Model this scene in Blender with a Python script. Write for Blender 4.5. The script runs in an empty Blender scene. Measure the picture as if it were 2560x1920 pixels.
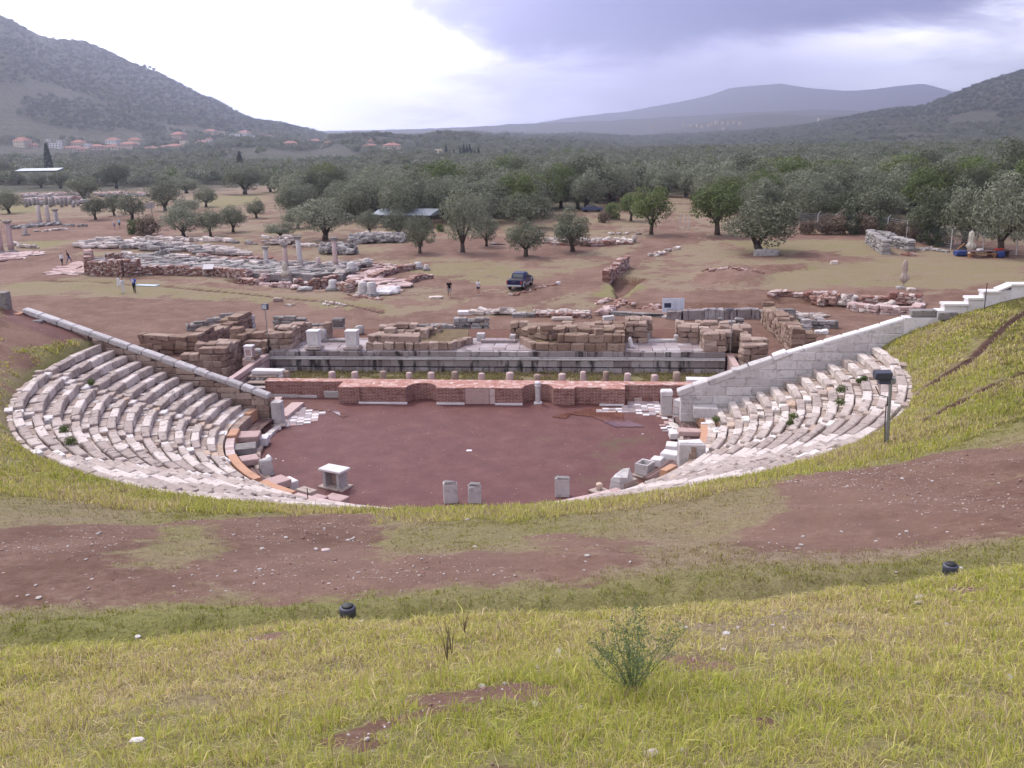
import bpy, bmesh, math, random
import numpy as np
from mathutils import Matrix, Vector
rng = np.random.default_rng(7); random.seed(7)
SC = bpy.context.scene
COL = SC.collection

# ------------------------------------------------------------------ camera
F = 2356.0; PIT = .2672; ROLL = -.0188
CAM = np.array([2.54, -50.86, 17.0])
cd = bpy.data.cameras.new('camera'); cam = bpy.data.objects.new('camera', cd); COL.objects.link(cam)
cd.sensor_width = 36; cd.lens = F * 36 / 2560; cd.clip_start = .1; cd.clip_end = 60000
_c, _s = math.cos(ROLL), math.sin(ROLL)
R0 = Vector((1, 0, 0)); U0 = Vector((0, math.sin(PIT), math.cos(PIT))); F0 = Vector((0, math.cos(PIT), -math.sin(PIT)))
rt = R0 * _c + U0 * _s; up = U0 * _c - R0 * _s
m = Matrix((rt, up, -F0)).transposed().to_4x4(); m.translation = Vector(CAM); cam.matrix_world = m
SC.camera = cam
SC.view_settings.view_transform = 'Standard'; SC.view_settings.look = 'None'
SC.view_settings.exposure = 0.34; SC.view_settings.gamma = 1
SC.cycles.max_bounces = 6; SC.cycles.diffuse_bounces = 2; SC.cycles.glossy_bounces = 2
SC.cycles.volume_bounces = 0; SC.cycles.transparent_max_bounces = 12

def ray(px, py):
    x = (px - 1280) / F; y = -(py - 960) / F
    x, y = _c * x - _s * y, _s * x + _c * y
    return np.array([x, math.cos(PIT) + y * math.sin(PIT), -math.sin(PIT) + y * math.cos(PIT)])
def G(px, py, z=0.):
    d = ray(px, py); return CAM + d * ((z - CAM[2]) / d[2])
def V(px, py, a, b):
    a = np.array(a, float); b = np.array(b, float); n = np.array([-(b - a)[1], (b - a)[0]]); d = ray(px, py)
    return CAM + d * (((a - CAM[:2]) @ n) / (d[:2] @ n))
def Q(px, py, Y):
    d = ray(px, py); return CAM + d * ((Y - CAM[1]) / d[1])
C_, S_ = .9955, .0949
ROT = -math.atan2(S_, C_)
def uv(p): return np.array([C_ * p[0] - S_ * p[1], S_ * p[0] + C_ * p[1], p[2] if len(p) > 2 else 0])
def T(u, v, z=0.): return np.array([C_ * u + S_ * v, -S_ * u + C_ * v, z])
def PV(px, py, v): return uv(V(px, py, T(0, v)[:2], T(1, v)[:2]))
def PG(px, py, z=0.): return uv(G(px, py, z))

# ------------------------------------------------------------------ node helper
class NT:
    def __init__(s, tree): s.t = tree; tree.nodes.clear()
    def n(s, typ, **kw):
        nd = s.t.nodes.new(typ)
        for k, v in kw.items():
            if k == 'ins':
                for a, b in v.items():
                    if isinstance(b, bpy.types.NodeSocket): s.t.links.new(b, nd.inputs[a])
                    else:
                        sk = nd.inputs[a]; sk.default_value = (*b, 1) if (isinstance(b, tuple) and len(b) == 3 and sk.type == 'RGBA') else b
            else: setattr(nd, k, v)
        return nd
    def L(s, a, b): s.t.links.new(a, b)
    def noise(s, vec, scale, detail=4, rough=.55, dist=0):
        return s.n('ShaderNodeTexNoise', ins={'Vector': vec, 'Scale': scale, 'Detail': detail, 'Roughness': rough, 'Distortion': dist}).outputs['Fac']
    def ramp(s, fac, stops, interp='LINEAR'):
        r = s.n('ShaderNodeValToRGB', ins={'Fac': fac}); cr = r.color_ramp; cr.interpolation = interp
        while len(cr.elements) < len(stops): cr.elements.new(.5)
        for e, (p, c) in zip(cr.elements, stops):
            e.position = p; e.color = (c, c, c, 1) if isinstance(c, (int, float)) else (*c, 1)
        return r.outputs['Color']
    def mix(s, fac, a, b, mode='MIX'):
        m = s.n('ShaderNodeMix', data_type='RGBA', blend_type=mode)
        for i, v in ((0, fac), (6, a), (7, b)):
            if isinstance(v, bpy.types.NodeSocket): s.L(v, m.inputs[i])
            elif isinstance(v, (tuple, list)): m.inputs[i].default_value = (*v, 1) if len(v) == 3 else v
            else: m.inputs[i].default_value = v
        return m.outputs[2]
    def math(s, op, a, b=0., c=None, clamp=False):
        m = s.n('ShaderNodeMath', operation=op, use_clamp=clamp)
        for i, v in enumerate((a, b, c)):
            if v is None: continue
            if isinstance(v, bpy.types.NodeSocket): s.L(v, m.inputs[i])
            else: m.inputs[i].default_value = v
        return m.outputs[0]
    def sstep(s, v, a, b):
        r = s.n('ShaderNodeMapRange', interpolation_type='SMOOTHSTEP', ins={0: v, 1: a, 2: b, 3: 0., 4: 1.}); return r.outputs[0]

# ------------------------------------------------------------------ world: overcast sky with a violet rain cloud
SUN_EL, SUN_AZ = math.radians(52), math.radians(-35)      # azimuth from +Y towards +X
W = bpy.data.worlds.new('World'); SC.world = W; W.use_nodes = True
w = NT(W.node_tree)
tc = w.n('ShaderNodeTexCoord').outputs['Generated']
sky = w.n('ShaderNodeTexSky', sky_type='NISHITA', sun_disc=False); sky.sun_elevation = SUN_EL; sky.sun_rotation = SUN_AZ
sx = w.n('ShaderNodeSeparateXYZ', ins={0: tc})
X, Y, Z = sx.outputs
az = w.math('ARCTAN2', X, Y)                      # 0 = +Y, + = right
el = w.math('ARCSINE', Z)
# flattened cloud coordinates
zc = w.math('ADD', w.math('MAXIMUM', Z, 0.), .12)
cv = w.n('ShaderNodeCombineXYZ', ins={0: w.math('DIVIDE', X, zc), 1: w.math('DIVIDE', Y, zc), 2: 0.}).outputs[0]
stretch = w.n('ShaderNodeCombineXYZ', ins={0: w.math('MULTIPLY', az, 1.), 1: w.math('MULTIPLY', el, 3.2), 2: 0.}).outputs[0]
n1 = w.noise(cv, 1.1, 6, .6); n2 = w.noise(stretch, 5.5, 7, .62, .4); n3 = w.noise(stretch, 2.2, 4, .5)
# lower edge of the dark cloud as a function of azimuth
azn = w.math('ADD', w.math('MULTIPLY', az, .8), .5, clamp=True)
edge = w.ramp(azn, [(0, .95), (.30, .60), (.38, .155 * 2), (.43, .104 * 2), (.505, .066 * 2), (.62, .052 * 2), (.70, .066 * 2), (.76, .078 * 2), (.88, .09 * 2), (1, .11 * 2)])
ed = w.math('MULTIPLY', edge, .5)
dd = w.math('SUBTRACT', el, ed)
dd = w.math('ADD', dd, w.math('MULTIPLY', w.math('SUBTRACT', n2, .5), .07))
dark = w.sstep(dd, -.012, .022)
soft = w.math('MULTIPLY', dark, w.ramp(azn, [(0, .0), (.33, .12), (.42, .72), (.55, .95), (.7, 1.), (1, 1.)]))
thin = w.ramp(w.math('ADD', n1, w.math('MULTIPLY', n3, .3)), [(.50, 1.), (.85, .94)])
soft = w.math('MULTIPLY', soft, thin)
soft = w.math('MULTIPLY', soft, w.ramp(w.math('MULTIPLY', el, .7), [(0, 1.), (.35, 1.), (.7, .35)]))
bright = w.ramp(w.math('ADD', azn, w.math('MULTIPLY', w.math('SUBTRACT', n2, .5), .18)), [(.10, (.9, .9, .95)), (.24, (2.6, 2.65, 3.2)), (.40, (2.1, 2.12, 2.6)), (.50, (1.15, 1.12, 1.5)), (.60, (.66, .64, .95)), (.70, (.80, .77, 1.05)), (.80, (1.6, 1.6, 1.9)), (.95, (1.0, 1.0, 1.05))])
low = w.mix(w.sstep(n2, .40, .64), bright, (.50, .47, .70))
low = w.mix(w.ramp(azn, [(.3, 1.), (.40, .75), (.55, .45), (1, .5)]), low, bright)
darkc = w.ramp(azn, [(.35, (.28, .27, .50)), (.5, (.12, .125, .32)), (.75, (.03, .045, .17)), (1, (.04, .05, .17))])
darkc = w.mix(w.math('MULTIPLY', w.sstep(n2, .35, .7), .4), darkc, (.15, .145, .34))
cc = w.mix(soft, low, darkc)
cc = w.mix(w.sstep(el, .62, 1.0), cc, (.50, .485, .58))
cc = w.n('ShaderNodeVectorMath', operation='SCALE', ins={0: cc, 'Scale': 17.}).outputs[0]
allc = w.mix(.93, sky.outputs[0], cc)
bg = w.n('ShaderNodeBackground', ins={'Color': allc, 'Strength': .1})
w.L(bg.outputs[0], w.n('ShaderNodeOutputWorld').inputs[0])

sd = bpy.data.lights.new('sun', 'SUN'); sd.energy = 2.1; sd.angle = math.radians(10); sd.color = (1, .93, .85)
sun = bpy.data.objects.new('sun', sd); COL.objects.link(sun)
sdir = Vector((math.sin(SUN_AZ) * math.cos(SUN_EL), math.cos(SUN_AZ) * math.cos(SUN_EL), math.sin(SUN_EL)))
sun.rotation_euler = sdir.to_track_quat('Z', 'Y').to_euler(); sun.location = (0, 0, 120)

# ------------------------------------------------------------------ object helpers
def tag(o, label=None, cat=None, group=None, kind=None):
    if label: o['label'] = label
    if cat: o['category'] = cat
    if group: o['group'] = group
    if kind: o['kind'] = kind
    return o
def empty(name, loc=(0, 0, 0), rz=0., label=None, cat=None, group=None):
    o = bpy.data.objects.new(name, None); COL.objects.link(o); o.location = loc; o.rotation_euler = (0, 0, rz)
    o.empty_display_size = .3
    return tag(o, label, cat, group)
def link_mesh(name, me, parent=None, loc=None, rz=None):
    o = bpy.data.objects.new(name, me); COL.objects.link(o)
    if parent is not None: o.parent = parent
    if loc is not None: o.location = loc
    if rz is not None: o.rotation_euler = (0, 0, rz)
    return o
def np_mesh(name, v, f, mat=None, smooth=False):
    """v (N,3); f a list of arrays of equal-length faces or list of tuples"""
    me = bpy.data.meshes.new(name)
    if isinstance(f, np.ndarray): f = [f]
    tot = sum(len(a) for a in f); loops = np.concatenate([np.asarray(a).ravel() for a in f]).astype(np.int32)
    cnt = np.concatenate([np.full(len(a), np.asarray(a).shape[1]) for a in f]).astype(np.int32)
    st = np.concatenate([[0], np.cumsum(cnt)[:-1]]).astype(np.int32)
    me.vertices.add(len(v)); me.vertices.foreach_set('co', np.asarray(v, np.float32).ravel())
    me.loops.add(len(loops)); me.loops.foreach_set('vertex_index', loops)
    me.polygons.add(tot); me.polygons.foreach_set('loop_start', st)
    if smooth: me.polygons.foreach_set('use_smooth', np.ones(tot, bool))
    me.update(calc_edges=True)
    if mat: me.materials.append(mat)
    return me
class MB:
    """collects pieces of one mesh"""
    def __init__(s): s.v = []; s.f = []; s.mi = []; s.n = 0; s.cur = 0
    def add(s, v, f):
        v = np.asarray(v, float); s.v.append(v); s.f += [tuple(i + s.n for i in a) for a in f]; s.mi += [s.cur] * len(f); s.n += len(v); return s
    def build(s, name, mat, parent=None, smooth=False, loc=None, rz=None, bevel=0):
        me = bpy.data.meshes.new(name); vv = np.concatenate(s.v)
        me.from_pydata(vv.tolist(), [], s.f)
        for mm in (mat if isinstance(mat, (list, tuple)) else [mat]): me.materials.append(mm)
        if any(s.mi): me.polygons.foreach_set('material_index', s.mi)
        if smooth: me.polygons.foreach_set('use_smooth', [True] * len(me.polygons))
        me.update()
        return link_mesh(name, me, parent, loc, rz)
# chamfered box template
def _cham():
    V = []; idx = {}
    for sx in (-1, 1):
        for sy in (-1, 1):
            for sz in (-1, 1):
                for ax in range(3): idx[(sx, sy, sz, ax)] = len(V); V.append((sx, sy, sz, ax))
    Fs = []
    for ax in range(3):
        o = [a for a in range(3) if a != ax]
        for s in (-1, 1):
            q = []
            for a, b in ((-1, -1), (1, -1), (1, 1), (-1, 1)):
                k = [0, 0, 0]; k[ax] = s; k[o[0]] = a; k[o[1]] = b; q.append(idx[(*k, ax)])
            flip = (s > 0) != (ax != 1)
            Fs.append(tuple(q[::-1] if flip else q))
    for ax in range(3):
        o = [a for a in range(3) if a != ax]
        for a in (-1, 1):
            for b in (-1, 1):
                k0 = [0, 0, 0]; k1 = [0, 0, 0]; k0[ax] = -1; k1[ax] = 1
                for k in (k0, k1): k[o[0]] = a; k[o[1]] = b
                q = (idx[(*k0, o[0])], idx[(*k1, o[0])], idx[(*k1, o[1])], idx[(*k0, o[1])])
                Fs.append(q)
    for sx in (-1, 1):
        for sy in (-1, 1):
            for sz in (-1, 1): Fs.append(tuple(idx[(sx, sy, sz, a)] for a in range(3)))
    # fix winding by outwardness
    P = np.array([[v[i] * (1 if v[3] == i else .8) for i in range(3)] for v in V]); out = []
    for f in Fs:
        a, b, c = P[f[0]], P[f[1]], P[f[2]]
        n = np.cross(b - a, c - a); out.append(f if n @ P[list(f)].mean(0) > 0 else f[::-1])
    return V, out
CV, CF = _cham()
CVa = np.array([v[:3] for v in CV], float); CAx = np.array([v[3] for v in CV])
def cbox(c, size, rz=0., ch=.02, jit=0., tilt=0.):
    """chamfered, slightly irregular block; centre c, full size"""
    h = np.array(size, float) / 2; ch = min(ch, h.min() * .7)
    P = CVa * (h - ch); P[np.arange(24), CAx] = CVa[np.arange(24), CAx] * h[CAx]
    if jit:
        cor = rng.normal(0, jit, (2, 2, 2, 3)); i = ((CVa + 1) / 2).astype(int); P = P + cor[i[:, 0], i[:, 1], i[:, 2]] + rng.normal(0, jit * .3, P.shape)
    if tilt:
        a, b = rng.normal(0, tilt, 2); P = P @ np.array(Matrix.Rotation(a, 3, 'X') @ Matrix.Rotation(b, 3, 'Y')).T
    cs, sn = math.cos(rz), math.sin(rz)
    P = np.stack([P[:, 0] * cs - P[:, 1] * sn, P[:, 0] * sn + P[:, 1] * cs, P[:, 2]], 1) + np.array(c)
    return P, CF
def lathe(prof, seg=16, c=(0, 0, 0), cap=True):
    """prof list of (r,z)"""
    v = []; f = []
    for r, z in prof:
        for k in range(seg):
            a = 2 * math.pi * k / seg; v.append((c[0] + r * math.cos(a), c[1] + r * math.sin(a), c[2] + z))
    for j in range(len(prof) - 1):
        for k in range(seg):
            a = j * seg + k; b = j * seg + (k + 1) % seg; f.append((a, b, b + seg, a + seg))
    if cap:
        f.append(tuple(range(seg))[::-1]); f.append(tuple((len(prof) - 1) * seg + k for k in range(seg)))
    return v, f
def tube(pts, rad, seg=8):
    pts = [np.array(p, float) for p in pts]; n = len(pts)
    if not hasattr(rad, '__len__'): rad = [rad] * n
    v = []; f = []
    for i, p in enumerate(pts):
        d = pts[min(i + 1, n - 1)] - pts[max(i - 1, 0)]; d /= np.linalg.norm(d) + 1e-9
        a = np.cross(d, (0, 0, 1) if abs(d[2]) < .9 else (1, 0, 0)); a /= np.linalg.norm(a); b = np.cross(d, a)
        for k in range(seg):
            t = 2 * math.pi * k / seg; v.append(p + rad[i] * (a * math.cos(t) + b * math.sin(t)))
    for j in range(n - 1):
        for k in range(seg):
            a = j * seg + k; b = j * seg + (k + 1) % seg; f.append((a, a + seg, b + seg, b))
    f.append(tuple(range(seg))); f.append(tuple((n - 1) * seg + k for k in range(seg))[::-1])
    return v, f
def prism(pts, z0, z1):
    """polygon footprint extruded; z1 may be a list"""
    n = len(pts); z1 = z1 if hasattr(z1, '__len__') else [z1] * n
    v = [(p[0], p[1], z0) for p in pts] + [(p[0], p[1], z) for p, z in zip(pts, z1)]
    ar = sum(pts[i][0] * pts[(i + 1) % n][1] - pts[(i + 1) % n][0] * pts[i][1] for i in range(n))
    f = [tuple(range(n))[::-1], tuple(range(n, 2 * n))] + [(i, (i + 1) % n, n + (i + 1) % n, n + i) for i in range(n)]
    if ar < 0: f = [a[::-1] for a in f]
    return v, f

# value noise on numpy arrays
_P = rng.random((256, 256))
def vnoise(x, y):
    xi = np.floor(x).astype(int); yi = np.floor(y).astype(int); fx = x - xi; fy = y - yi
    fx = fx * fx * (3 - 2 * fx); fy = fy * fy * (3 - 2 * fy)
    g = lambda i, j: _P[i & 255, j & 255]
    return (g(xi, yi) * (1 - fx) + g(xi + 1, yi) * fx) * (1 - fy) + (g(xi, yi + 1) * (1 - fx) + g(xi + 1, yi + 1) * fx) * fy
def fbm(x, y, o=4):
    x = np.asarray(x, float); y = np.asarray(y, float); s = 0; a = .5; t = 0
    for k in range(o): s = s + a * vnoise(x * 2 ** k + 17.3 * k, y * 2 ** k + 9.1 * k); t += a; a *= .5
    return s / t
def smooth(a, b, x):
    t = np.clip((x - a) / (b - a), 0, 1); return t * t * (3 - 2 * t)
# ------------------------------------------------------------------ materials
def newmat(name):
    m = bpy.data.materials.new(name); m.use_nodes = True; return m, NT(m.node_tree)
def finish(m, n, col, rough=.85, bump=None, bstr=.3, bdist=.02, spec=.25, metal=0., trans=None):
    b = n.n('ShaderNodeBsdfPrincipled', ins={'Base Color': col, 'Roughness': rough, 'Specular IOR Level': spec, 'Metallic': metal})
    if bump is not None:
        bp = n.n('ShaderNodeBump', ins={'Height': bump, 'Strength': bstr, 'Distance': bdist}); n.L(bp.outputs[0], b.inputs['Normal'])
    o = n.n('ShaderNodeOutputMaterial')
    if trans:
        tr = n.n('ShaderNodeBsdfTranslucent', ins={'Color': col}); mx = n.n('ShaderNodeMixShader', ins={0: trans, 1: b.outputs[0], 2: tr.outputs[0]}); n.L(mx.outputs[0], o.inputs[0])
    else: n.L(b.outputs[0], o.inputs[0])
    return m
def stone(name, cols, stain=(.05, .045, .045), amt=.5, scale=1., island=.5, bstr=.35, streak=False, spec=.2, tan=None, mossy=None):
    """cols: three tones; island: how far single blocks differ"""
    m, n = newmat(name)
    g = n.n('ShaderNodeNewGeometry'); pos = g.outputs['Position']; ri = g.outputs['Random Per Island']
    a = n.noise(pos, 1.3 * scale, 6, .6); b = n.noise(pos, 6 * scale, 6, .65); c = n.noise(pos, 22 * scale, 3, .6)
    t = n.math('ADD', n.math('MULTIPLY', a, .5), n.math('MULTIPLY', b, .5))
    t = n.math('ADD', n.math('MULTIPLY', t, 1 - island), n.math('MULTIPLY', ri, island))
    col = n.ramp(t, [(.25, cols[0]), (.5, cols[1]), (.75, cols[2])])
    if tan:
        col = n.mix(n.math('MULTIPLY', n.sstep(n.math('FRACT', n.math('MULTIPLY', ri, 7.31)), tan[1], tan[1] + .04), .85), col, tan[0])
    if streak:
        mp = n.n('ShaderNodeMapping', ins={0: pos}); mp.inputs['Scale'].default_value = (1.6, 1.6, .35); sn = n.noise(mp.outputs[0], 1.2, 5, .6)
    else: sn = n.noise(pos, 2.4 * scale, 7, .7, .6)
    st = n.math('MULTIPLY', n.sstep(sn, .52 if not streak else .5, .66), amt)
    col = n.mix(st, col, stain)
    pit = n.sstep(c, .60, .72); col = n.mix(n.math('MULTIPLY', pit, .45), col, stain)
    if mossy:
        nz = n.n('ShaderNodeSeparateXYZ', ins={0: g.outputs['Normal']}).outputs[2]
        mm = n.math('MULTIPLY', n.sstep(n.noise(pos, 1.1, 5, .6), .5, .62), n.sstep(nz, .5, .9)); col = n.mix(n.math('MULTIPLY', mm, mossy[1]), col, mossy[0])
    h = n.math('ADD', n.math('MULTIPLY', b, .7), n.math('MULTIPLY', c, .3))
    return finish(m, n, col, .9, h, bstr, .04, spec)
M = {}
M['marble'] = stone('weathered_marble', [(.34, .275, .25), (.55, .47, .43), (.76, .69, .65)], (.11, .095, .085), .8, 1.2, .42, .5, tan=((.50, .36, .28), .955))
M['foot'] = stone('footwell_marble', [(.38, .30, .26), (.52, .43, .385), (.78, .74, .72)], (.15, .12, .085), .8, 1.6, .65, .4, tan=((.56, .41, .31), .84))
M['newmarble'] = stone('new_white_marble', [(.66, .62, .63), (.73, .70, .71), (.80, .78, .79)], (.45, .41, .41), .4, .8, .4, .12)
M['greymarble'] = stone('grey_marble', [(.40, .365, .36), (.54, .505, .50), (.66, .635, .63)], (.17, .16, .16), .5, 1.3, .3, .35)
M['grey'] = stone('grey_limestone', [(.20, .18, .175), (.30, .275, .265), (.44, .41, .40)], (.05, .047, .045), .75, 1.3, .5, .6)
M['podium'] = stone('stained_podium_stone', [(.24, .20, .20), (.33, .29, .29), (.42, .38, .385)], (.035, .028, .028), .95, 1.1, .55, .4, streak=True)
M['poros'] = stone('tan_poros', [(.23, .155, .125), (.345, .25, .205), (.48, .375, .32)], (.11, .07, .055), .65, 1.5, .4, .9)
M['porosdark'] = stone('brown_poros', [(.20, .13, .10), (.30, .205, .16), (.42, .315, .26)], (.07, .04, .03), .6, 1.8, .4, 1., mossy=((.16, .13, .06), .5))
M['flag'] = stone('paving_slabs', [(.27, .21, .21), (.34, .28, .29), (.45, .40, .41)], (.13, .10, .10), .4, 1., .6, .2, spec=.45)
M['rosy'] = stone('rosy_limestone', [(.42, .29, .27), (.52, .38, .36), (.66, .55, .53)], (.26, .17, .15), .45, 1.5, .5, .4)
M['orange'] = stone('new_orange_limestone', [(.46, .26, .17), (.52, .30, .20), (.56, .34, .23)], (.36, .20, .13), .4, 1., .2, .1)
M['rubble'] = stone('rubble_stones', [(.26, .13, .105), (.38, .24, .20), (.55, .44, .41)], (.10, .05, .04), .5, 2., .7, .8)
M['pebble'] = stone('grey_pebble', [(.26, .22, .20), (.36, .32, .30), (.48, .44, .42)], (.16, .11, .09), .4, 6., .5, .3)
M['porcelain'] = stone('pale_concrete', [(.5, .47, .47), (.56, .53, .53), (.62, .6, .6)], (.35, .33, .33), .3, 1., .2, .1)

def brickmat():
    m, n = newmat('thin_roman_bricks'); g = n.n('ShaderNodeNewGeometry')
    uvn = n.n('ShaderNodeAttribute', attribute_name='wall'); v = uvn.outputs['Vector']
    wob = n.noise(v, 3., 3, .5); v2 = n.n('ShaderNodeVectorMath', operation='ADD', ins={0: v, 1: n.n('ShaderNodeCombineXYZ', ins={1: n.math('MULTIPLY', wob, .02)}).outputs[0]}).outputs[0]
    br = n.n('ShaderNodeTexBrick', ins={'Vector': v2, 'Scale': 1., 'Color1': (.20, .075, .06, 1), 'Color2': (.34, .175, .15, 1), 'Mortar': (.52, .37, .34, 1), 'Mortar Size': .016, 'Mortar Smooth': .2, 'Bias': -.1, 'Brick Width': .42, 'Row Height': .095})
    c = n.noise(v, 2.2, 6, .65); d = n.noise(v, 14, 4, .6)
    col = n.mix(n.math('MULTIPLY', n.sstep(c, .50, .64), .55), br.outputs['Color'], (.16, .055, .04))
    col = n.mix(n.math('MULTIPLY', n.sstep(d, .60, .72), .45), col, (.46, .31, .28))
    h = n.math('ADD', n.math('MULTIPLY', br.outputs['Fac'], -1.), n.math('MULTIPLY', d, .8))
    return finish(m, n, col, .9, h, .8, .03, .2)
M['brick'] = brickmat()
def bricktop():
    m, n = newmat('brick_wall_top'); g = n.n('ShaderNodeNewGeometry').outputs['Position']
    v = n.n('ShaderNodeTexVoronoi', ins={'Vector': g, 'Scale': 3.6}); vd = n.n('ShaderNodeTexVoronoi', feature='DISTANCE_TO_EDGE', ins={'Vector': g, 'Scale': 3.6})
    r = n.n('ShaderNodeSeparateColor', ins={0: v.outputs['Color']}).outputs[0]
    col = n.ramp(r, [(0, (.34, .15, .12)), (.5, (.42, .22, .175)), (.8, (.48, .30, .26)), (1, (.62, .48, .44))])
    col = n.mix(n.math('MULTIPLY', n.math('SUBTRACT', 1., n.sstep(vd.outputs['Distance'], .0, .05)), .6), col, (.60, .42, .37))
    no = n.noise(g, 9, 4, .6); col = n.mix(n.sstep(no, .5, .75), col, (.36, .15, .11))
    return finish(m, n, col, .85, no, .4, .03)
M['bricktop'] = bricktop()
def plain(name, c, rough=.6, metal=0., var=.15, spec=.4, scale=8.):
    m, n = newmat(name); p = n.n('ShaderNodeTexCoord').outputs['Object']; a = n.noise(p, scale, 4, .6)
    col = n.mix(a, tuple(x * (1 - var) for x in c), tuple(min(1, x * (1 + var)) for x in c))
    return finish(m, n, col, rough, a, .1, .01, spec, metal)
M['galv'] = plain('galvanised_steel', (.33, .34, .36), .5, .6)
M['darkmetal'] = plain('dark_lamp_housing', (.07, .075, .11), .5, 0., .2, .4)
M['lampglass'] = plain('lamp_glass', (.50, .53, .55), .12, 0., .05, .8)
M['cable'] = plain('black_cable', (.02, .02, .02), .6)
def woodmat():
    m, n = newmat('weathered_planks'); p = n.n('ShaderNodeNewGeometry'); a = n.noise(p.outputs['Position'], 7, 5, .6)
    t = n.math('ADD', n.math('MULTIPLY', a, .5), n.math('MULTIPLY', p.outputs['Random Per Island'], .5))
    return finish(m, n, n.ramp(t, [(.25, (.115, .065, .06)), (.75, (.235, .155, .145))]), .8, a, .3, .01)
M['wood'] = woodmat()

# ---- leaves: colour from instance random
def leafmat(name, a, b, c, trans=.25):
    m, n = newmat(name); g = n.n('ShaderNodeNewGeometry'); oi = n.n('ShaderNodeObjectInfo').outputs['Random']
    p = n.n('ShaderNodeTexCoord').outputs['Object']; no = n.noise(p, .9, 3, .5)
    t = n.math('ADD', n.math('MULTIPLY', g.outputs['Random Per Island'], .45), n.math('ADD', n.math('MULTIPLY', oi, .25), n.math('MULTIPLY', no, .3)))
    col = n.ramp(t, [(.15, a), (.5, b), (.85, c)])
    return finish(m, n, col, .65, None, spec=.25, trans=trans)
M['olive'] = leafmat('olive_leaves', (.09, .10, .06), (.185, .20, .13), (.35, .37, .275))
M['green'] = leafmat('broad_green_leaves', (.075, .10, .03), (.12, .16, .05), (.20, .24, .085))
M['darkleaf'] = leafmat('dark_leaves', (.06, .07, .04), (.10, .115, .065), (.16, .18, .105))
M['cypress'] = leafmat('cypress_leaves', (.02, .03, .02), (.035, .05, .032), (.055, .07, .045), .1)
M['weed'] = leafmat('weed_leaves', (.13, .18, .08), (.20, .26, .12), (.28, .34, .18), .35)
M['thorn'] = leafmat('dry_brush', (.10, .07, .05), (.17, .125, .09), (.26, .2, .14))
def barkmat():
    m, n = newmat('olive_bark'); p = n.n('ShaderNodeTexCoord').outputs['Object']; a = n.noise(p, 6, 6, .7)
    return finish(m, n, n.ramp(a, [(.3, (.045, .033, .026)), (.7, (.12, .092, .072))]), .95, a, .8, .04)
M['bark'] = barkmat()

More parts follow.
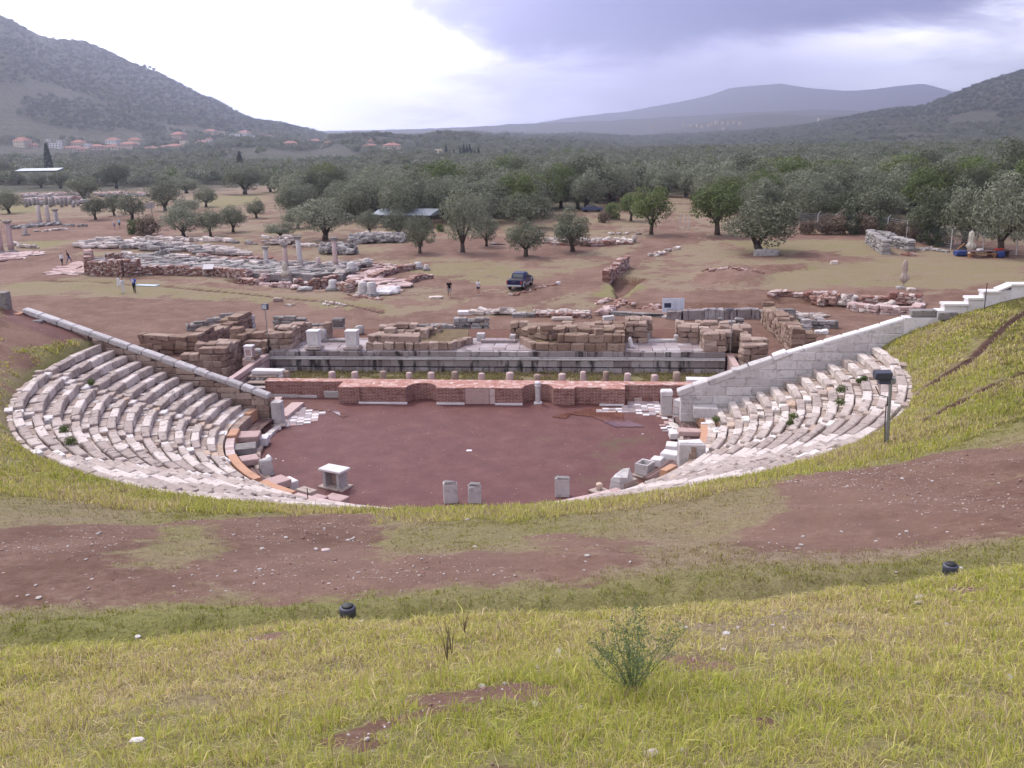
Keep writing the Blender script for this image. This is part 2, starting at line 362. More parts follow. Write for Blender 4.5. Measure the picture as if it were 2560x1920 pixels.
# ---- the ground
def groundmat():
    m, n = newmat('red_earth_and_grass'); pos = n.n('ShaderNodeNewGeometry').outputs['Position']
    at = lambda k: n.n('ShaderNodeAttribute', attribute_name=k).outputs['Fac']
    big = n.noise(pos, .09, 5, .6); mid = n.noise(pos, .7, 6, .65); fine = n.noise(pos, 5, 6, .7); vf = n.noise(pos, 26, 4, .7)
    soil = n.ramp(n.math('ADD', n.math('MULTIPLY', mid, .5), n.math('MULTIPLY', fine, .5)), [(.3, (.10, .050, .034)), (.5, (.175, .098, .070)), (.68, (.29, .185, .14))])
    soil = n.mix(n.math('MULTIPLY', n.sstep(big, .45, .62), .5), soil, (.28, .175, .135))
    soil = n.mix(n.sstep(at('dark'), .1, .9), soil, (.055, .026, .02))
    orch = n.ramp(n.math('ADD', n.math('MULTIPLY', mid, .45), n.math('ADD', n.math('MULTIPLY', fine, .25), n.math('MULTIPLY', vf, .3))), [(.34, (.098, .036, .035)), (.5, (.150, .060, .057)), (.60, (.195, .088, .082)), (.72, (.29, .16, .15))])
    og = n.math('MULTIPLY', n.sstep(n.noise(pos, .35, 5, .65), .50, .66), at('moss')); orch = n.mix(n.math('MULTIPLY', og, .65), orch, (.115, .092, .042))
    soil = n.mix(at('orch'), soil, orch)
    # small pale stones in the soil
    vo = n.n('ShaderNodeTexVoronoi', ins={'Vector': pos, 'Scale': 9.}); rr = n.n('ShaderNodeSeparateColor', ins={0: vo.outputs['Color']}).outputs
    sp = n.math('MULTIPLY', n.math('LESS_THAN', vo.outputs['Distance'], .26), n.math('GREATER_THAN', rr[0], n.math('SUBTRACT', 1., at('stones'))))
    soil = n.mix(sp, soil, n.ramp(rr[1], [(0, (.30, .20, .18)), (.6, (.42, .33, .31)), (1, (.66, .62, .61))]))
    # grass tint
    dry = n.ramp(n.math('ADD', n.math('MULTIPLY', fine, .5), n.math('MULTIPLY', vf, .5)), [(.3, (.17, .118, .08)), (.5, (.255, .19, .13)), (.7, (.35, .28, .195))])
    lush = n.ramp(n.math('ADD', n.math('MULTIPLY', fine, .5), n.math('MULTIPLY', vf, .5)), [(.3, (.10, .10, .03)), (.5, (.19, .185, .055)), (.7, (.31, .28, .11))])
    gr = n.mix(at('lush'), dry, lush)
    brk = n.noise(pos, 2.3, 7, .75, .5)
    gm = n.math('ADD', n.math('MULTIPLY', at('grass'), 1.3), n.math('ADD', n.math('MULTIPLY', fine, .45), n.math('ADD', n.math('MULTIPLY', brk, .75), n.math('MULTIPLY', mid, .4))))
    col = n.mix(n.sstep(gm, 1.14, 1.42), soil, gr)
    col = n.mix(n.math('MULTIPLY', n.sstep(n.noise(pos, 14, 5, .8), .50, .66), n.math('SUBTRACT', .55, n.math('MULTIPLY', at('far'), .5))), col, (.10, .062, .038))
    far = n.ramp(n.math('ADD', n.math('MULTIPLY', n.noise(pos, .02, 6, .7), .5), n.math('MULTIPLY', n.noise(pos, .16, 4, .7), .5)), [(.36, (.07, .08, .05)), (.48, (.11, .115, .075)), (.58, (.145, .125, .088)), (.66, (.19, .155, .115))])
    col = n.mix(at('far'), col, far)
    h = n.math('ADD', n.math('MULTIPLY', fine, .5), n.math('ADD', n.math('MULTIPLY', vf, .35), n.math('MULTIPLY', sp, .25)))
    farh = n.noise(pos, .09, 5, .75)
    b = n.n('ShaderNodeBump', ins={'Height': h, 'Strength': .9, 'Distance': .10})
    b2 = n.n('ShaderNodeBump', ins={'Height': farh, 'Strength': at('far'), 'Distance': 14., 'Normal': b.outputs[0]})
    pr = n.n('ShaderNodeBsdfPrincipled', ins={'Base Color': col, 'Roughness': n.math('SUBTRACT', .93, n.math('MULTIPLY', at('wet'), .45)), 'Specular IOR Level': .25, 'Normal': b2.outputs[0]})
    n.L(pr.outputs[0], n.n('ShaderNodeOutputMaterial').inputs[0]); return m
M['ground'] = groundmat()
def watermat():
    m, n = newmat('muddy_puddle'); pos = n.n('ShaderNodeNewGeometry').outputs['Position']; a = n.noise(pos, .9, 4, .6)
    return finish(m, n, n.ramp(a, [(.35, (.12, .050, .038)), (.6, (.18, .085, .06))]), .13, n.noise(pos, 6, 3, .5), .05, .01, .6)
M['puddle'] = watermat()
# ------------------------------------------------------------------ terrain
BR = np.array([0, 11.2, 11.7, 22.5, 22.72, 23.3, 24.2, 26.8, 30.2, 36, 39.0, 39.7, 40.3, 40.95, 41.6, 50.9, 62, 90])
BZ = np.array([0, 0, -.12, 4.1, 4.85, 5.35, 5.75, 6.75, 7.85, 9.75, 10.6, 10.5, 10.6, 11.42, 11.75, 15.4, 16.6, 17.])
def slopes(pts, sub=0):
    o = []
    for px, py in pts:
        d = ray(px, py); o.append((d[0] / d[1], d[2] / d[1]))
    o.sort(); return np.array(o)
RIDGES = []   # (distance, front width, table of bearing/elevation, noise amplitude)
def ridge(Y, w, pts, amp): k = 12500. / Y if Y < 1500 else (9000. / Y if Y < 3000 else 0); RIDGES.append((Y, w, slopes([(a, b + k) for a, b in pts]), amp))
ridge(1150, 520, [(-400, 380), (0, 374), (250, 376), (450, 366), (560, 350), (690, 350), (800, 362), (900, 370), (1010, 378), (1100, 390), (1300, 420)], 2)
ridge(1250, 450, [(780, 400), (830, 343), (900, 340), (947, 338), (1044, 346), (1083, 334), (1122, 325), (1173, 329), (1219, 342), (1336, 352), (1433, 353), (1511, 364), (1560, 378), (1640, 420)], 5)
ridge(600, 260, [(1950, 460), (2100, 415), (2350, 398), (2560, 372), (2900, 330)], 2)
ridge(1900, 900, [(-600, 0), (-200, 120), (0, 182), (87, 226), (174, 272), (243, 304), (330, 335), (500, 380), (700, 420)], 9)
ridge(2450, 1300, [(-900, -40), (-300, -10), (0, 49), (40, 64), (100, 98), (130, 103), (215, 111), (260, 126), (330, 156), (400, 186), (500, 238), (600, 286), (640, 301), (700, 306), (740, 316), (775, 327), (830, 345), (1000, 400)], 9)
ridge(2300, 1100, [(1500, 400), (1700, 350), (1850, 335), (2000, 318), (2100, 298), (2200, 279), (2322, 264), (2391, 232), (2460, 203), (2560, 174), (2800, 90), (3200, 0)], 8)
ridge(1700, 600, [(1400, 400), (1700, 372), (1900, 352), (2020, 345), (2200, 330), (2300, 322), (2450, 318), (2560, 312), (2800, 300)], 8)
ridge(3700, 800, [(1600, 340), (1700, 322), (1760, 306), (1818, 296), (1905, 283), (1970, 285), (2032, 290), (2100, 286), (2150, 290), (2400, 300)], 5)
ridge(5200, 1000, [(500, 360), (700, 334), (799, 330), (984, 325), (1157, 318), (1280, 311), (1471, 303), (1540, 300), (1714, 290), (1818, 283), (1930, 279), (2032, 273), (2142, 276), (2400, 280)], 6)
ridge(9000, 2400, [(1250, 330), (1355, 305), (1454, 289), (1569, 279), (1620, 268), (1685, 256), (1772, 238), (1830, 218), (1969, 206), (2003, 218), (2084, 224), (2113, 228), (2206, 221), (2255, 212), (2310, 208), (2350, 218), (2391, 232), (2500, 260), (2700, 320)], 12)
LV = 2.05     # line of the seating's front walls in theatre coordinates
TR = [[G(px, py, 6.6)[:2] for px, py in l] for l in ([(2306, 904), (2400, 878), (2470, 852), (2575, 815)], [(2306, 1007), (2400, 970), (2480, 952), (2575, 935)])]
def segdist(x, y, pl):
    d = np.full(np.shape(x), 1e9)
    for a, b in zip(pl[:-1], pl[1:]):
        ax, ay = a; bx, by = b; L2 = (bx - ax) ** 2 + (by - ay) ** 2
        t = np.clip(((x - ax) * (bx - ax) + (y - ay) * (by - ay)) / L2, 0, 1)
        d = np.minimum(d, np.hypot(x - ax - t * (bx - ax), y - ay - t * (by - ay)))
    return d
def RW(r, th):
    return r - (np.interp(th, [-8, 1, 5, 9, 18, 30], [42.2, 41.7, 41.15, 40.9, 40.85, 40.9]) - 40.9) * smooth(35.5, 40.3, r) * (1 - smooth(44, 50, r))
PITS = []     # excavations: polygon (theatre world xy), depth
def inpoly(x, y, P, fuzz=None):
    c = np.zeros(np.shape(x), bool); n = len(P)
    for i in range(n):
        x1, y1 = P[i]; x2, y2 = P[(i + 1) % n]
        c ^= ((y1 > y) != (y2 > y)) & (x < (x2 - x1) * (y - y1) / ((y2 - y1) if y2 != y1 else 1e-9) + x1)
    return c
def pxpoly(l, z=0.): return [G(px, py, z)[:2] for px, py in l]
DRAIN = [pxpoly([(-60, 684), (120, 700), (300, 707), (335, 712)]), pxpoly([(392, 712), (480, 722), (600, 732), (720, 745), (850, 757), (955, 780)])]
MOUND = G(1830, 693, 0)[:2]; MOUND2 = G(1960, 670, 0)[:2]
def H(x, y):
    x = np.asarray(x, float); y = np.asarray(y, float)
    u = C_ * x - S_ * y; v = S_ * x + C_ * y; r = np.hypot(u - .15, v)
    r = RW(r, np.degrees(np.arctan2(u, -v))); b = np.interp(r, BR, BZ)
    rough = (fbm(x * .8, y * .8) - .5) * .22 + (fbm(x * .22 + 5, y * .22) - .5) * .55
    b = b + rough * smooth(23, 25.5, r) * (1 - .4 * smooth(39, 41, r)) + (fbm(x * 2.5, y * 2.5, 3) - .5) * .12 * smooth(24, 27, r)
    soft = .3 + 5.0 * smooth(26, 30, -u)
    s = 1 - smooth(0, 1, (v - LV - .05) / soft)
    b = b * s
    # land to the north, falling gently to the valley
    d = y - CAM[1]
    n = -6. * smooth(190, 470, d) + (fbm(x * .015, y * .015) - .5) * 3.0 * smooth(120, 400, d) + (fbm(x * .25, y * .25) - .5) * .25 * smooth(40, 70, d)
    n = n - 20 * smooth(620, 1500, d) - 2 * smooth(3000, 4300, d) + (fbm(x * .004, y * .004) - .5) * 12 * smooth(700, 1600, d) * (1 - smooth(2500, 3000, d))
    q = (x - CAM[0]) / np.maximum(d, 50.)
    for Y0, w, tab, amp in RIDGES:
        z = CAM[2] + np.interp(q, tab[:, 0], tab[:, 1]) * Y0
        edge = smooth(tab[0, 0] - .05, tab[0, 0] + .02, q) * (1 - smooth(tab[-1, 0] - .02, tab[-1, 0] + .05, q))
        t = np.clip((d - (Y0 - w)) / w, 0, 1); t = .55 * t + .45 * t * t * (3 - 2 * t)
        back = 1 - .5 * np.clip((d - Y0) / (1.4 * w), 0, 1)
        z = (z - n) * t * back * edge + n + (fbm(x * 1.6 / amp / 18, y * 1.6 / amp / 18, 5) - .5) * amp * 1.6 * t
        n = np.where(t > 0, np.maximum(n, z), n)
    far = smooth(12, 60, v)
    near = d < 120
    out = np.where(v > 6, n * np.where(v > 6, far, 0), 0) + b
    for D in DRAIN: out = out - .22 * (1 - smooth(.15, .55, segdist(x, y, D)))
    for D in TR: out = out - .16 * (1 - smooth(.08, .35, segdist(x, y, D)))
    out = out + .85 * np.maximum(0, 1 - np.hypot((x - MOUND[0]) / 4.6, (y - MOUND[1]) / 6.5) ** 1.5) * (.75 + .6 * fbm(x * 1.3, y * 1.3)) + .5 * np.maximum(0, 1 - np.hypot((x - MOUND2[0]) / 5.2, (y - MOUND2[1]) / 2.2) ** 1.5)
    for P, dep in PITS: out = out - dep * inpoly(x, y, P)
    return out
def GP(px, py, far=900.):
    """where the photograph's ray meets the ground"""
    d = ray(px, py); d = d / d[1]; t = np.concatenate([np.linspace(2, 130, 1300), np.linspace(130.2, far, 1500)])
    P = CAM[:, None] + d[:, None] * t; g = H(P[0], P[1]); k = np.argmax(P[2] < g)
    return np.array([P[0, k], P[1, k], g[k]])
def onground(x, y): return float(H(np.array([x]), np.array([y]))[0])
PITS += [(pxpoly([(1520, 697), (1562, 690), (1612, 700), (1590, 712), (1560, 740), (1542, 748), (1535, 722)]), .9)]
PITS += [(pxpoly([(1940, 745), (2230, 748), (2320, 768), (2250, 790), (1760, 775), (1560, 770), (1600, 757), (1900, 760)]), .45)]
PITS += [(pxpoly([(2155, 728), (2225, 731), (2232, 737), (2150, 735)]), .5), (pxpoly([(700, 690), (800, 688), (930, 700), (905, 715), (800, 722), (600, 712), (560, 700)]), .5)]

def lin(a, b, st): return np.arange(a, b, st)
def grow(a, b, st, k):
    o = [a]; 
    while o[-1] < b: st *= k; o.append(o[-1] + st)
    return np.array(o[1:])
gx = np.concatenate([-grow(34, 9800, .34, 1.07)[::-1], lin(-34, -11, .30), lin(-11, 13, .20), lin(13, 36, .30), grow(36, 9800, .34, 1.075)])
gy = np.concatenate([-grow(52, 900, .5, 1.3)[::-1], lin(-52, -36, .13), lin(-36, 8, .24), lin(8, 22, .45), lin(22, 70, .55), grow(70, 9700, .62, 1.022)])
GX, GY = np.meshgrid(gx, gy); gz = H(GX.ravel(), GY.ravel())
gxr, gyr = GX.ravel(), GY.ravel(); nx, ny = len(gx), len(gy)
ii = np.arange((ny - 1) * (nx - 1)); rr_, cc_ = ii // (nx - 1), ii % (nx - 1); b0 = rr_ * nx + cc_
gme = np_mesh('ground', np.stack([gxr, gyr, gz], 1), np.stack([b0, b0 + 1, b0 + nx + 1, b0 + nx], 1), M['ground'], True)
# masks
gu = C_ * gxr - S_ * gyr; gv = S_ * gxr + C_ * gyr; gr_ = np.hypot(gu, gv); gd = gyr - CAM[1]; th = np.degrees(np.arctan2(gu, -gv))   # 0 = towards camera, + right
fz = fbm(gxr * .35, gyr * .35, 5); fz2 = fbm(gxr * 1.2 + 9, gyr * 1.2, 4); fz3 = fbm(gxr * .12 + 3, gyr * .12, 4)
wx = gxr + (fz2 - .5) * 2.2; wy = gyr + (fz - .5) * 3.5
def south_masks(r, th, fz, fz2, fz3):
    g = np.interp(r, [22.6, 23.2, 27.6, 29.6, 32, 35.5, 38.2, 40.4, 40.9, 70], [.75, .95, .95, .62, .45, .45, .62, .66, .88, .88])
    patch = smooth(.5, .62, fz3 + .25 * (fz - .5)) * smooth(26, 28, r) * (1 - smooth(37, 40, r))
    g = g + patch * .2
    cen = np.exp(-((th - 4) / 14.) ** 2) * smooth(26, 28, r) * (1 - smooth(34, 37, r)); g = g + .10 * cen
    rd = smooth(10, 22, th) * (1 - smooth(52, 60, th)) * smooth(26.5, 27.5, r) * (1 - smooth(33, 36, r)); g = g - .0 * rd
    side = smooth(48, 60, th) * smooth(22.6, 23, r); g = g * (1 - side) + side * .85
    ls = smooth(66, 78, -th) * smooth(22.6, 23, r); g = g * (1 - ls) + ls * (.25 + .6 * smooth(.45, .6, fz3))
    hole = smooth(.70, .75, fz2 + .3 * (fz - .5)) * (r > 40.9); g = g - .75 * hole
    l = np.interp(r, [22.6, 24.5, 26.5, 28, 36, 37.8, 38.6, 40.7, 41, 50], [.75, .65, .55, .6, .5, .12, .85, .85, .6, .66]) + (fz - .5) * 1.2
    l = l * (1 - ls * .25)
    return np.clip(g, 0, 1), np.clip(l, 0, 1)
sg, sl = south_masks(RW(gr_, th), th, fz, fz2, fz3)
def gpoly(l): return [GP(*p)[:2] for p in l]
DIRT = [([(-200, 1345), (0, 1325), (200, 1312), (420, 1300), (700, 1290), (950, 1278), (1010, 1330), (940, 1350), (950, 1400), (1250, 1390), (1500, 1400), (1560, 1440), (1300, 1470), (900, 1490), (600, 1500), (350, 1495), (0, 1530), (-200, 1560)], .10), ([(1900, 1205), (2100, 1172), (2300, 1142), (2560, 1112), (2800, 1090), (2800, 1330), (2560, 1345), (2350, 1368), (2100, 1392), (1870, 1384), (1850, 1345), (2000, 1300), (1980, 1250)], .10), ([(1250, 1330), (1560, 1335), (1640, 1420), (1380, 1425)], .25), ([(0, 780), (180, 800), (230, 850), (0, 870)], .12), ([(-40, 900), (30, 960), (20, 1100), (60, 1160), (-40, 1180)], .2),
        ([(330, 1420), (390, 1325), (520, 1300), (580, 1370), (500, 1425)], .62), ([(1640, 1385), (1800, 1375), (1880, 1420), (1760, 1475), (1640, 1455)], .6), ([(1760, 1570), (1880, 1548), (2010, 1575), (2010, 1630), (1920, 1650), (1800, 1655), (1760, 1610)], .12), ([(1960, 1560), (2230, 1575), (2260, 1600), (2050, 1585)], .15), ([(0, 1885), (180, 1830), (360, 1850), (300, 1890), (120, 1925), (0, 1925)], .12), ([(660, 1705), (750, 1700), (740, 1728), (670, 1728)], .15)]
gw = [(gpoly(P), a) for P, a in DIRT]
def dirt_apply(x, y, g, f1, f2):
    X2 = x + (f2 - .5) * .9; Y2 = y + (f1 - .5) * 1.6
    jr = np.random.default_rng(5); js = jr.normal(0, 1, (5, 2))
    for P, a in gw:
        k = 0
        for jx, jy in js: k = k + inpoly(X2 + jx * (.35 + .2 * (Y2 < -40)), Y2 + jy * .45, P) / 5.
        g = g * (1 - k) + k * (a + .55 * (f2 - .5))
    return g
sg = dirt_apply(gxr, gyr, sg, fz, fz2)
south = (gv < LV + .3) | ((np.abs(gu) > 27) & (gv < 6))
REDS = [([(-200, 735), (0, 738), (300, 745), (640, 752), (900, 778), (1000, 792), (1110, 772), (1180, 752), (1280, 738), (1420, 700), (1560, 640), (1690, 578), (1770, 580), (1600, 660), (1490, 705), (1380, 745), (1250, 775), (1130, 790), (1230, 803), (1500, 778), (1750, 745), (1780, 760), (2340, 765), (2300, 900), (2800, 1100), (-300, 1100)], 1.),
        ([(-100, 640), (60, 648), (190, 618), (250, 575), (285, 540), (330, 545), (322, 575), (290, 600), (310, 625), (200, 625), (190, 690), (0, 712), (-100, 700)], .9),
        ([(290, 600), (420, 606), (640, 634), (880, 668), (1000, 678), (1100, 690), (1230, 718), (1270, 745), (1180, 742), (1080, 708), (900, 694), (600, 654), (420, 618), (310, 616)], 1.),
        ([(1060, 598), (1280, 590), (1520, 612), (1420, 640), (1250, 648), (1090, 640), (950, 640)], .75),
        ([(1500, 752), (1640, 722), (1960, 730), (2100, 722), (2240, 722), (2330, 745), (2330, 800), (1500, 795)], 1.),
        ([(-50, 560), (280, 540), (440, 548), (560, 560), (400, 590), (200, 600), (-50, 605)], .6), ([(1725, 704), (1780, 684), (1830, 672), (2010, 660), (2020, 672), (1920, 682), (1910, 700), (1840, 708)], 1.),
        ([(1930, 640), (2040, 625), (2200, 650), (2100, 660)], .6), ([(1760, 590), (2300, 580), (2560, 620), (2560, 640), (2200, 600), (1780, 600)], .7), ([(1600, 600), (1750, 585), (1760, 600), (1640, 625)], .7),
        ([(2280, 740), (2600, 700), (2600, 760), (2330, 770)], .4)]
LUSH = [([(930, 690), (1090, 660), (1230, 655), (1340, 680), (1290, 712), (1150, 702), (1050, 700)], .38), ([(1780, 600), (2180, 596), (2190, 640), (1900, 630)], .38), ([(60, 600), (180, 590), (300, 560), (250, 590), (80, 622)], .7), ([(1480, 740), (1560, 690), (1620, 720), (1560, 750)], .7),
        ([(-100, 690), (300, 700), (700, 735), (980, 765), (980, 790), (600, 752), (200, 728), (-100, 710)], .38), ([(1950, 640), (2560, 650), (2560, 720), (2200, 720), (1900, 700)], .3), ([(0, 500), (100, 505), (140, 530), (0, 535)], .6), ([(500, 480), (640, 470), (660, 500), (520, 520)], .6), ([(640, 950), (1740, 950), (1850, 905), (620, 900)], .6)]
ng = .40 + .8 * (fz - .5) + .5 * (fz2 - .5); nl = .10 + .6 * (fz3 - .45)
rm = np.zeros(len(gxr))
for q_ in range(6):
    jr = np.random.default_rng(40 + q_); jx = jr.normal(0, .5, len(gxr)); jy = jr.normal(0, .9, len(gxr)); r1 = np.zeros(len(gxr))
    for P, a in REDS: r1 = np.maximum(r1, a * inpoly(wx + jx + (fz2 - .5) * 2, wy + jy + (fz2 - .5) * 3, pxpoly(P)))
    rm += r1 / 6
for P, a in LUSH: k = inpoly(wx, wy, pxpoly(P)); nl = np.where(k, a + .8 * (fz2 - .5), nl); ng = np.where(k, .55 + .6 * (fz - .5), ng)
ng = ng * (1 - rm)
for P, dep in PITS: ng = np.where(inpoly(gxr, gyr, P), .05, ng)
pitgrass = (gv > 9.2) & (gv < 14.6) & (np.abs(gu) < 16.4)      # strip behind the brick wall
ng = np.where(pitgrass, .55 + (fz2 - .5), ng); nl = np.where(pitgrass, .45 + (fz - .5), nl)
drainm = np.zeros(len(gxr))
for D in DRAIN + TR: drainm = np.maximum(drainm, 1 - smooth(.15, .42, segdist(gxr, gyr, D)))
grass = np.where(south, sg, np.clip(ng, 0, 1)) * (1 - drainm); lush = np.where(south, sl, np.clip(nl, 0, 1))
grass = np.where(gr_ < 22.5, np.where(gv < 5, 0, grass), grass)
orch = 1 - smooth(11.2, 12.5, np.hypot(gu, gv * .9)); orch = np.maximum(orch, (1 - smooth(9, 30, gv)) * (gv > 0) * .85)
stones = np.where(south & (gr_ > 23), .045 * (1 - sg) + .004, .012); stones = np.where((~south) & (gv > 24) & (gd < 100) & (rm > .9), .05, stones)
_b = gd * math.sin(PIT) + (gz - CAM[2]) * math.cos(PIT); _d = np.maximum(gd * math.cos(PIT) - (gz - CAM[2]) * math.sin(PIT), 1); farp = 1280 + ((gxr - CAM[0]) * _c + _b * _s) / _d * F; fary = 960 - (-(gxr - CAM[0]) * _s + _b * _c) / _d * F
far = np.maximum(smooth(260, 420, gd), smooth(-4, -14, fary - np.interp(farp, [-400, 0, 300, 470, 500, 690, 720, 900, 1250, 1500, 1580, 1740, 1900, 2200, 2560, 3000], [470, 462, 468, 472, 462, 462, 545, 560, 560, 520, 490, 500, 556, 572, 610, 640])) * .8 * (gd > 100)) * (1 - .75 * inpoly(gxr, gyr, pxpoly([(560, 470), (700, 455), (720, 500), (560, 520)], -3)))
moss = np.exp(-(((gu - 8.5) / 4) ** 2 + ((gv + 2) / 6) ** 2))
for nm, arr in dict(grass=grass, lush=lush, orch=orch * (gr_ < 60), stones=stones, far=far, dark=np.maximum(drainm * .8, .28 * (south & (gr_ > 26))), moss=moss, wet=orch * .5).items():
    a = gme.attributes.new(nm, 'FLOAT', 'POINT'); a.data.foreach_set('value', np.asarray(arr, np.float32))
ground = tag(link_mesh('ground', gme), kind='structure')

# sea on the horizon
sm, sn_ = newmat('distant_sea'); finish(sm, sn_, (.30, .33, .42), .35, None, spec=.5)
sea = link_mesh('water', np_mesh('water', [(-9700, 4300, -26.5), (9700, 4300, -26.5), (9700, 9600, -26.5), (-9700, 9600, -26.5)], np.array([[0, 1, 2, 3]]), sm)); tag(sea, kind='structure')

# ------------------------------------------------------------------ haze
hz = bpy.data.materials.new('pale_air'); hz.use_nodes = True; hn = NT(hz.node_tree)
pv = hn.n('ShaderNodeVolumePrincipled', ins={'Color': (.74, .78, 1., 1), 'Density': 2.0e-4, 'Anisotropy': .6})
hn.L(pv.outputs[0], hn.n('ShaderNodeOutputMaterial').inputs[1])
v_, f_ = prism([(-11000, -1200), (11000, -1200), (11000, 10800), (-11000, 10800)], -60, 550)
hb = MB().add(v_, f_).build('haze', hz); tag(hb, kind='stuff', label='thin bluish haze over the valley', cat='haze')
# ------------------------------------------------------------------ theatre: measuring helpers (crops of the photograph)
K = 440 / 2212
def cA(x, y): return (320 + x * K, 760 + y * K)
def cB(x, y): return (640 + x * K, 760 + y * K)
def cC(x, y): return (960 + x * K, 760 + y * K)
def cD(x, y): return (1280 + x * K, 740 + y * K)
def cE(x, y): return (1640 + x * K, 740 + y * K)
def fin(mb, name, mat, o=(0, 0, 0), parent=None, smooth=False):
    """mesh given in theatre coordinates -> object standing at o"""
    o = np.array(o, float); mb.v = [a - o for a in mb.v]
    if parent is not None: return mb.build(name, mat, parent, smooth)
    return mb.build(name, mat, None, smooth, loc=tuple(T(*o)), rz=ROT)
def tempty(name, u, v, z, label=None, cat=None, group=None, rz=0.): return empty(name, tuple(T(u, v, z)), ROT + rz, label, cat, group)
def pblock(mb, r0, r1, a0, a1, z0, z1, ch=.02, jit=.008, c=(0, 0)):
    a = math.radians((a0 + a1) / 2); rm = (r0 + r1) / 2; L = rm * math.radians(abs(a1 - a0))
    mb.add(*cbox((c[0] + rm * math.cos(a), c[1] + rm * math.sin(a), (z0 + z1) / 2), (L, r1 - r0, z1 - z0), a - math.pi / 2, ch, jit))
def wall(mb, a, b, t, z0, ztop, ch=.38, bl=.9, jit=.012, gap=.012, cham=.03, face=None, off=0):
    """courses of blocks from a to b; ztop number or callable of the fraction along"""
    a = np.array(a[:2], float); b = np.array(b[:2], float); L = np.linalg.norm(b - a); d = (b - a) / L; rz = math.atan2(d[1], d[0]); nrm = np.array([-d[1], d[0]])
    zt = ztop if callable(ztop) else (lambda s: ztop); i = 0; z = z0
    zmax = max(zt(s) for s in np.linspace(0, 1, 21))
    while z < zmax - .04:
        h = ch * rng.uniform(.93, 1.07); s = -rng.uniform(0, bl * .6) if i % 2 else 0.
        while s < L - .05:
            l = bl * rng.uniform(.65, 1.35); s0 = max(s, 0); s1 = min(s + l, L); s += l
            if L - s < .3 * bl: s1 = L; s = L
            m_ = (s0 + s1) / 2 / L; top = zt(m_)
            if z + h * .45 > top or s1 - s0 < .08: continue
            hh = h if z + h < top + .1 else max(.1, top - z)
            c = a + d * (s0 + s1) / 2 + nrm * (off + rng.normal(0, jit))
            mb.add(*cbox((c[0], c[1], z + hh / 2), (s1 - s0 - gap, t * rng.uniform(.97, 1.03), hh - gap * .6), rz, cham, jit))
        z += h; i += 1
    return mb
def ragged(lo, hi, seed, n=7):
    r = np.random.default_rng(seed); xs = np.linspace(0, 1, n); ys = r.uniform(lo, hi, n)
    return lambda s: float(ys[min(n - 1, int(s * n))])

# ------------------------------------------------------------------ seating
CU = .15
RK = [13.80 + .757 * k for k in range(12)]; ZK = [1.41 + .322 * k for k in range(12)]
STL = [-168., -149.3, -130.6, -112., -93.3]; STR = [-6.2, -24.9, -43.6, -62.3, -81.]
seating = tempty('stone_seating', 0, 0, 0, 'curved bank of weathered pinkish marble seat rows round the orchestra', 'theatre seating')
def seg_row(k, a0, a1):
    """a0<a1 degrees: seat blocks of one wedge and row"""
    mb = MB(); R = RK[k]; z = ZK[k]; a = a0
    while a < a1 - .3:
        L = rng.uniform(1.0, 2.0); da = math.degrees(L / R); b = min(a + da, a1)
        if a1 - b < da * .35: b = a1
        dr = rng.normal(0, .016); dz = rng.normal(0, .013)
        pblock(mb, R + dr, R + .40 + dr, a + .06, b - .06, z - .44, z + dz, .04, .018, (CU, 0)); a = b
    return mb
def seg_foot(k, a0, a1):
    mb = MB(); R = RK[k] + .43; z = ZK[k] - .105; a = a0; w = .757 - .43 + .05 if k < 11 else .42
    while a < a1 - .2:
        L = rng.uniform(.3, .95); da = math.degrees(L / R); b = min(a + da, a1); dz = rng.normal(0, .02)
        pblock(mb, R, R + w - .03, a + .06, b - .06, z - .3, z + dz, .02, .01, (CU, 0))
        a = b
    return mb
def segs(k):
    R = RK[k]; e = math.degrees(math.asin((LV - .45) / R)); g = math.degrees(.37 / R); o = []
    bl = [-180 - e] + [x for s in STL for x in (s - g, s + g)]; bl = list(zip(bl[0::2], bl[1::2]))
    br = [e] + [x for s in STR for x in (s + g, s - g)]; br = [(b, a) for a, b in zip(br[0::2], br[1::2])]
    o = bl + br + [(STL[-1] + g, STR[-1] - g)]
    return o
for k in range(12):
    for j, (a0, a1) in enumerate(segs(k)):
        if k == 0 and j == 0: a0 += 1.5
        r_ = fin(seg_row(k, a0, a1), 'seat_row', M['marble'], parent=seating); fin(seg_foot(k, a0, a1), 'foot_row', M['foot'], parent=r_)
stairmb = []
for s in STL + STR:
    mb = MB()
    for k in range(-1, 12):
        R = RK[k] if k >= 0 else RK[0] - .757; zt = ZK[k] if k >= 0 else ZK[0] - .322
        for q, (dr, dz) in enumerate(((-.02, -.10), (.36, .06))):
            g = math.degrees(.36 / R)
            pblock(mb, R + dr + rng.normal(0, .02), R + dr + .40, s - g + rng.normal(0, .3), s + g * rng.uniform(.5, 1), zt + dz - .36, zt + dz - (.0 if k >= 0 else .1), .03, .015, (CU, 0))
            if rng.random() < .5: pblock(mb, R + dr + .1, R + dr + .42, s, s + g, zt + dz - .3, zt + dz - .02, .03, .015, (CU, 0))
    fin(mb, 'staircase', M['foot'], parent=seating)
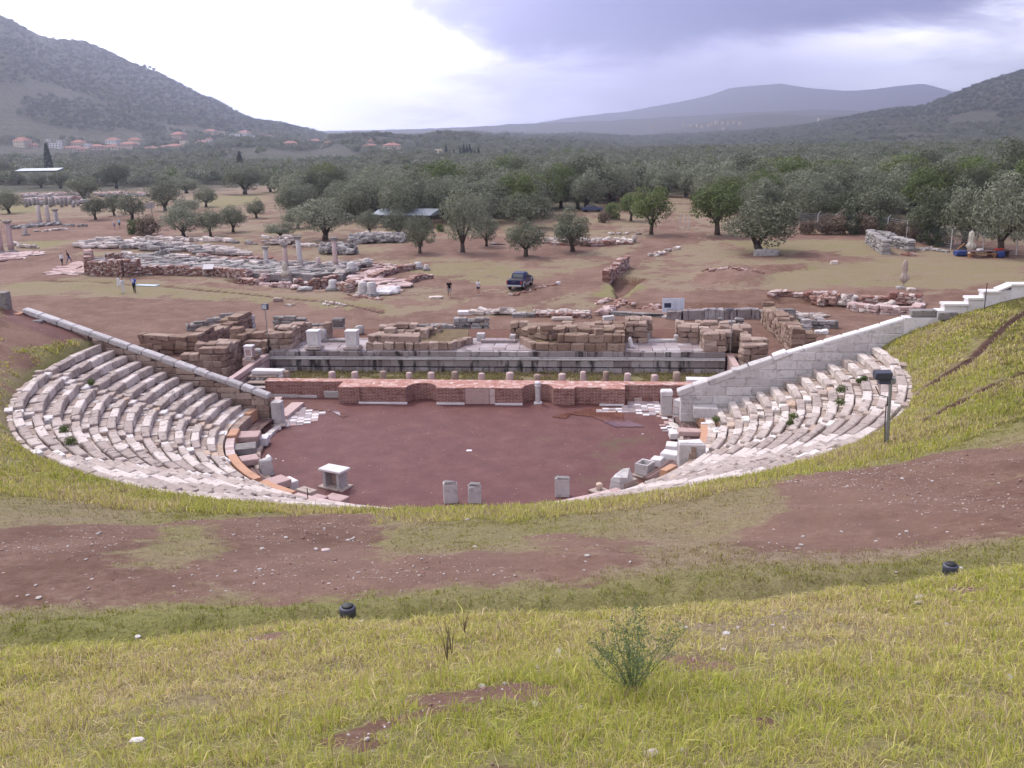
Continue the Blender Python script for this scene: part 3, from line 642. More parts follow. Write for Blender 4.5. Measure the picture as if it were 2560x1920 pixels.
# packed earth base under the seats
bv = []; bf = []; angs = np.radians(np.linspace(-186, 6, 97)); 
prof = [(12.6, -.3), (13.6, -.3), (13.7, .95)] + [p for k in range(12) for p in ((RK[k] + .12, ZK[k] - .45), (RK[k] + .62, ZK[k] - .28))] + [(22.75, 4.6), (22.8, 3)]
for a in angs:
    for r, z in prof: bv.append((CU + r * math.cos(a), r * math.sin(a), z))
npf = len(prof)
for i in range(len(angs) - 1):
    for j in range(npf - 1): q = i * npf + j; bf.append((q, q + 1, q + 1 + npf, q + npf))
earth = plain('seat_bed_earth', (.16, .085, .065), .95, var=.4, spec=.1, scale=3)
fin(MB().add(bv, bf), 'seat_bed', earth, parent=seating)

# front ring: kerb of poros and new orange stone, plank footboards, radial slabs
kerb = tempty('orchestra_kerb', 0, 0, 0, 'low curved kerb below the seats, part new orange blocks, part old stone', 'kerb')
def arc_ring(name, r0, r1, a0, a1, z0, z1, mat, par, bl=1.1, c=(0, 0), step=None, lab=None):
    mb = MB(); a = a0
    while a < a1 - .2:
        b = min(a1, a + math.degrees(bl * rng.uniform(.75, 1.25) / r0)); n = max(1, int((b - a) / 3)); 
        # smooth curved block
        vs = []; fs = []; A_ = np.radians(np.linspace(a + .05, b - .05, n + 1))
        for t in A_:
            cx, sy = math.cos(t), math.sin(t)
            for r, z in ((r0, z0), (r1, z0), (r1, z1 - .02), (r1 - .02, z1), (r0 + .02, z1), (r0, z1 - .02)): vs.append((c[0] + r * cx, c[1] + r * sy, z))
        for i in range(n):
            for j in range(6): fs.append((i * 6 + j, i * 6 + (j + 1) % 6, i * 6 + 6 + (j + 1) % 6, i * 6 + 6 + j)[::-1])
        fs.append(tuple(range(6))); fs.append(tuple(n * 6 + j for j in range(6))[::-1]); mb.add(vs, fs); a = b
    o = fin(mb, name, mat, parent=par)
    if lab: o['label'] = lab
    return o
arc_ring('kerb_block', 12.72, 13.16, -151.5, -133, .1, 1.0, M['orange'], kerb, 1.9, lab='smooth new orange kerb block')
arc_ring('kerb_block', 12.72, 13.14, -131, -120.5, .1, 1.0, M['orange'], kerb, 2.4, lab='smooth new orange kerb block')
arc_ring('kerb_block', 12.70, 13.2, -171, -165.5, .1, 1.02, M['orange'], kerb, 1.4, lab='smooth new orange kerb block')
arc_ring('kerb_block', 12.74, 13.2, -164.8, -152, .1, .93, M['rosy'], kerb, .55)
arc_ring('kerb_block', 12.95, 13.4, -187.5, -183, .1, 1.05, M['orange'], kerb, .9, lab='smooth new orange kerb block')
arc_ring('kerb_block', 12.85, 13.3, -182.8, -172, .1, .95, M['poros'], kerb, .6)
arc_ring('kerb_block', 12.72, 13.16, -120, -84, .1, .95, M['rosy'], kerb, 1.2)
arc_ring('kerb_block', 12.72, 13.16, -84, -50, .1, .95, M['rosy'], kerb, 1.2)
arc_ring('kerb_block', 12.72, 13.10, -36, -31.5, .1, 1.0, M['orange'], kerb, 2.4, lab='smooth new orange kerb block')
arc_ring('kerb_block', 12.95, 13.42, -17, -1.5, .1, 1.0, M['orange'], kerb, 3.2, lab='smooth new orange kerb block')
arc_ring('kerb_block', 13.05, 13.5, 3, 9, .1, 1.0, M['orange'], kerb, .5, lab='smooth new orange kerb block')
arc_ring('kerb_block', 13.0, 13.5, -1.2, 0, .1, 1.03, M['newmarble'], kerb, .5)
arc_ring('kerb_block', 13.3, 13.75, -187.8, 8.5, .2, 1.02, M['foot'], kerb, .6)
arc_ring('kerb_block', 11.45, 11.85, -187, -60, -.1, .10, M['foot'], kerb, .7)
arc_ring('kerb_block', 11.75, 12.2, -60, 14, -.1, .12, M['foot'], kerb, .6)
def planks(a0, a1, r0, r1, z, label):
    t = tempty('plank_platform', ((r0 + r1) / 2) * math.cos(math.radians((a0 + a1) / 2)), ((r0 + r1) / 2) * math.sin(math.radians((a0 + a1) / 2)), 0, label, 'wooden platform', 'plank walkways at the foot of the seats')
    o = uv(np.array(t.location)); n = max(2, int((a1 - a0) / 6)); mb = MB(); da = (a1 - a0) / n
    for i in range(n):
        for q in range(5):
            w_ = (r1 - r0) / 5; pblock(mb, r0 + q * w_ + .012, r0 + (q + 1) * w_ - .012, a0 + i * da + .05, a0 + (i + 1) * da - .05, z - .04, z, .006, .002)
    for i in range(n + 1):
        pblock(mb, r0 + .03, r1 - .03, a0 + i * da - .2, a0 + i * da + .2, z - .16, z - .042, .006, .002)
    mb.v = [a - o for a in mb.v]; mb.build('planks', M['wood'], t)
    mb = MB()
    for i in range(n + 1):
        for rr2 in (r0 + .1, r1 - .1): pblock(mb, rr2 - .05, rr2 + .05, a0 + i * da - .2, a0 + i * da + .2, .0, z - .16, .006, .002)
    mb.v = [a - o for a in mb.v]; mb.build('trestle', M['wood'], t)
planks(-187.5, -174, 11.95, 12.75, .45, 'brown plank platform beside the grey pier below the left seats')
planks(-165.5, -160.5, 11.75, 12.7, .42, 'short plank platform between a pink slab and a grey slab, left side')
planks(-157.5, -153, 11.8, 12.7, .40, 'short plank platform between the grey slab and the pale pink slab left')
planks(-148, -136.5, 11.95, 12.7, .42, 'long curved plank platform beside the orange kerb on the left')
planks(-129, -122, 11.95, 12.7, .40, 'plank platform behind the stone table, under the kerb')
planks(-8, 13, 12.0, 12.95, .48, 'broad brown plank platform beside the right pillar')
planks(-18, -5.2, 12.0, 12.9, .42, 'plank platform between the rosy slab and the tall grey block')
planks(-36, -22, 11.75, 12.6, .42, 'plank platform running behind the hollowed stone box')

BK = {}
def block(name, u, v, z0, size, ang, mat, label, cat='stone block', group=None, ch=.03, jit=.012, tilt=0.):
    mb = MB().add(*cbox((0, 0, size[2] / 2), size, 0, ch, jit, tilt))
    o = mb.build(name, mat, None, loc=tuple(T(u, v, z0)), rz=ROT + math.radians(ang)); return tag(o, label, cat, group)
def rblock(name, r0, r1, a0, a1, z0, z1, mat, label, cat='stone block', group=None, jit=.012):
    a = (a0 + a1) / 2; rm = (r0 + r1) / 2; c = math.radians(a)
    return block(name, rm * math.cos(c), rm * math.sin(c), z0, (rm * math.radians(abs(a1 - a0)), r1 - r0, z1 - z0), a - 90, mat, label, cat, group, .03, jit)
GS = 'marble slabs and seats at the edge of the orchestra'
rblock('marble_slab', 11.58, 12.7, -171.8, -166.8, .46, .80, M['rosy'], 'pale pink slab above planks, nearest the left orange block', group=GS)
rblock('slab_support', 11.6, 11.95, -171.5, -167, 0, .455, M['grey'], 'dark support stone under the pale pink slab nearest the left orange block', group=GS)
rblock('marble_block', 11.2, 11.66, -173.6, -169.6, 0, .47, M['newmarble'], 'small clean white block at the left edge of the orchestra', group=GS)
rblock('marble_slab', 11.62, 12.75, -163., -158, .40, .74, M['grey'], 'mottled grey slab between two plank platforms on the left', group=GS)
rblock('marble_slab', 11.7, 12.6, -152.2, -148.2, .46, .8, M['rosy'], 'pale pink slab touching the white broken throne', group=GS)
rblock('marble_slab', 11.6, 12.66, -133.9, -129.2, .46, .8, M['rosy'], 'wide pink slab behind the orange kerb near the stone table', group=GS)
rblock('marble_block', 11.05, 11.55, -135.2, -130.7, 0, .5, M['newmarble'], 'white block adjoining the wide pink slab near the stone table', group=GS)
rblock('marble_block', 11.45, 11.98, -125.2, -120.5, 0, .62, M['foot'], 'rough pale block between two plank gaps, nearest the metal rod', group=GS)
rblock('marble_slab', 11.1, 11.75, -117.3, -112, .2, .52, M['rosy'], 'pink slab beside the grass edge at lower left of the orchestra', group=GS)
rblock('marble_block', 11.75, 12.4, -119, -115.5, .2, .62, M['rosy'], 'pink block touching the lowest pink slab at lower left', group=GS)
rblock('marble_block', 11.75, 13.05, -4.6, -1.4, .5, .80, M['rosy'], 'long rosy slab crossing the plank platform on the right', group=GS)
rblock('marble_block', 11.32, 11.78, -.2, 3.6, 0, .36, M['newmarble'], 'small clean white block at the right edge of the orchestra', group=GS)
rblock('marble_block', 11.15, 11.75, -11.5, -7.5, 0, .4, M['newmarble'], 'white block half hidden behind the tall grey block', group=GS)
rblock('marble_block', 11.2, 12.1, -19.9, -16.2, .0, .52, M['newmarble'], 'stepped white block in front of the tall grey block', group=GS)
rblock('marble_block', 10.9, 11.5, -23.3, -20.2, .0, .40, M['newmarble'], 'low white block left of the stepped white block', group=GS)
rblock('marble_block', 11.2, 11.7, -42.5, -37.5, .0, .42, M['foot'], 'pale worn block beside the broken grey throne', group=GS)
rblock('marble_block', 10.6, 11.3, -49.5, -45.5, .0, .16, M['foot'], 'low flat plinth under the small round stone', group=GS)
# broken throne (left)
t = tempty('broken_throne', 11.5 * math.cos(math.radians(-146.6)), 11.5 * math.sin(math.radians(-146.6)), 0, 'white broken marble throne with a worn curved side at the left edge', 'stone seat', rz=math.radians(-146.6 - 90))
mb = MB(); mb.add(*cbox((0, 0, .42), (.66, .6, .84), 0, .07, .05)); mb.build('seat', M['greymarble'], t)
MB().add(*cbox((-.05, -.2, .88), (.55, .22, .16), 0, .05, .04)).build('armrest', M['newmarble'], t)
# tall grey pier of the right side
t = tempty('marble_pier', 13.2 * math.cos(math.radians(-25.2)), 13.2 * math.sin(math.radians(-25.2)), .5, 'tall squat grey marble block with a brown repaired patch, standing on the right seats', 'stone block', rz=math.radians(4))
MB().add(*cbox((0, 0, .62), (1.28, .8, 1.24), 0, .05, .02)).build('block', M['greymarble'], t)
MB().add(*cbox((.02, -.405, .75), (.34, .03, .78), .0, .012, .05)).build('patch', M['poros'], t)
MB().add(*cbox((-.05, .06, 1.27), (1.1, .5, .07), 0, .02, .02)).build('chipped_top', M['newmarble'], t)
# hollowed box on a slab
t = tempty('hollow_stone_box', 11.2 * math.cos(math.radians(-30.2)), 11.2 * math.sin(math.radians(-30.2)), 0, 'square hollowed stone box on a slab at the right edge of the orchestra', 'stone box', rz=math.radians(-30.2 + 90))
MB().add(*cbox((.0, 0, .07), (1.15, .95, .14), 0, .03, .01)).build('base_slab', M['foot'], t)
mb = MB()
for c, s in (((-.37, 0, .42), (.10, .72, .54)), ((.37, 0, .42), (.10, .72, .54)), ((0, -.31, .42), (.639, .10, .535)), ((0, .31, .42), (.639, .10, .535)), ((0, 0, .3), (.63, .51, .3))): mb.add(*cbox(c, s, 0, .012, .003))
mb.build('box', M['greymarble'], t)
# broken grey throne + round stone
t = tempty('broken_throne', 11.35 * math.cos(math.radians(-41.6)), 11.35 * math.sin(math.radians(-41.6)), 0, 'jagged broken grey throne at the lower right edge of the orchestra', 'stone seat', rz=math.radians(-41.6 + 90))
MB().add(*cbox((0, 0, .25), (1., .62, .5), 0, .03, .02)).build('base', M['greymarble'], t)
mb = MB(); mb.add([(-.5, -.3, .5), (.5, -.3, .5), (.5, .3, .5), (-.5, .3, .5), (-.46, -.28, .78), (.1, -.26, .62), (.48, -.1, .98), (.45, .3, .84), (-.1, .3, .72), (-.48, .1, .70)], [(0, 1, 6, 5, 4), (1, 2, 7, 6), (2, 3, 9, 8, 7), (3, 0, 4, 9), (4, 5, 8, 9), (5, 6, 7, 8)]); mb.build('broken_back', M['greymarble'], t)
def rock_mesh(seed, size, sub=2, rough=.18):
    bm = bmesh.new(); bmesh.ops.create_icosphere(bm, subdivisions=sub, radius=1); r = np.random.default_rng(seed); off = r.uniform(0, 50, 3); s = r.uniform(.75, 1.2, 3)
    for vtx in bm.verts:
        p = np.array(vtx.co); q = np.clip(p * 1.35, -.95, .95); n_ = float(fbm(np.array([p[0] * 1.7 + off[0]]), np.array([p[1] * 1.7 + p[2] + off[1]]), 3)[0]) - .5
        vtx.co = Vector((q * (1 + rough * 2 * n_)) * s * np.array(size))
    me = bpy.data.meshes.new('stone'); bm.to_mesh(me); bm.free(); return me
def rock(name, p, size, mat, label, cat='stone', group=None, seed=None, rz=0, sub=2):
    me = rock_mesh(seed if seed is not None else rng.integers(1e6), size, sub); me.materials.append(mat); o = link_mesh(name, me, None, tuple(p), rz); return tag(o, label, cat, group)
p = T(10.95 * math.cos(math.radians(-47.4)), 10.95 * math.sin(math.radians(-47.4)), .32); rock('round_stone', p, (.17, .17, .17), M['foot'], 'small round pale stone standing on a low plinth beside the jagged throne')
# stone table
tp = G(829, 1217, 0); tp = np.array([-6.25, -7.35, 0.])
t = empty('stone_table', tuple(tp), math.radians(-28), 'pale marble table on two slab legs standing in the red orchestra', 'table')
MB().add(*cbox((0, 0, .04), (1.50, .92, .08), 0, .015, .006)).build('plinth', M['foot'], t)
MB().add(*cbox((0, 0, .94), (1.36, .86, .13), 0, .03, .006)).build('tabletop', M['newmarble'], t)
for sx in (-.42, .42): MB().add(*cbox((sx, 0, .48), (.20, .66, .79), 0, .02, .006)).build('leg', M['greymarble'], t)
MB().add(*cbox((0, .18, .46), (.64, .16, .72), 0, .02, .006)).build('back_panel', M['rosy'], t)
# three stelae by the grass
for px, py, w_, h_, lab in ((1127, 1256, .66, .98, 'plain grey standing stone, leftmost of three beyond the grass edge'), (1187, 1256, .62, .86, 'grey standing stone with a slanted fracture, middle of three beyond the grass'), (1406, 1240, .70, .92, 'grey standing block with a hollow worn in its top, alone to the right')):
    q = G(px, py, 0)
    t = empty('standing_stone', tuple(q), rng.uniform(-.1, .1), lab, 'standing stone', 'standing stones in the lower orchestra')
    MB().add(*cbox((0, 0, h_ / 2), (w_, .38, h_), 0, .035, .012)).build('shaft', M['greymarble'], t)
    MB().add(*cbox((0.0, .0, h_ + .03), (w_ * .86, .30, .1), 0, .03, .03)).build('worn_top', M['grey'], t)
rock('pale_stone', G(1173, 1127, .0), (.16, .13, .06), M['newmarble'], 'small flat white stone lying near the middle of the orchestra')
for px, py in ((690, 1147), (672, 1150), (708, 1152), (1607, 1085), (640, 1084)): rock('pebble', G(px, py, .01), (.06, .05, .03), M['foot'], 'small pale pebble scattered on the orchestra floor', group='pebbles on the orchestra floor', sub=1)

# ------------------------------------------------------------------ front (analemma) walls with sloping coping
def ana(side):
    """side -1 left, 1 right"""
    if side < 0:
        pts = [(672, 985), (655, 975), (58, 770)]; top = [PV(*p, LV) for p in pts]
    else: pts = [(1693, 975), (1932, 890), (2257, 793)]; top = [PV(*p, LV) for p in pts]
    return top
TL = ana(-1); TRr = ana(1)
lw = tempty('parodos_wall', -12.3, LV, 0, 'long sloping wall with pale coping beside the left seats', 'wall')
o = np.array([-12.3, LV, 0])
mb = MB(); uA, zA = TL[0][0], TL[0][2] - .14; uB, zB = TL[2][0], TL[2][2] - .12
zl = lambda u: zA + (zB - zA) * (u - uA) / (uB - uA)
wall(mb, (uA, LV + .1), (uB, LV + .1), .55, 0, lambda s: zl(uA + s * (uB - uA)) - .12, .40, 1.05, .012)
mb.v = [a - o for a in mb.v]; mb.build('masonry', M['poros'], lw)

def coping(par, o, P0, P1, w_, h_, n, mat, name='coping', jit=.012):
    mb = MB(); P0 = np.array(P0); P1 = np.array(P1); L = np.linalg.norm(P1 - P0); sl = math.atan2(P1[2] - P0[2], abs(P1[0] - P0[0])); sg_ = 1 if P1[0] > P0[0] else -1
    e = np.cumsum([0] + list(rng.uniform(.7, 1.3, n))); e /= e[-1]
    for a, b in zip(e[:-1], e[1:]):
        P, F_ = cbox((0, 0, 0), (L * (b - a) - .015, w_, h_), 0, .05, jit)
        P = P @ np.array(Matrix.Rotation(-sg_ * sl, 3, 'Y')).T; c = P0 + (P1 - P0) * (a + b) / 2 + np.array([0, 0, -h_ / 2]) + np.array([0, rng.normal(0, .01), rng.normal(0, .008)])
        mb.add(P + c - o, F_)
    return mb.build(name, mat, par)
coping(lw, o, (uA, LV + .1, zl(uA) + .14), (uB, LV + .1, zl(uB) + .14), .62, .30, 15, M['greymarble'])
block('marble_pier', *PG(*cA(1780, 1390), 0)[:2] * 0 + np.array([-11.75, LV + .0]), 0, (.62, .62, 1.42), 0, M['greymarble'], 'grey upright pier at the foot of the left sloping wall', 'stone pier')
block('marble_plinth', -11.62, LV - .35, 0, (.9, .5, .12), 0, M['foot'], 'flat plinth stone at the foot of the left grey pier', 'stone block')
rw = tempty('parodos_wall', 12.6, LV, 0, 'long sloping wall of grey and white marble beside the right seats', 'wall'); o = np.array([12.6, LV, 0])
uA2, zA2 = TRr[0][0], TRr[0][2]; uM, zM = TRr[1][0], TRr[1][2]; uB2, zB2 = TRr[2][0], TRr[2][2]
zr = lambda u: np.interp(u, [uA2, uM, uB2], [zA2, zM, zB2])
mb = MB(); wall(mb, (uA2 + .2, LV), (uB2, LV), .7, 0, lambda s: zr(uA2 + .2 + s * (uB2 - uA2 - .2)) - .24, .52, 1.3, .006, .03, .035)
mb.v = [a - o for a in mb.v]; mb.build('masonry', M['greymarble'], rw)
def slopecore(par, o, P, t_, mat):
    v = [(u, LV + s * t_ / 2, z) for s in (-1, 1) for u, z in P]; n = len(P); v = np.array(v) - o
    o_ = MB().add(v, [tuple(range(n)), tuple(range(n, 2 * n))[::-1]] + [(i, n + i, n + (i + 1) % n, (i + 1) % n) for i in range(n)]).build('core', mat, par); bm = bmesh.new(); bm.from_mesh(o_.data); bmesh.ops.recalc_face_normals(bm, faces=bm.faces); bm.to_mesh(o_.data); bm.free()
slopecore(rw, o, [(uA2 + .2, 0), (uB2, 0), (uB2, zr(uB2) - .1), (uM, zr(uM) - .2), (uA2 + .2, zr(uA2) - .2)], .63, M['greymarble'])
coping(rw, o, (uA2, LV, zA2), (uM, LV, zM), .72, .34, 5, M['greymarble'])
lb = coping(rw, o, (uM, LV, zM + .08), (uM + .75, LV, zM + .36), .78, .3, 1, M['newmarble'], 'loose_coping')
coping(rw, o, (uM + .5, LV, zr(uM + .5) + .02), (uB2, LV, zB2), .6, .2, 6, M['newmarble'], 'new_coping', .003)
mb = MB()   # new marble beyond the seats, stepping up the hill
for a_, b_, zt in ((uB2, 25.6, 6.55), (25.6, 26.75, 6.95), (25.95, 27.15, 7.22), (27.15, 27.9, 7.55), (27.9, 28.75, 7.9), (29.3, 33.5, 8.28)):
    mb.add(*cbox(((a_ + b_) / 2, LV, (zt + 3.2) / 2), (b_ - a_ - .006, .7 - .02 * (zt > 7), zt - 3.2), 0, .012, .002))
mb.add(*cbox((29.0, LV, 5.6), (.6, .66, 4.9), 0, .012, .002)); mb.v = [a - o for a in mb.v]; mb.build('new_wall', M['newmarble'], rw)
mb = MB()
for a_, b_, zt in ((25.9, 27.2, 7.28), (27.1, 27.95, 7.61), (27.85, 28.8, 7.96), (29.25, 33.5, 8.34)): mb.add(*cbox(((a_ + b_) / 2, LV - .01, zt - .02), (b_ - a_, .8, .12), 0, .012, .001))
P, F_ = cbox((0, 0, 0), (.75, .8, .1), 0, .01, .001); P = P @ np.array(Matrix.Rotation(-.42, 3, 'Y')).T; mb.add(P + np.array([29.0, LV, 8.17]), F_)
mb.v = [a - o for a in mb.v]; mb.build('new_cap', M['newmarble'], rw)
MB().add(*cbox((22.9 - 12.6, -.33, 4.75), (.8, .08, .26), 0, .01, .01)).build('drain_gap', M['grey'], rw)['label'] = 'dark gap with rough stone low in the white wall'
block('grey_block', 24.95, LV, 6.58, (1.35, .62, .36), 0, M['grey'], 'dark weathered block lying on the white wall where it levels off')
block('grey_block', 26.15, LV - .36, 6.45, (.95, .3, .4), 0, M['grey'], 'dark weathered block set against the first white step of the right wall')
t = tempty('marble_pier', 11.42, 4.62, 0, 'pale pillar with a chipped white cap at the foot of the right wall', 'stone pier')
MB().add(*cbox((0, 0, .62), (.66, .6, 1.24), 0, .03, .01)).build('shaft', M['greymarble'], t); MB().add(*cbox((0, 0, 1.41), (.72, .66, .33), 0, .06, .012)).build('cap', M['newmarble'], t); MB().add(*cbox((0, 0, .06), (.8, .75, .12), 0, .03, .01)).build('foot', M['foot'], t)
# step block behind the pillar, start of the right wall
block('marble_block', 13.35, LV - .75, .95, (1.35, .85, .62), 0, M['greymarble'], 'square grey marble block at the lower end of the right seats')
mb = MB(); wall(mb, (11.9, 3.6), (13.0, 2.3), .5, 0, lambda s: 1.05 + .7 * s, .45, .8, .01); tag(fin(mb, 'short_wall', M['greymarble'], (12.4, 3, 0)), 'short marble wall joining the right pillar to the sloping wall', 'wall')
# left end: stone block on orange base beside the frame edge
q = PV(0, 730, LV)
block('stone_pier', -28.35, LV, 6.75, (1.5, .55, 1.3), 0, M['grey'], 'grey standing slab on an orange base at the far left edge', 'stone pier')
block('orange_plinth', -27.9, LV - .1, 6.2, (2.3, .8, .62), 0, M['orange'], 'orange stone base carrying the grey slab at the far left')
block('grey_block', -26.2, LV - .55, 6.2, (1.6, .5, .25), 8, M['grey'], 'flat grey stone lying below the upper end of the left sloping wall')
# houses of the village: pixel x, base y, width, height, wall, label
HS = [(58, 365, 34, 24, 0, 'cream house with a stacked red roof, leftmost of the village'), (84, 366, 22, 10, 2, 'low pink house right of the leftmost village house'), (141, 367, 28, 12, 1, 'white flat block left of the village centre', None), (149, 355, 12, 6, 1, 'tiny white house above the white flat block', None), (120, 352, 12, 6, 1, 'tiny white house at the upper left of the village', None),
      (198, 364, 28, 16, 2, 'house with a wide red roof above the village centre'), (216, 366, 22, 9, 1, 'white low house touching the wide red roof', None), (180, 372, 32, 9, 2, 'long pink low house in the village front row'), (207, 375, 26, 9, 2, 'small pink house below the wide red roof'), (244, 372, 32, 14, 2, 'red roofed house right of the village centre'),
      (283, 357, 28, 15, 1, 'white house with a red roof on the upper row'), (279, 371, 32, 12, 0, 'pinkish wide house in the middle of the front row'), (323, 367, 34, 14, 2, 'house with a low red roof beside the yellow one'), (338, 357, 27, 15, 0, 'yellow house with a bright red roof'), (378, 373, 30, 9, 2, 'low red roof among the trees right of the yellow house'), (409, 370, 14, 9, 0, 'small dark house between two red roofs'), (437, 369, 36, 12, 2, 'broad red roof left of the small cream block'), (462, 362, 18, 12, 0, 'small cream block below the twin roofs', None), (448, 346, 30, 18, 2, 'tall house with twin red roofs'), (506, 357, 24, 9, 2, 'red roof left of the highest white houses'), (524, 351, 15, 8, 1, 'small house with a red gable in the upper row'),
      (527, 333, 26, 12, 2, 'house with a pale wall, highest on the slope'), (553, 334, 20, 9, 0, 'grey cream block high on the slope', None), (588, 342, 22, 10, 1, 'bright white house on the slope', None), (612, 337, 26, 13, 1, 'white house with a red gable on the slope'), (625, 343, 22, 6, 1, 'long white low house below the red gable', None), (655, 343, 16, 12, 2, 'pink house right of the white group'), (674, 345, 18, 10, 1, 'last white house with red roof of the upper group'), (726, 362, 32, 12, 2, 'red roof half in the trees right of the village'), (781, 356, 36, 10, 2, 'long red roof on the shoulder of the hill'), (791, 354, 14, 9, 1, 'small bright gable beside the long red roof'), (822, 357, 18, 7, 2, 'small red roof at the right end of the village'), (925, 365, 30, 7, 2, 'low red roof left of the isolated house'), (927, 355, 12, 8, 2, 'small roof above the low red roof'), (980, 370, 38, 15, 0, 'isolated cream house with a broad red roof')]
CYP4 = [GP(850 + x / 2.572, 300 + y / 2.572, 3300.) for x, y in ((683, 240), (735, 255), (775, 262), (797, 268), (818, 266), (836, 264), (850, 264), (868, 262), (892, 278))]
HPOS = [(q, 9) for q in CYP4] + [(GP(h[0], h[1] + 3, 3300.), h[2]) for h in HS + [(1097, 396, 20)]]
# ------------------------------------------------------------------ brick stage front
st = tempty('brick_stage_wall', 0, 6.5, 0, 'low red brick wall with two curved niches across the back of the orchestra', 'wall'); so = np.array([0, 6.5, 0])
HB = 1.04
def arcn(u0, u1, dep, n=12):
    c = (u0 + u1) / 2; h = (u1 - u0) / 2; return [(c - h * math.cos(math.pi * i / n), 6.5 + dep * math.sin(math.pi * i / n)) for i in range(n + 1)]
front = [(-14.56, 7.85), (-9.27, 7.85), (-9.27, 6.5), (-7.88, 6.5), (-7.88, 6.62), (-6.22, 6.62), (-6.22, 6.5)] + arcn(-4.86, -2.9, 1.15) + [(-1.08, 6.5), (-1.08, 6.56), (.84, 6.56), (.84, 6.5)] + arcn(2.58, 4.52, 1.15) + [(5.86, 6.5), (5.86, 6.82), (7.56, 6.82), (7.56, 6.5), (9.0, 6.5), (9.0, 7.5), (14.1, 7.5)]
back = [(14.1, 8.25), (-14.56, 8.6)]
poly = front + back; nP = len(poly)
vs = [(x, y - 6.5, 0) for x, y in poly] + [(x, y - 6.5, HB) for x, y in poly]
me = bpy.data.meshes.new('brickwork'); me.from_pydata(vs, [], [(i, (i + 1) % nP, nP + (i + 1) % nP, nP + i) for i in range(nP)]); me.materials.append(M['brick'])
at_ = me.attributes.new('wall', 'FLOAT_VECTOR', 'CORNER'); run = [0]
for i in range(nP): run.append(run[-1] + math.dist(poly[i], poly[(i + 1) % nP]))
vals = []
for i in range(nP): vals += [(run[i], 0, 0), (run[i + 1], 0, 0), (run[i + 1], HB, 0), (run[i], HB, 0)]
at_.data.foreach_set('vector', np.array(vals, np.float32).ravel()); link_mesh('brickwork', me, st)
bm = bmesh.new(); fv = [bm.verts.new((x, y - 6.5, HB)) for x, y in poly]; fc = bm.faces.new(fv); r_ = bmesh.ops.extrude_face_region(bm, geom=[fc])
for v_ in r_['geom']:
    if isinstance(v_, bmesh.types.BMVert): v_.co.z += .05
bmesh.ops.recalc_face_normals(bm, faces=bm.faces); bmesh.ops.triangulate(bm, faces=[f for f in bm.faces if len(f.verts) > 4]); me = bpy.data.meshes.new('coping'); bm.to_mesh(me); bm.free(); me.materials.append(M['bricktop']); link_mesh('coping', me, st)
def sp(mb): mb.v = [a - so for a in mb.v]; return mb
for u0, u1, lab in ((-7.96, -4.8, None), (-2.9, -1.1, None), (.84, 2.58, None), (7.42, 8.92, None)):
    sp(MB().add(*cbox(((u0 + u1) / 2, 6.44, .05), (u1 - u0, .14, .12), 0, .012, .004))).build('plinth_strip', M['newmarble'], st)
mb = MB(); mb.add(*cbox((-.3, 6.535, .51), (1.52, .05, .98), 0, .01, .002)); mb.add(*cbox((.66, 6.53, .51), (.34, .06, .98), 0, .01, .002)); sp(mb).build('marble_facing', M['rosy'], st)
mb = MB()
for u0, u1, h_ in ((-14.3, -12.4, .16), (-12.4, -11.1, .12)): mb.add(*cbox(((u0 + u1) / 2, 7.8, h_ / 2), (u1 - u0, .16, h_ * 1.2), 0, .01, .01))
mb.add(*cbox((-9.95, 7.8, .2), (1.3, .14, .42), 0, .03, .02)); sp(mb).build('lower_facing', M['greymarble'], st)
mb = MB()
for i in range(9): mb.add(*cbox((9.3 + i * .55, 7.44 + rng.normal(0, .02), .1 + rng.uniform(0, .05)), (.5, .14, .2 + rng.uniform(0, .1)), 0, .03, .02))
sp(mb).build('lower_facing', M['rubble'], st)
# little column in the right niche
q = PG(*cD(325, 1355), 0)
t = tempty('small_column', q[0], q[1] + .1, 0, 'slim grey octagonal column with round white capital in front of the right niche', 'column')
mb = MB(); mb.add(*cbox((0, 0, .04), (.5, .46, .09), 0, .01, .003)); mb.build('base', M['newmarble'], t)
v_, f_ = lathe([(.17, .085), (.165, .15), (.155, 1.02), (.17, 1.1)], 8); MB().add(v_, f_).build('shaft', M['greymarble'], t)
v_, f_ = lathe([(.12, 1.10), (.2, 1.14), (.2, 1.2), (.14, 1.22), (.2, 1.28), (.21, 1.36), (.16, 1.42), (.05, 1.44)], 16); MB().add(v_, f_).build('capital', M['newmarble'], t, True)
# ------------------------------------------------------------------ podium
pod = tempty('stage_podium', 0, 14.6, 0, 'long stained grey stone podium behind the brick wall, ruins standing on it', 'podium'); po = np.array([0, 14.6, 0]); 
def pp(mb): mb.v = [a - po for a in mb.v]; return mb
mb = MB(); uL, uR = -16.6, 16.15
wall(mb, (uL, 14.9), (uR, 14.9), .6, -.1, .40, .45, .75, .01, .02, .02); wall(mb, (uL, 14.86), (uR, 14.86), .55, .40, .90, .48, 1.25, .004, .012, .015)
pp(mb).build('facing', M['podium'], pod)
mb = MB(); wall(mb, (uL, 14.78), (uR, 14.78), .6, .90, 1.02, .11, 1.6, .003, .004, .02); wall(mb, (uL, 14.86), (uR, 14.86), .55, 1.02, 1.12, .1, 1.6, .003, .004, .02); pp(mb).build('moulding', M['greymarble'], pod)
mb = MB(); wall(mb, (uL, 14.92), (uR, 14.92), .55, 1.13, 1.52, .38, 1.3, .01, .01, .02); pp(mb).build('top_course', M['podium'], pod)
mb = MB(); mb.add(*prism([(uL + .01, 15.1), (uR - .01, 15.1), (uR - .01, 22.6), (uL + .01, 22.6)], -.1, 1.46)); pp(mb).build('fill', earth, pod)
mb = MB()
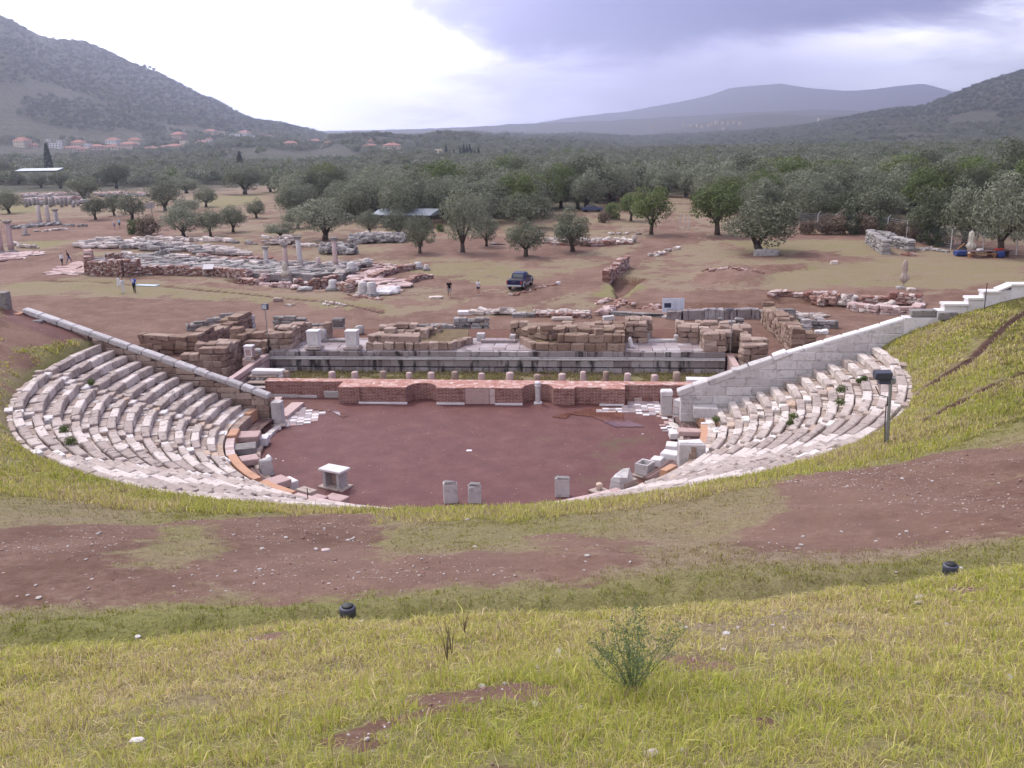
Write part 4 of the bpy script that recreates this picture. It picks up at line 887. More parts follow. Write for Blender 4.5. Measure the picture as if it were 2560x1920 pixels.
for i in range(34):
    for j in range(5):
        u0 = uL + .1 + i * .955; mb.add(*cbox((u0 + .45 + rng.normal(0, .02), 15.05 + j * .8 + .4, 1.44), (.94, .78, .16 + rng.normal(0, .008)), 0, .012, .006))
pp(mb).build('paving', M['flag'], pod)
mb = MB()   # white side returns
wall(mb, (uL - .12, 14.55), (uL - .12, 7.3), .3, -.05, .95, .98, 1.5, .006, .01, .015); wall(mb, (uL - .16, 14.55), (uL - .16, 7.2), .42, .96, 1.34, .36, 1.6, .006, .01, .02)
wall(mb, (uR + .3, 14.55), (uR + .3, 6.6), .3, -.05, .95, .98, 1.5, .006, .01, .015); wall(mb, (uR + .34, 14.55), (uR + .34, 6.6), .42, .96, 1.34, .36, 1.2, .006, .01, .02)
pp(mb).build('side_return', M['rosy'], pod)
# steps left of the brick wall
t = tempty('marble_steps', -15.3, 8.3, 0, 'marble steps with dark gaps at the left end of the brick wall', 'steps')
mb = MB()
for i, (z, dv) in enumerate(((.12, 0.0), (.36, .3), (.60, .6))): mb.add(*cbox((-.1, dv + .5, z), (1.9, .8, .09), 0, .015, .008))
mb.add(*cbox((-.1, 1.9, .86), (2.0, 1.1, .12), 0, .02, .01)); mb.build('tread', M['foot'], t)
MB().add(*cbox((.15, 2.0, 1.08), (2.15, .8, .3), 0, .04, .015)).build('slab', M['newmarble'], t)
mb = MB()
for i in range(5): mb.add(*cbox((-.8 + i * .36, 1.5, .72), (.24, .3, .16), rng.uniform(-.5, .5), .05, .03))
mb.add(*cbox((1.15, 1.9, .5), (.3, 1., .9), 0, .03, .02)); mb.build('support', M['greymarble'], t)
t = tempty('marble_block', 14.4, 10.3, 0, 'long white marble slab on a dark stone behind the right wall', 'stone block')
MB().add(*cbox((0, 0, .68), (2.6, .7, .22), 0, .03, .01)).build('slab', M['newmarble'], t); MB().add(*cbox((0, .05, .28), (2.4, .5, .56), 0, .03, .02)).build('support', M['grey'], t)
# stub columns
stubs = [715.6, 831, 888.6, 956, 1021.7, 1077, 1137, 1203.7, 1274, 1344, 1406, 1458, 1515.7, 1569, 1637, 1691.7]; tops = [926, 928, 928, 927, 930, 930, 928, 932, 930, 935, 933, 928, 928, 932, 936, 929]
for i, (px, py) in enumerate(zip(stubs, tops)):
    q = PV(px, py + 1, 10.2); h_ = q[2]; r_ = rng.uniform(.21, .26); dx, dy = rng.normal(0, .02, 2)
    v_, f_ = lathe([(r_ * 1.02, -.1), (r_, h_ * .6), (r_ * .97, h_ - .05), (r_ * .8, h_)], 12); v_ = np.array(v_); v_[:, :2] += rng.normal(0, .012, (len(v_), 2))
    o_ = MB().add(v_, f_).build('column_stub', M['rosy'] if i % 3 else M['poros'], None, True, loc=tuple(T(q[0] + dx, 10.2, 0))); tag(o_, 'short broken column stub standing in the row behind the brick wall', 'column stub', 'column stubs behind the brick wall')
mb = MB(); wall(mb, (-13.6, 9.9), (14, 9.9), .4, -.1, ragged(.0, .32, 5, 40), .2, .5, .04, .05, .05); tag(fin(mb, 'stylobate', M['rubble'], (0, 9.9, 0)), 'line of low rough foundation stones along the column stubs', 'stone row')
# ------------------------------------------------------------------ ruins of the stage building
def ruin(name, rows, mat, label, cat='ruined wall', org=None, group=None):
    """rows: (a, b, thickness, z0, ztop, course, block length)"""
    mb = MB()
    for r in rows:
        a, b, tt, z0, zt = r[:5]; wall(mb, a, b, tt, z0, zt, r[5] if len(r) > 5 else .42, r[6] if len(r) > 6 else .8, .03, .02, .045)
    org = org or ((rows[0][0][0] + rows[0][1][0]) / 2, (rows[0][0][1] + rows[0][1][1]) / 2, 0)
    return tag(fin(mb, name, mat, org), label, cat, group)
ruin('ruined_wall', [((-16.65, 15.55), (-15.0, 15.55), .85, 1.46, 2.86), ((-16.65, 16.4), (-15.0, 16.4), .8, 1.46, 3.0), ((-16.65, 17.2), (-15.0, 17.2), .8, 1.46, ragged(2.7, 3.1, 1)), ((-16.65, 18.1), (-14.95, 18.1), .9, 1.46, ragged(2.7, 3.0, 2)), ((-16.4, 19.2), (-13.2, 19.2), .9, 1.46, ragged(2.4, 2.9, 3))], M['poros'], 'square tan masonry stump right behind the left lamp post')
ruin('ruined_wall', [((-19.9, 15.3), (-16.8, 15.3), .8, .9, ragged(2.3, 2.75, 11)), ((-19.9, 16.1), (-16.8, 16.1), .8, .9, ragged(2.4, 2.9, 12)), ((-19.6, 17.0), (-16.8, 17.0), .9, .9, ragged(2.1, 2.7, 13)), ((-16.9, 14.9), (-16.9, 12.2), .25, 1.34, ragged(1.5, 1.9, 4))], M['porosdark'], 'crumbling tan masonry left of the left lamp post')
ruin('ruined_wall', [((-22.1, 12.2), (-18.7, 12.2), .8, 0, lambda s: 1.9 if s < .45 else 2.45, .46), ((-21.3, 13.0), (-18.7, 13.0), .8, 0, 2.5, .46), ((-20.8, 13.8), (-18.7, 13.8), .8, 0, 2.5, .46), ((-20.4, 14.5), (-18.7, 14.5), .7, 0, ragged(2.2, 2.7, 6), .46)], M['poros'], 'squared tan block pile standing behind the left sloping wall')
ruin('ruined_wall', [((-24.2, 10.6), (-19.6, 10.2), .9, 0, ragged(1.1, 1.7, 21), .4), ((-24, 11.5), (-22.0, 11.4), .8, 0, ragged(.8, 1.3, 22))], M['poros'], 'low tan blocks just behind the middle of the left sloping wall')
ruin('ruined_wall', [((-29.3, 20.6), (-24.9, 19.7), .8, 0, ragged(1.35, 1.62, 8, 5), .36, 1.1)], M['porosdark'], 'low tan wall of four courses, leftmost of the stage ruins')
ruin('ruined_wall', [((-24.5, 19.4), (-23.5, 29.0), 1.0, 0, lambda s: 1.5 + .25 * math.sin(s * 9), .36, 1.0), ((-25.5, 20), (-24.6, 28), .8, 0, ragged(.9, 1.5, 10), .36, 1.0)], M['porosdark'], 'tan wall running back from the camera, left of the stage ruins')
ruin('ruined_wall', [((-9.5, 15.25), (-3.15, 15.35), .6, 1.46, 2.05, .56, .62), ((-3.35, 15.3), (-2.15, 17.3), .55, 1.46, ragged(2.0, 2.15, 4), .56, .6), ((-9.45, 15.9), (-7.7, 15.9), .7, 1.46, 2.5), ((-8.5, 15.85), (-5.6, 15.75), .8, 1.46, lambda s: 2.46, .5, 3.0), ((-9.5, 17.2), (-5.2, 17.1), .8, 1.46, ragged(2.2, 2.75, 33)), ((-9.4, 18.2), (-5.0, 18.2), .8, 1.46, ragged(2.1, 2.6, 34)), ((-9.4, 19.2), (-4.6, 19.2), .8, 1.46, ragged(2.3, 2.8, 35))], M['poros'], 'tan ruin with one long block on its step, left of the central doorway')
mb = MB().add(*prism([(-9.4, 15.5), (-3.3, 15.5), (-2.3, 17.3), (-2.6, 19.8), (-9.4, 19.8)], 1.4, [1.98, 1.98, 1.99, 2.05, 2.05])); tag(fin(mb, 'earth_fill', plain('grassy_fill', (.17, .125, .075), .95, var=.5, spec=.1, scale=2), (-6, 17, 1.4)), 'dry grassy earth filling the top of the left central ruin', 'earth')
ruin('ruined_wall', [((1.75, 17.4), (2.85, 15.2), .55, 1.46, 2.1, .6, .7), ((2.85, 15.2), (9.2, 14.98), .6, 1.46, 2.1, .6, .75), ((4.4, 15.5), (9.2, 15.3), .7, 2.05, 2.65, .56, .8), ((1.9, 18.0), (4.3, 16.2), 1.2, 2.05, ragged(2.5, 2.75, 7)), ((2.2, 17.2), (9.2, 16.7), .9, 1.46, ragged(2.45, 2.75, 40)), ((4.2, 17.8), (9.2, 17.6), .9, 1.46, ragged(2.6, 2.9, 41)), ((2.0, 18.7), (9.2, 18.5), .9, 1.46, ragged(2.5, 2.9, 42)), ((.7, 19.4), (9.2, 19.4), .9, 1.46, ragged(2.3, 2.8, 43))], M['porosdark'], 'largest stepped tan ruin, right of the central doorway')
MB_ = MB().add(*prism([(3.2, 15.4), (9.1, 15.2), (9.1, 19.7), (1.8, 19.7), (2.1, 17.5)], 1.4, 2.0)); tag(fin(MB_, 'earth_fill', bpy.data.materials['grassy_fill'], (6, 17, 1.4)), 'dry grassy earth filling the top of the largest tan ruin', 'earth')
block('tan_block', *PG(*cD(1085, 480), 2.65)[:2], 2.64, (.55, .5, .42), 20, M['poros'], 'single squared tan block sitting on the step of the largest ruin')
block('tan_block', *PG(*cD(430, 400), 2.9)[:2], 2.75, (.9, .6, .38), 5, M['porosdark'], 'rough tan block on the back left of the largest ruin')
ruin('ruined_wall', [((9.3, 17.9), (10.9, 17.8), .8, 1.46, 3.0), ((9.3, 18.7), (11.3, 18.7), .8, 1.46, 3.05), ((9.3, 19.5), (11.3, 19.5), .8, 1.46, ragged(2.8, 3.1, 50))], M['poros'], 'tan masonry stump left of the right doorway')
ruin('ruined_wall', [((13.1, 17.9), (14.6, 17.8), .8, 1.46, 2.9), ((13.0, 18.7), (14.8, 18.7), .8, 1.46, ragged(2.7, 3.0, 51)), ((13.1, 19.5), (15, 19.5), .8, 1.46, ragged(2.5, 2.9, 52))], M['poros'], 'tan masonry stump right of the right doorway')
ruin('ruined_wall', [((14.65, 15.15), (16.2, 15.1), .8, 1.46, 2.75, .44), ((14.65, 15.95), (16.7, 15.9), .8, 1.46, 2.82, .44), ((14.6, 16.75), (17.6, 16.75), .8, 1.46, ragged(2.6, 3.0, 53)), ((14.6, 17.6), (18.3, 17.5), .9, 1.0, ragged(2.6, 3.0, 54)), ((14.8, 18.5), (18.4, 18.5), .9, .6, ragged(2.4, 3.0, 55)), ((15, 19.5), (18.4, 19.5), .9, .6, ragged(2.2, 2.8, 56))], M['poros'], 'broad tan ruin beside the right lamp post')
ruin('ruined_wall', [((17.0, 13.3), (18.7, 13.7), .9, .3, 2.4, .46), ((17.1, 14.2), (18.9, 14.4), .9, .3, ragged(2.4, 2.8, 57), .46), ((17.2, 15.2), (18.9, 15.2), .9, .3, ragged(2.2, 2.7, 58), .46), ((17.3, 16.2), (18.9, 16.2), .9, .3, ragged(2.2, 2.6, 59), .46)], M['poros'], 'squared tan stump nearest the right sloping wall')
ruin('ruined_wall', [((17.3, 11.6), (21.5, 12.4), .7, 0, ragged(.8, 1.3, 60), .4), ((17.0, 10.2), (19.6, 10.6), .7, 0, ragged(.6, 1.1, 61), .35), ((16.8, 12.4), (17.4, 9.4), .5, 0, ragged(.9, 1.2, 62), .4)], M['porosdark'], 'low tan rubble course just behind the right sloping wall')
ruin('ruined_wall', [((22.3, 20.4), (21.9, 32.2), 1.0, 0, lambda s: 1.9 - .25 * s + .2 * math.sin(s * 14), .4, .7), ((23.2, 20.6), (22.8, 28), .9, 0, ragged(.9, 1.5, 64), .4, .7)], M['porosdark'], 'rough tan wall running back from the right sloping wall')
ruin('ruined_wall', [((23.8, 21.5), (27, 20.5), .8, 0, ragged(.9, 1.4, 65), .4, 1.)], M['porosdark'], 'low tan wall end behind the top of the right sloping wall')
# doorway thresholds
block('threshold', *PG(*cC(1440, 470), 1.6)[:2], 1.46, (2.6, .5, .26), 0, M['flag'], 'grey threshold step of the central doorway', 'threshold')
block('threshold', *PG(*cD(1880, 560), 1.6)[:2], 1.46, (2.4, .45, .24), 0, M['greymarble'], 'pale threshold step of the right doorway', 'threshold')
block('threshold', *PG(*cB(1000, 460), 1.6)[:2], 1.46, (2.0, .45, .24), 0, M['grey'], 'dark threshold step between the two white pedestals', 'threshold')
for (px, py), lab, s in (((*cD(1685, 540),), 'cube of grey marble left of the right doorway', (.52, .5, .56)), ((*cD(2080, 545),), 'cube of grey marble right of the right doorway', (.52, .5, .5)), ((*cC(1620, 440),), 'grey jamb block right of the central doorway', (.42, .5, .5)), ((*cC(1220, 430),), 'grey jamb block left of the central doorway', (.6, .6, .55))):
    q = PG(px, py + 5, 1.5); block('jamb_block', q[0], q[1], 1.5, s, 0, M['greymarble'], lab)
q = PG(*cD(1505, 655), 1.5); t = tempty('statue_fragment', q[0], q[1], 1.5, 'small leaning white sculpture fragment on the floor of the right bay', 'sculpture fragment')
v_, f_ = lathe([(.16, 0), (.17, .2), (.13, .45), (.15, .62), (.09, .78), (.02, .82)], 10); v_ = np.array(v_); v_[:, 0] += -v_[:, 2] * .18; v_ += rng.normal(0, .012, v_.shape); MB().add(v_, f_).build('drapery', M['newmarble'], t, True)
MB().add(*cbox((.12, .02, .1), (.22, .2, .2), .4, .05, .02)).build('foot_piece', M['newmarble'], t)
# pedestals
def pedestal(u, v, z, lab, s=1., h=1.42):
    t = tempty('marble_pedestal', u, v, z, lab, 'pedestal', 'pedestals on the stage ruins')
    mb = MB(); mb.add(*cbox((0, 0, .08), (1.18 * s, 1.05 * s, .16), 0, .03, .008)); mb.add(*cbox((0, 0, .21), (1.04 * s, .92 * s, .11), 0, .04, .006)); mb.build('base', M['marble'], t)
    d = .86 * s; hh = h - .42; mb = MB(); mb.add(*cbox((0, 0, .26 + hh / 2), (d, d * .86, hh), 0, .015, .002)); mb.build('shaft', M['rosy'] if s < 1 else M['newmarble'], t)
    mb = MB()
    for du in (-.33, .33): mb.add(*cbox((du * s, -d * .43 - .01, .26 + hh / 2), (.10 * s, .04, hh * .9), 0, .008))
    for dz in (.1, hh - .1): mb.add(*cbox((0, -d * .43 - .008, .26 + dz), (.55 * s, .036, .10), 0, .008))
    mb.build('panel_frame', M['newmarble'], t); mb = MB(); mb.add(*cbox((0, 0, .26 + hh + .06), (d * 1.08, d * .95, .12), 0, .02, .003)); mb.build('cap', M['newmarble'], t)
pedestal(-13.4, 15.35, 1.53, 'white marble pedestal on the podium, left of the two side by side')
pedestal(-10.55, 15.4, 1.53, 'white marble pedestal on the podium, right of the two side by side')
q = PG(*cA(1520, 740), 1.2); pedestal(q[0], q[1] + .3, 1.3, 'small grey panelled pedestal left of the left lamp post', .72, 1.15)
# boulders between pedestals
for (px, py), s, lab in ((cB(830, 470), (.42, .35, .62), 'grey broken boulder leaning behind the left white pedestal'), (cB(1300, 370), (.36, .3, .42), 'grey broken boulder behind the right white pedestal'), (cA(1625, 640), (.35, .3, .3), 'pale block fragment beside the small pedestal')):
    q = PG(px, py, 1.5); rock('boulder', T(q[0], q[1], 1.5 + s[2] * .7), s, M['grey'], lab, 'boulder')
# rear grey blocks of the stage building
def rowpx(name, f, p0, p1, h, mat, label, z=0., t_=.6, ch=.35, bl=.8, cat='stone row', seed=1, lo=.75):
    a = PG(*f(*p0), z); b = PG(*f(*p1), z); mb = MB(); wall(mb, a, b, t_, z - .08, (ragged(z + h * lo, z + h, seed, max(3, int(np.linalg.norm(b - a) / 1.5)))), ch, bl, .03, .03, .06)
    return tag(fin(mb, name, mat, ((a[0] + b[0]) / 2, (a[1] + b[1]) / 2, z)), label, cat)
rowpx('grey_wall', cA, (735, 335), (1180, 300), .95, M['grey'], 'low grey limestone wall at the back left of the stage ruins', seed=2, cat='wall')
rowpx('grey_wall', cA, (1045, 250), (1330, 240), 1.0, M['grey'], 'short raised row of grey blocks behind the grey wall at left', seed=3, cat='wall')
rowpx('grey_pier', cA, (1480, 330), (1600, 330), 1.35, M['greymarble'], 'upright grey pier at the back of the left ruins', seed=4, cat='stone pier', lo=.95)
rowpx('grey_wall', cB, (235, 290), (640, 300), 1.0, M['grey'], 'dark topped grey blocks just right of the left lamp post', seed=5, cat='wall', z=.9)
rowpx('grey_wall', cB, (680, 330), (980, 330), .8, M['grey'], 'thin low grey wall between the lamp post and the stacked blocks', seed=6, cat='wall', z=.5)
rowpx('stacked_blocks', cB, (975, 365), (1120, 365), 1.25, M['grey'], 'three grey blocks stacked behind the two pedestals', seed=7, cat='stacked stones', z=.6, bl=1.2, lo=1.)
rowpx('grey_wall', cC, (410, 352), (880, 352), .75, M['grey'], 'row of pale topped grey blocks left of the central doorway', seed=8, cat='wall', z=1.0, bl=1.2)
rowpx('grey_wall', cC, (880, 362), (1325, 362), 1.3, M['grey'], 'tall dark grey blocks at the left side of the central doorway', seed=9, cat='wall', z=.8, lo=.85)
rowpx('grey_wall', cE, (770, 345), (1105, 345), .5, M['grey'], 'loose pair of pale topped stones behind the right lamp post', seed=10, cat='stone row', z=.0)
rowpx('grey_wall', cE, (1420, 425), (1520, 425), .85, M['greymarble'], 'single grey block at the end of the rough tan wall', seed=11, bl=1.5, lo=1.)
rowpx('grey_wall', cE, (1830, 440), (1930, 430), 1.0, M['greymarble'], 'upright grey block right of the rough tan wall', seed=12, bl=1.4, lo=1.)
rowpx('grey_wall', cE, (1940, 400), (2290, 400), .7, M['grey'], 'grey wall remains between the upright grey block and the white coping', seed=13, cat='wall')
rowpx('grey_wall', cE, (1770, 330), (2110, 330), .45, M['grey'], 'low grey stones behind the upright grey block', seed=14)
rowpx('white_block', cE, (1990, 470), (2165, 470), .3, M['newmarble'], 'small white slab lying beside the right white coping', seed=15, bl=.8)
# ------------------------------------------------------------------ chequered marble paving, slabs and puddles
def checker(name, f, P, label, cell=.36, ang=.15, seed=3, skip=.0):
    W_ = np.array([PG(*f(*p), 0)[:2] for p in P]); c = W_.mean(0); mb = MB(); r = np.random.default_rng(seed); ca, sa = math.cos(ang), math.sin(ang)
    for i in range(-30, 30):
        for j in range(-30, 30):
            x = c[0] + (i * ca - j * sa * .75) * cell; y = c[1] + (i * sa + j * ca * .75) * cell
            if inpoly(np.array([x]), np.array([y]), W_)[0] and r.random() > skip:
                mb.cur = 1 if (i + j) % 2 == 0 and r.random() < .5 else (2 if r.random() < .25 else 0)
                mb.add(*cbox((x, y, .012), (cell * .97, cell * .72, .05 + r.uniform(0, .01)), ang, .006, .004))
    return tag(fin(mb, name, [M['flag'], M['newmarble'], M['rosy']], (c[0], c[1], 0)), label, 'paving')
sc5 = 1866 / 360; sc6 = 2074 / 400
cL = lambda x, y: (540 + x / sc5, 960 + y / sc5)
cR = lambda x, y: (1460 + x / sc6, 960 + y / sc6)
checker('marble_paving', cL, [(700, 600), (840, 610), (900, 545), (1090, 530), (1290, 490), (1410, 375), (1120, 310), (1010, 370), (880, 470), (780, 470)], 'chequered white and grey marble paving at the left entrance', .42, .25)
checker('marble_paving', cR, [(160, 330), (220, 380), (640, 375), (1010, 440), (1045, 360), (1000, 230), (560, 230), (520, 290), (420, 320)], 'chequered white and grey marble paving before the right pillar', .40, .02, 4, .05)
checker('marble_paving', cR, [(950, 570), (1100, 640), (1200, 600), (1200, 500), (1060, 400), (1010, 440), (1080, 490)], 'broken pinkish slabs beside the right plank platform', .36, .1, 5, .15)
q = [PG(*cL(*p), .22) for p in ((800, 395), (985, 240), (1140, 240), (920, 420))]
mb = MB(); mb.add(*prism([tuple(a[:2]) for a in q], -.05, .24)); q2 = [PG(*cL(*p), .22) for p in ((765, 200), (760, 175), (860, 170), (800, 270))]; mb.add(*prism([tuple(a[:2]) for a in q2], -.05, .26))
tag(fin(mb, 'entrance_slab', M['rosy'], (q[0][0], q[0][1], 0)), 'large rosy paving slabs beside the left grey pier', 'paving slab')
def puddle(f, P, label, seed):
    W_ = np.array([PG(*f(*p), .006)[:2] for p in P]); c = W_.mean(0); pts = []; r = np.random.default_rng(seed); n = len(W_)
    for i in range(n):
        for k in range(6): t = k / 6; pts.append(W_[i] * (1 - t) + W_[(i + 1) % n] * t + r.normal(0, .035, 2))
    v = [(p[0], p[1], .0) for p in pts]; o_ = fin(MB().add(np.array(v) + [0, 0, .035], [tuple(range(len(v)))]), 'puddle', M['puddle'], (c[0], c[1], 0)); return tag(o_, label, 'puddle', kind='structure')
puddle(cR, [(60, 330), (200, 300), (420, 350), (520, 385), (510, 500), (560, 470), (700, 520), (800, 560), (560, 560), (400, 560), (300, 510), (120, 430), (20, 420), (-160, 400), (-250, 450), (-420, 430), (-180, 370)], 'shallow muddy puddle before the right end of the brick wall', 1)
puddle(cL, [(1250, 325), (1400, 315), (1500, 340), (1480, 360), (1350, 345)], 'narrow orange puddle beside the left marble paving', 3)
puddle(cL, [(1500, 360), (1560, 355), (1720, 410), (1650, 435), (1580, 400)], 'small orange puddle right of the narrow one', 4)
for o_ in [x for x in COL.objects if x.name.startswith('puddle')]:
    for k_ in ('label', 'category'):
        if k_ in o_: del o_[k_]
# ------------------------------------------------------------------ lamps
def floodlight(px, pyb, pyt, zb, lab, big=False, facing=0.):
    pass
q = PV(*cA(1775, 590), 14.75); top = PV(*cA(1750, 70), 14.75)
t = tempty('lamp_post', q[0], 14.7, 1.4, 'slim metal post with a square floodlight left of the two pedestals', 'lamp post')
hgt = top[2] - 1.4
MB().add(*tube([(0, 0, 0), (0, 0, 1.1)], .05, 8)).build('sleeve', M['cable'], t); MB().add(*tube([(0, 0, 1.1), (-.02, 0, hgt)], .035, 8)).build('pole', M['galv'], t)
hd = MB().add(*cbox((0, 0, hgt + .22), (.46, .28, .42), 0, .03)).build('lamp_head', M['darkmetal'], t); MB().add(*cbox((-.02, -.15, hgt + .22), (.34, .02, .30), 0, .005)).build('lens', M['lampglass'], hd)
q = PV(*cE(915, 690), 14.9); top = PV(*cE(935, 190), 14.9)
t = tempty('lamp_post', q[0] + .1, 14.9, 1.2, 'thin grey lamp post with a flat lamp among the right ruins', 'lamp post'); hgt = top[2] - 1.2
MB().add(*tube([(0, 0, 0), (0, 0, hgt - .3), (.02, 0, hgt)], .03, 8)).build('pole', M['galv'], t)
MB().add(*cbox((-.16, -.1, hgt + .16), (.62, .22, .07), .5, .02, 0, .0)).build('lamp_head', M['darkmetal'], t)
# big floodlight on the right slope
b = GP(2216, 1108); topz = Q(2228, 945, b[1])
t = empty('flood_lamp_post', tuple(b), 0, 'big dark double floodlight on a leaning post at the grass edge, right of the seats', 'floodlight')
hgt = topz[2] - b[2]; dx = topz[0] - b[0]
v_, f_ = tube([(0, 0, -.2), (dx * .35, 0, hgt * .35)], .075, 10); MB().add(v_, f_).build('pole_sleeve', M['galv'], t); v_, f_ = tube([(dx * .35, 0, hgt * .35), (dx, 0, hgt)], .055, 10); MB().add(v_, f_).build('pole', M['galv'], t)
def lampbox(c, rot, s):
    bm = bmesh.new(); prof = [(-.24, -.17), (.05, -.22), (.24, -.12), (.27, .1), (.12, .22), (-.24, .2)]
    vs = [[bm.verts.new((x * s[0], y * s[1], z * s[2])) for y, z in prof] for x in (-.5, .5)]
    for i in range(6): bm.faces.new((vs[0][i], vs[0][(i + 1) % 6], vs[1][(i + 1) % 6], vs[1][i]))
    bm.faces.new(vs[0][::-1]); bm.faces.new(vs[1]); bmesh.ops.recalc_face_normals(bm, faces=bm.faces); bmesh.ops.bevel(bm, geom=bm.edges[:], offset=.02, segments=2, affect='EDGES')
    me = bpy.data.meshes.new('lamp'); bm.to_mesh(me); bm.free(); me.transform(Matrix.Translation(c) @ Matrix.Rotation(rot, 4, 'X')); return me
me = lampbox((dx - .30, 0, hgt + .12), .25, (.56, .7, .68)); me.materials.append(M['darkmetal']); h1 = link_mesh('lamp_head', me, t)
me = lampbox((dx - .20, .05, hgt - .14), -.15, (.38, .48, .42)); me.materials.append(M['darkmetal']); link_mesh('lamp_head', me, t)
v_, f_ = tube([(dx - .55, -.1, hgt - .25), (dx - .4, -.15, hgt - .55), (dx - .12, -.12, hgt - .62), (dx - .08, -.1, hgt - .95), (dx - .13, -.1, hgt * .6), (dx * .5 - .14, -.1, hgt * .35), (-.1, -.1, 0.05)], .018, 6); MB().add(v_, f_).build('cable', M['cable'], t)
MB().add(*cbox((dx + .09, 0, hgt - .1), (.12, .14, .22), 0, .02)).build('bracket', M['galv'], t)
# metal rod posts
for (px, py), h_, lab in ((cL(1190, 1480), .55, 'short iron rod standing on the lowest seats near the stone table'), ((2460, 778), 1.5, 'thin metal stake on the slope below the white stepped wall')):
    b = GP(px, py) if px > 2000 else np.append(G(px, py, 1.0)[:2], .95); o_ = MB().add(*tube([(0, 0, -.1), (0, 0, h_)], .022, 6)).build('metal_stake', M['cable'], None, loc=tuple(b)); tag(o_, lab, 'metal stake')
# mushroom lights in the ditch
for px, py, lab in ((868, 1556, 'dark mushroom shaped ground light in the grassy ditch, left of the centre'), (2381, 1424, 'dark mushroom shaped ground light in the grassy ditch at far right')):
    b = GP(px, py)
    ys_ = np.linspace(-42, -36, 400); d_ = ray(px, py); xs_ = CAM[0] + d_[0] / d_[1] * (ys_ - CAM[1]); yk = ys_[np.argmin(np.abs(RW(np.hypot(xs_, ys_), np.degrees(np.arctan2(C_ * xs_ - S_ * ys_, -(S_ * xs_ + C_ * ys_)))) - 40.2))]; b = Q(px, py - 44, yk); b[2] -= (.30 if px < 1000 else .46)
    t = empty('ground_light', tuple(b), 0, lab, 'ground light', 'mushroom ground lights in the ditch'); t.scale = (.78, .78, .75)
    v_, f_ = lathe([(.05, -.9), (.05, .12)], 12); MB().add(v_, f_).build('post', M['darkmetal'], t, True)
    v_, f_ = lathe([(.06, .10), (.085, .12), (.085, .20), (.075, .21)], 24); MB().add(v_, f_).build('collar', M['darkmetal'], t, True)
    v_, f_ = lathe([(.10, .20), (.128, .205), (.132, .34), (.125, .36), (.105, .37)], 24); MB().add(v_, f_).build('lamp_ring', M['darkmetal'], t, True)
    v_, f_ = lathe([(.09, .37), (.095, .385), (.08, .40), (.01, .402)], 24); MB().add(v_, f_).build('lamp_cap', M['cable'], t, True)
# ------------------------------------------------------------------ trees
def leaf_quads(P, N, L, Wd, r, spread=.7):
    """leaf quads at P facing about N"""
    n = len(P); N = N + r.normal(0, spread, (n, 3)); N /= np.linalg.norm(N, axis=1)[:, None] + 1e-9
    A = np.cross(N, r.normal(0, 1, (n, 3))); A /= np.linalg.norm(A, axis=1)[:, None] + 1e-9; B = np.cross(N, A)
    L = L[:, None] * .5; Wd = Wd[:, None] * .5
    V_ = np.stack([P - A * L, P + B * Wd * .9 - A * L * .1, P + A * L, P - B * Wd * .9 + A * L * .1], 1).reshape(-1, 3)
    return V_, np.arange(n * 4).reshape(-1, 4)
def crown_mesh(name, seed, mat, R=3., Hh=2.3, zc=2.75, clumps=26, per=150, leaf=.26, droop=0., flat=.0):
    r = np.random.default_rng(seed); P = []; N = []
    for i in range(clumps):
        d = r.normal(0, 1, 3); d /= np.linalg.norm(d); d[2] = d[2] * .95 + .05
        q = r.uniform(.45, .82) ; c = np.array([d[0] * R * q, d[1] * R * q, zc + d[2] * Hh * q * (1.05 if d[2] > 0 else .95)])
        cr = R * r.uniform(.24, .38); n = int(per * (cr / (R * .31)) ** 2)
        k = r.normal(0, 1, (n, 3)); k /= np.linalg.norm(k, axis=1)[:, None]; rad = cr * r.uniform(.55, 1.08, n) ** .6
        p = c + k * rad[:, None] * np.array([1, 1, .85]); out = k * .6 + (p - np.array([0, 0, zc])) / R * .5 + np.array([0, 0, .35])
        P.append(p); N.append(out)
    n = per * 4; k = r.normal(0, 1, (n, 3)); k /= np.linalg.norm(k, axis=1)[:, None]; P.append(k * np.array([R * .55, R * .55, Hh * .5]) + [0, 0, zc]); N.append(k)
    P = np.concatenate(P); N = np.concatenate(N)
    lo = .42 + .5 * r.random(len(P)); P[:, 2] = np.where(P[:, 2] < lo, lo + .25 * r.random(len(P)), P[:, 2])
    V_, F_ = leaf_quads(P, N, leaf * r.uniform(.7, 1.3, len(P)), leaf * .5 * r.uniform(.7, 1.2, len(P)), r)
    return np_mesh(name, V_, F_, mat)
def trunk_mesh(seed, h=2.6, r0=.24, limbs=3, lean=.3, R=3.):
    r = np.random.default_rng(seed); mb = MB(); lx, ly = r.normal(0, lean, 2); fk = h * r.uniform(.35, .55)
    tk = [(0, 0, -.3), (lx * .1, ly * .1, fk * .5), (lx * .4, ly * .4, fk)]
    mb.add(*tube(tk, [r0 * 1.45, r0 * 1.05, r0 * .95], 9))
    for i in range(limbs):
        a = 2 * math.pi * (i + r.random() * .6) / limbs; e = R * r.uniform(.35, .55)
        mb.add(*tube([tk[2], (lx * .4 + math.cos(a) * e * .35, ly * .4 + math.sin(a) * e * .35, fk + (h - fk) * .55), (lx * .5 + math.cos(a) * e * .7, ly * .5 + math.sin(a) * e * .7, h), (lx * .5 + math.cos(a) * e, ly * .5 + math.sin(a) * e, h + .9)], [r0 * .75, r0 * .5, r0 * .36, r0 * .15], 7))
    me = bpy.data.meshes.new('trunk'); me.from_pydata(np.concatenate(mb.v).tolist(), [], mb.f); me.materials.append(M['bark']); me.polygons.foreach_set('use_smooth', [True] * len(me.polygons)); return me
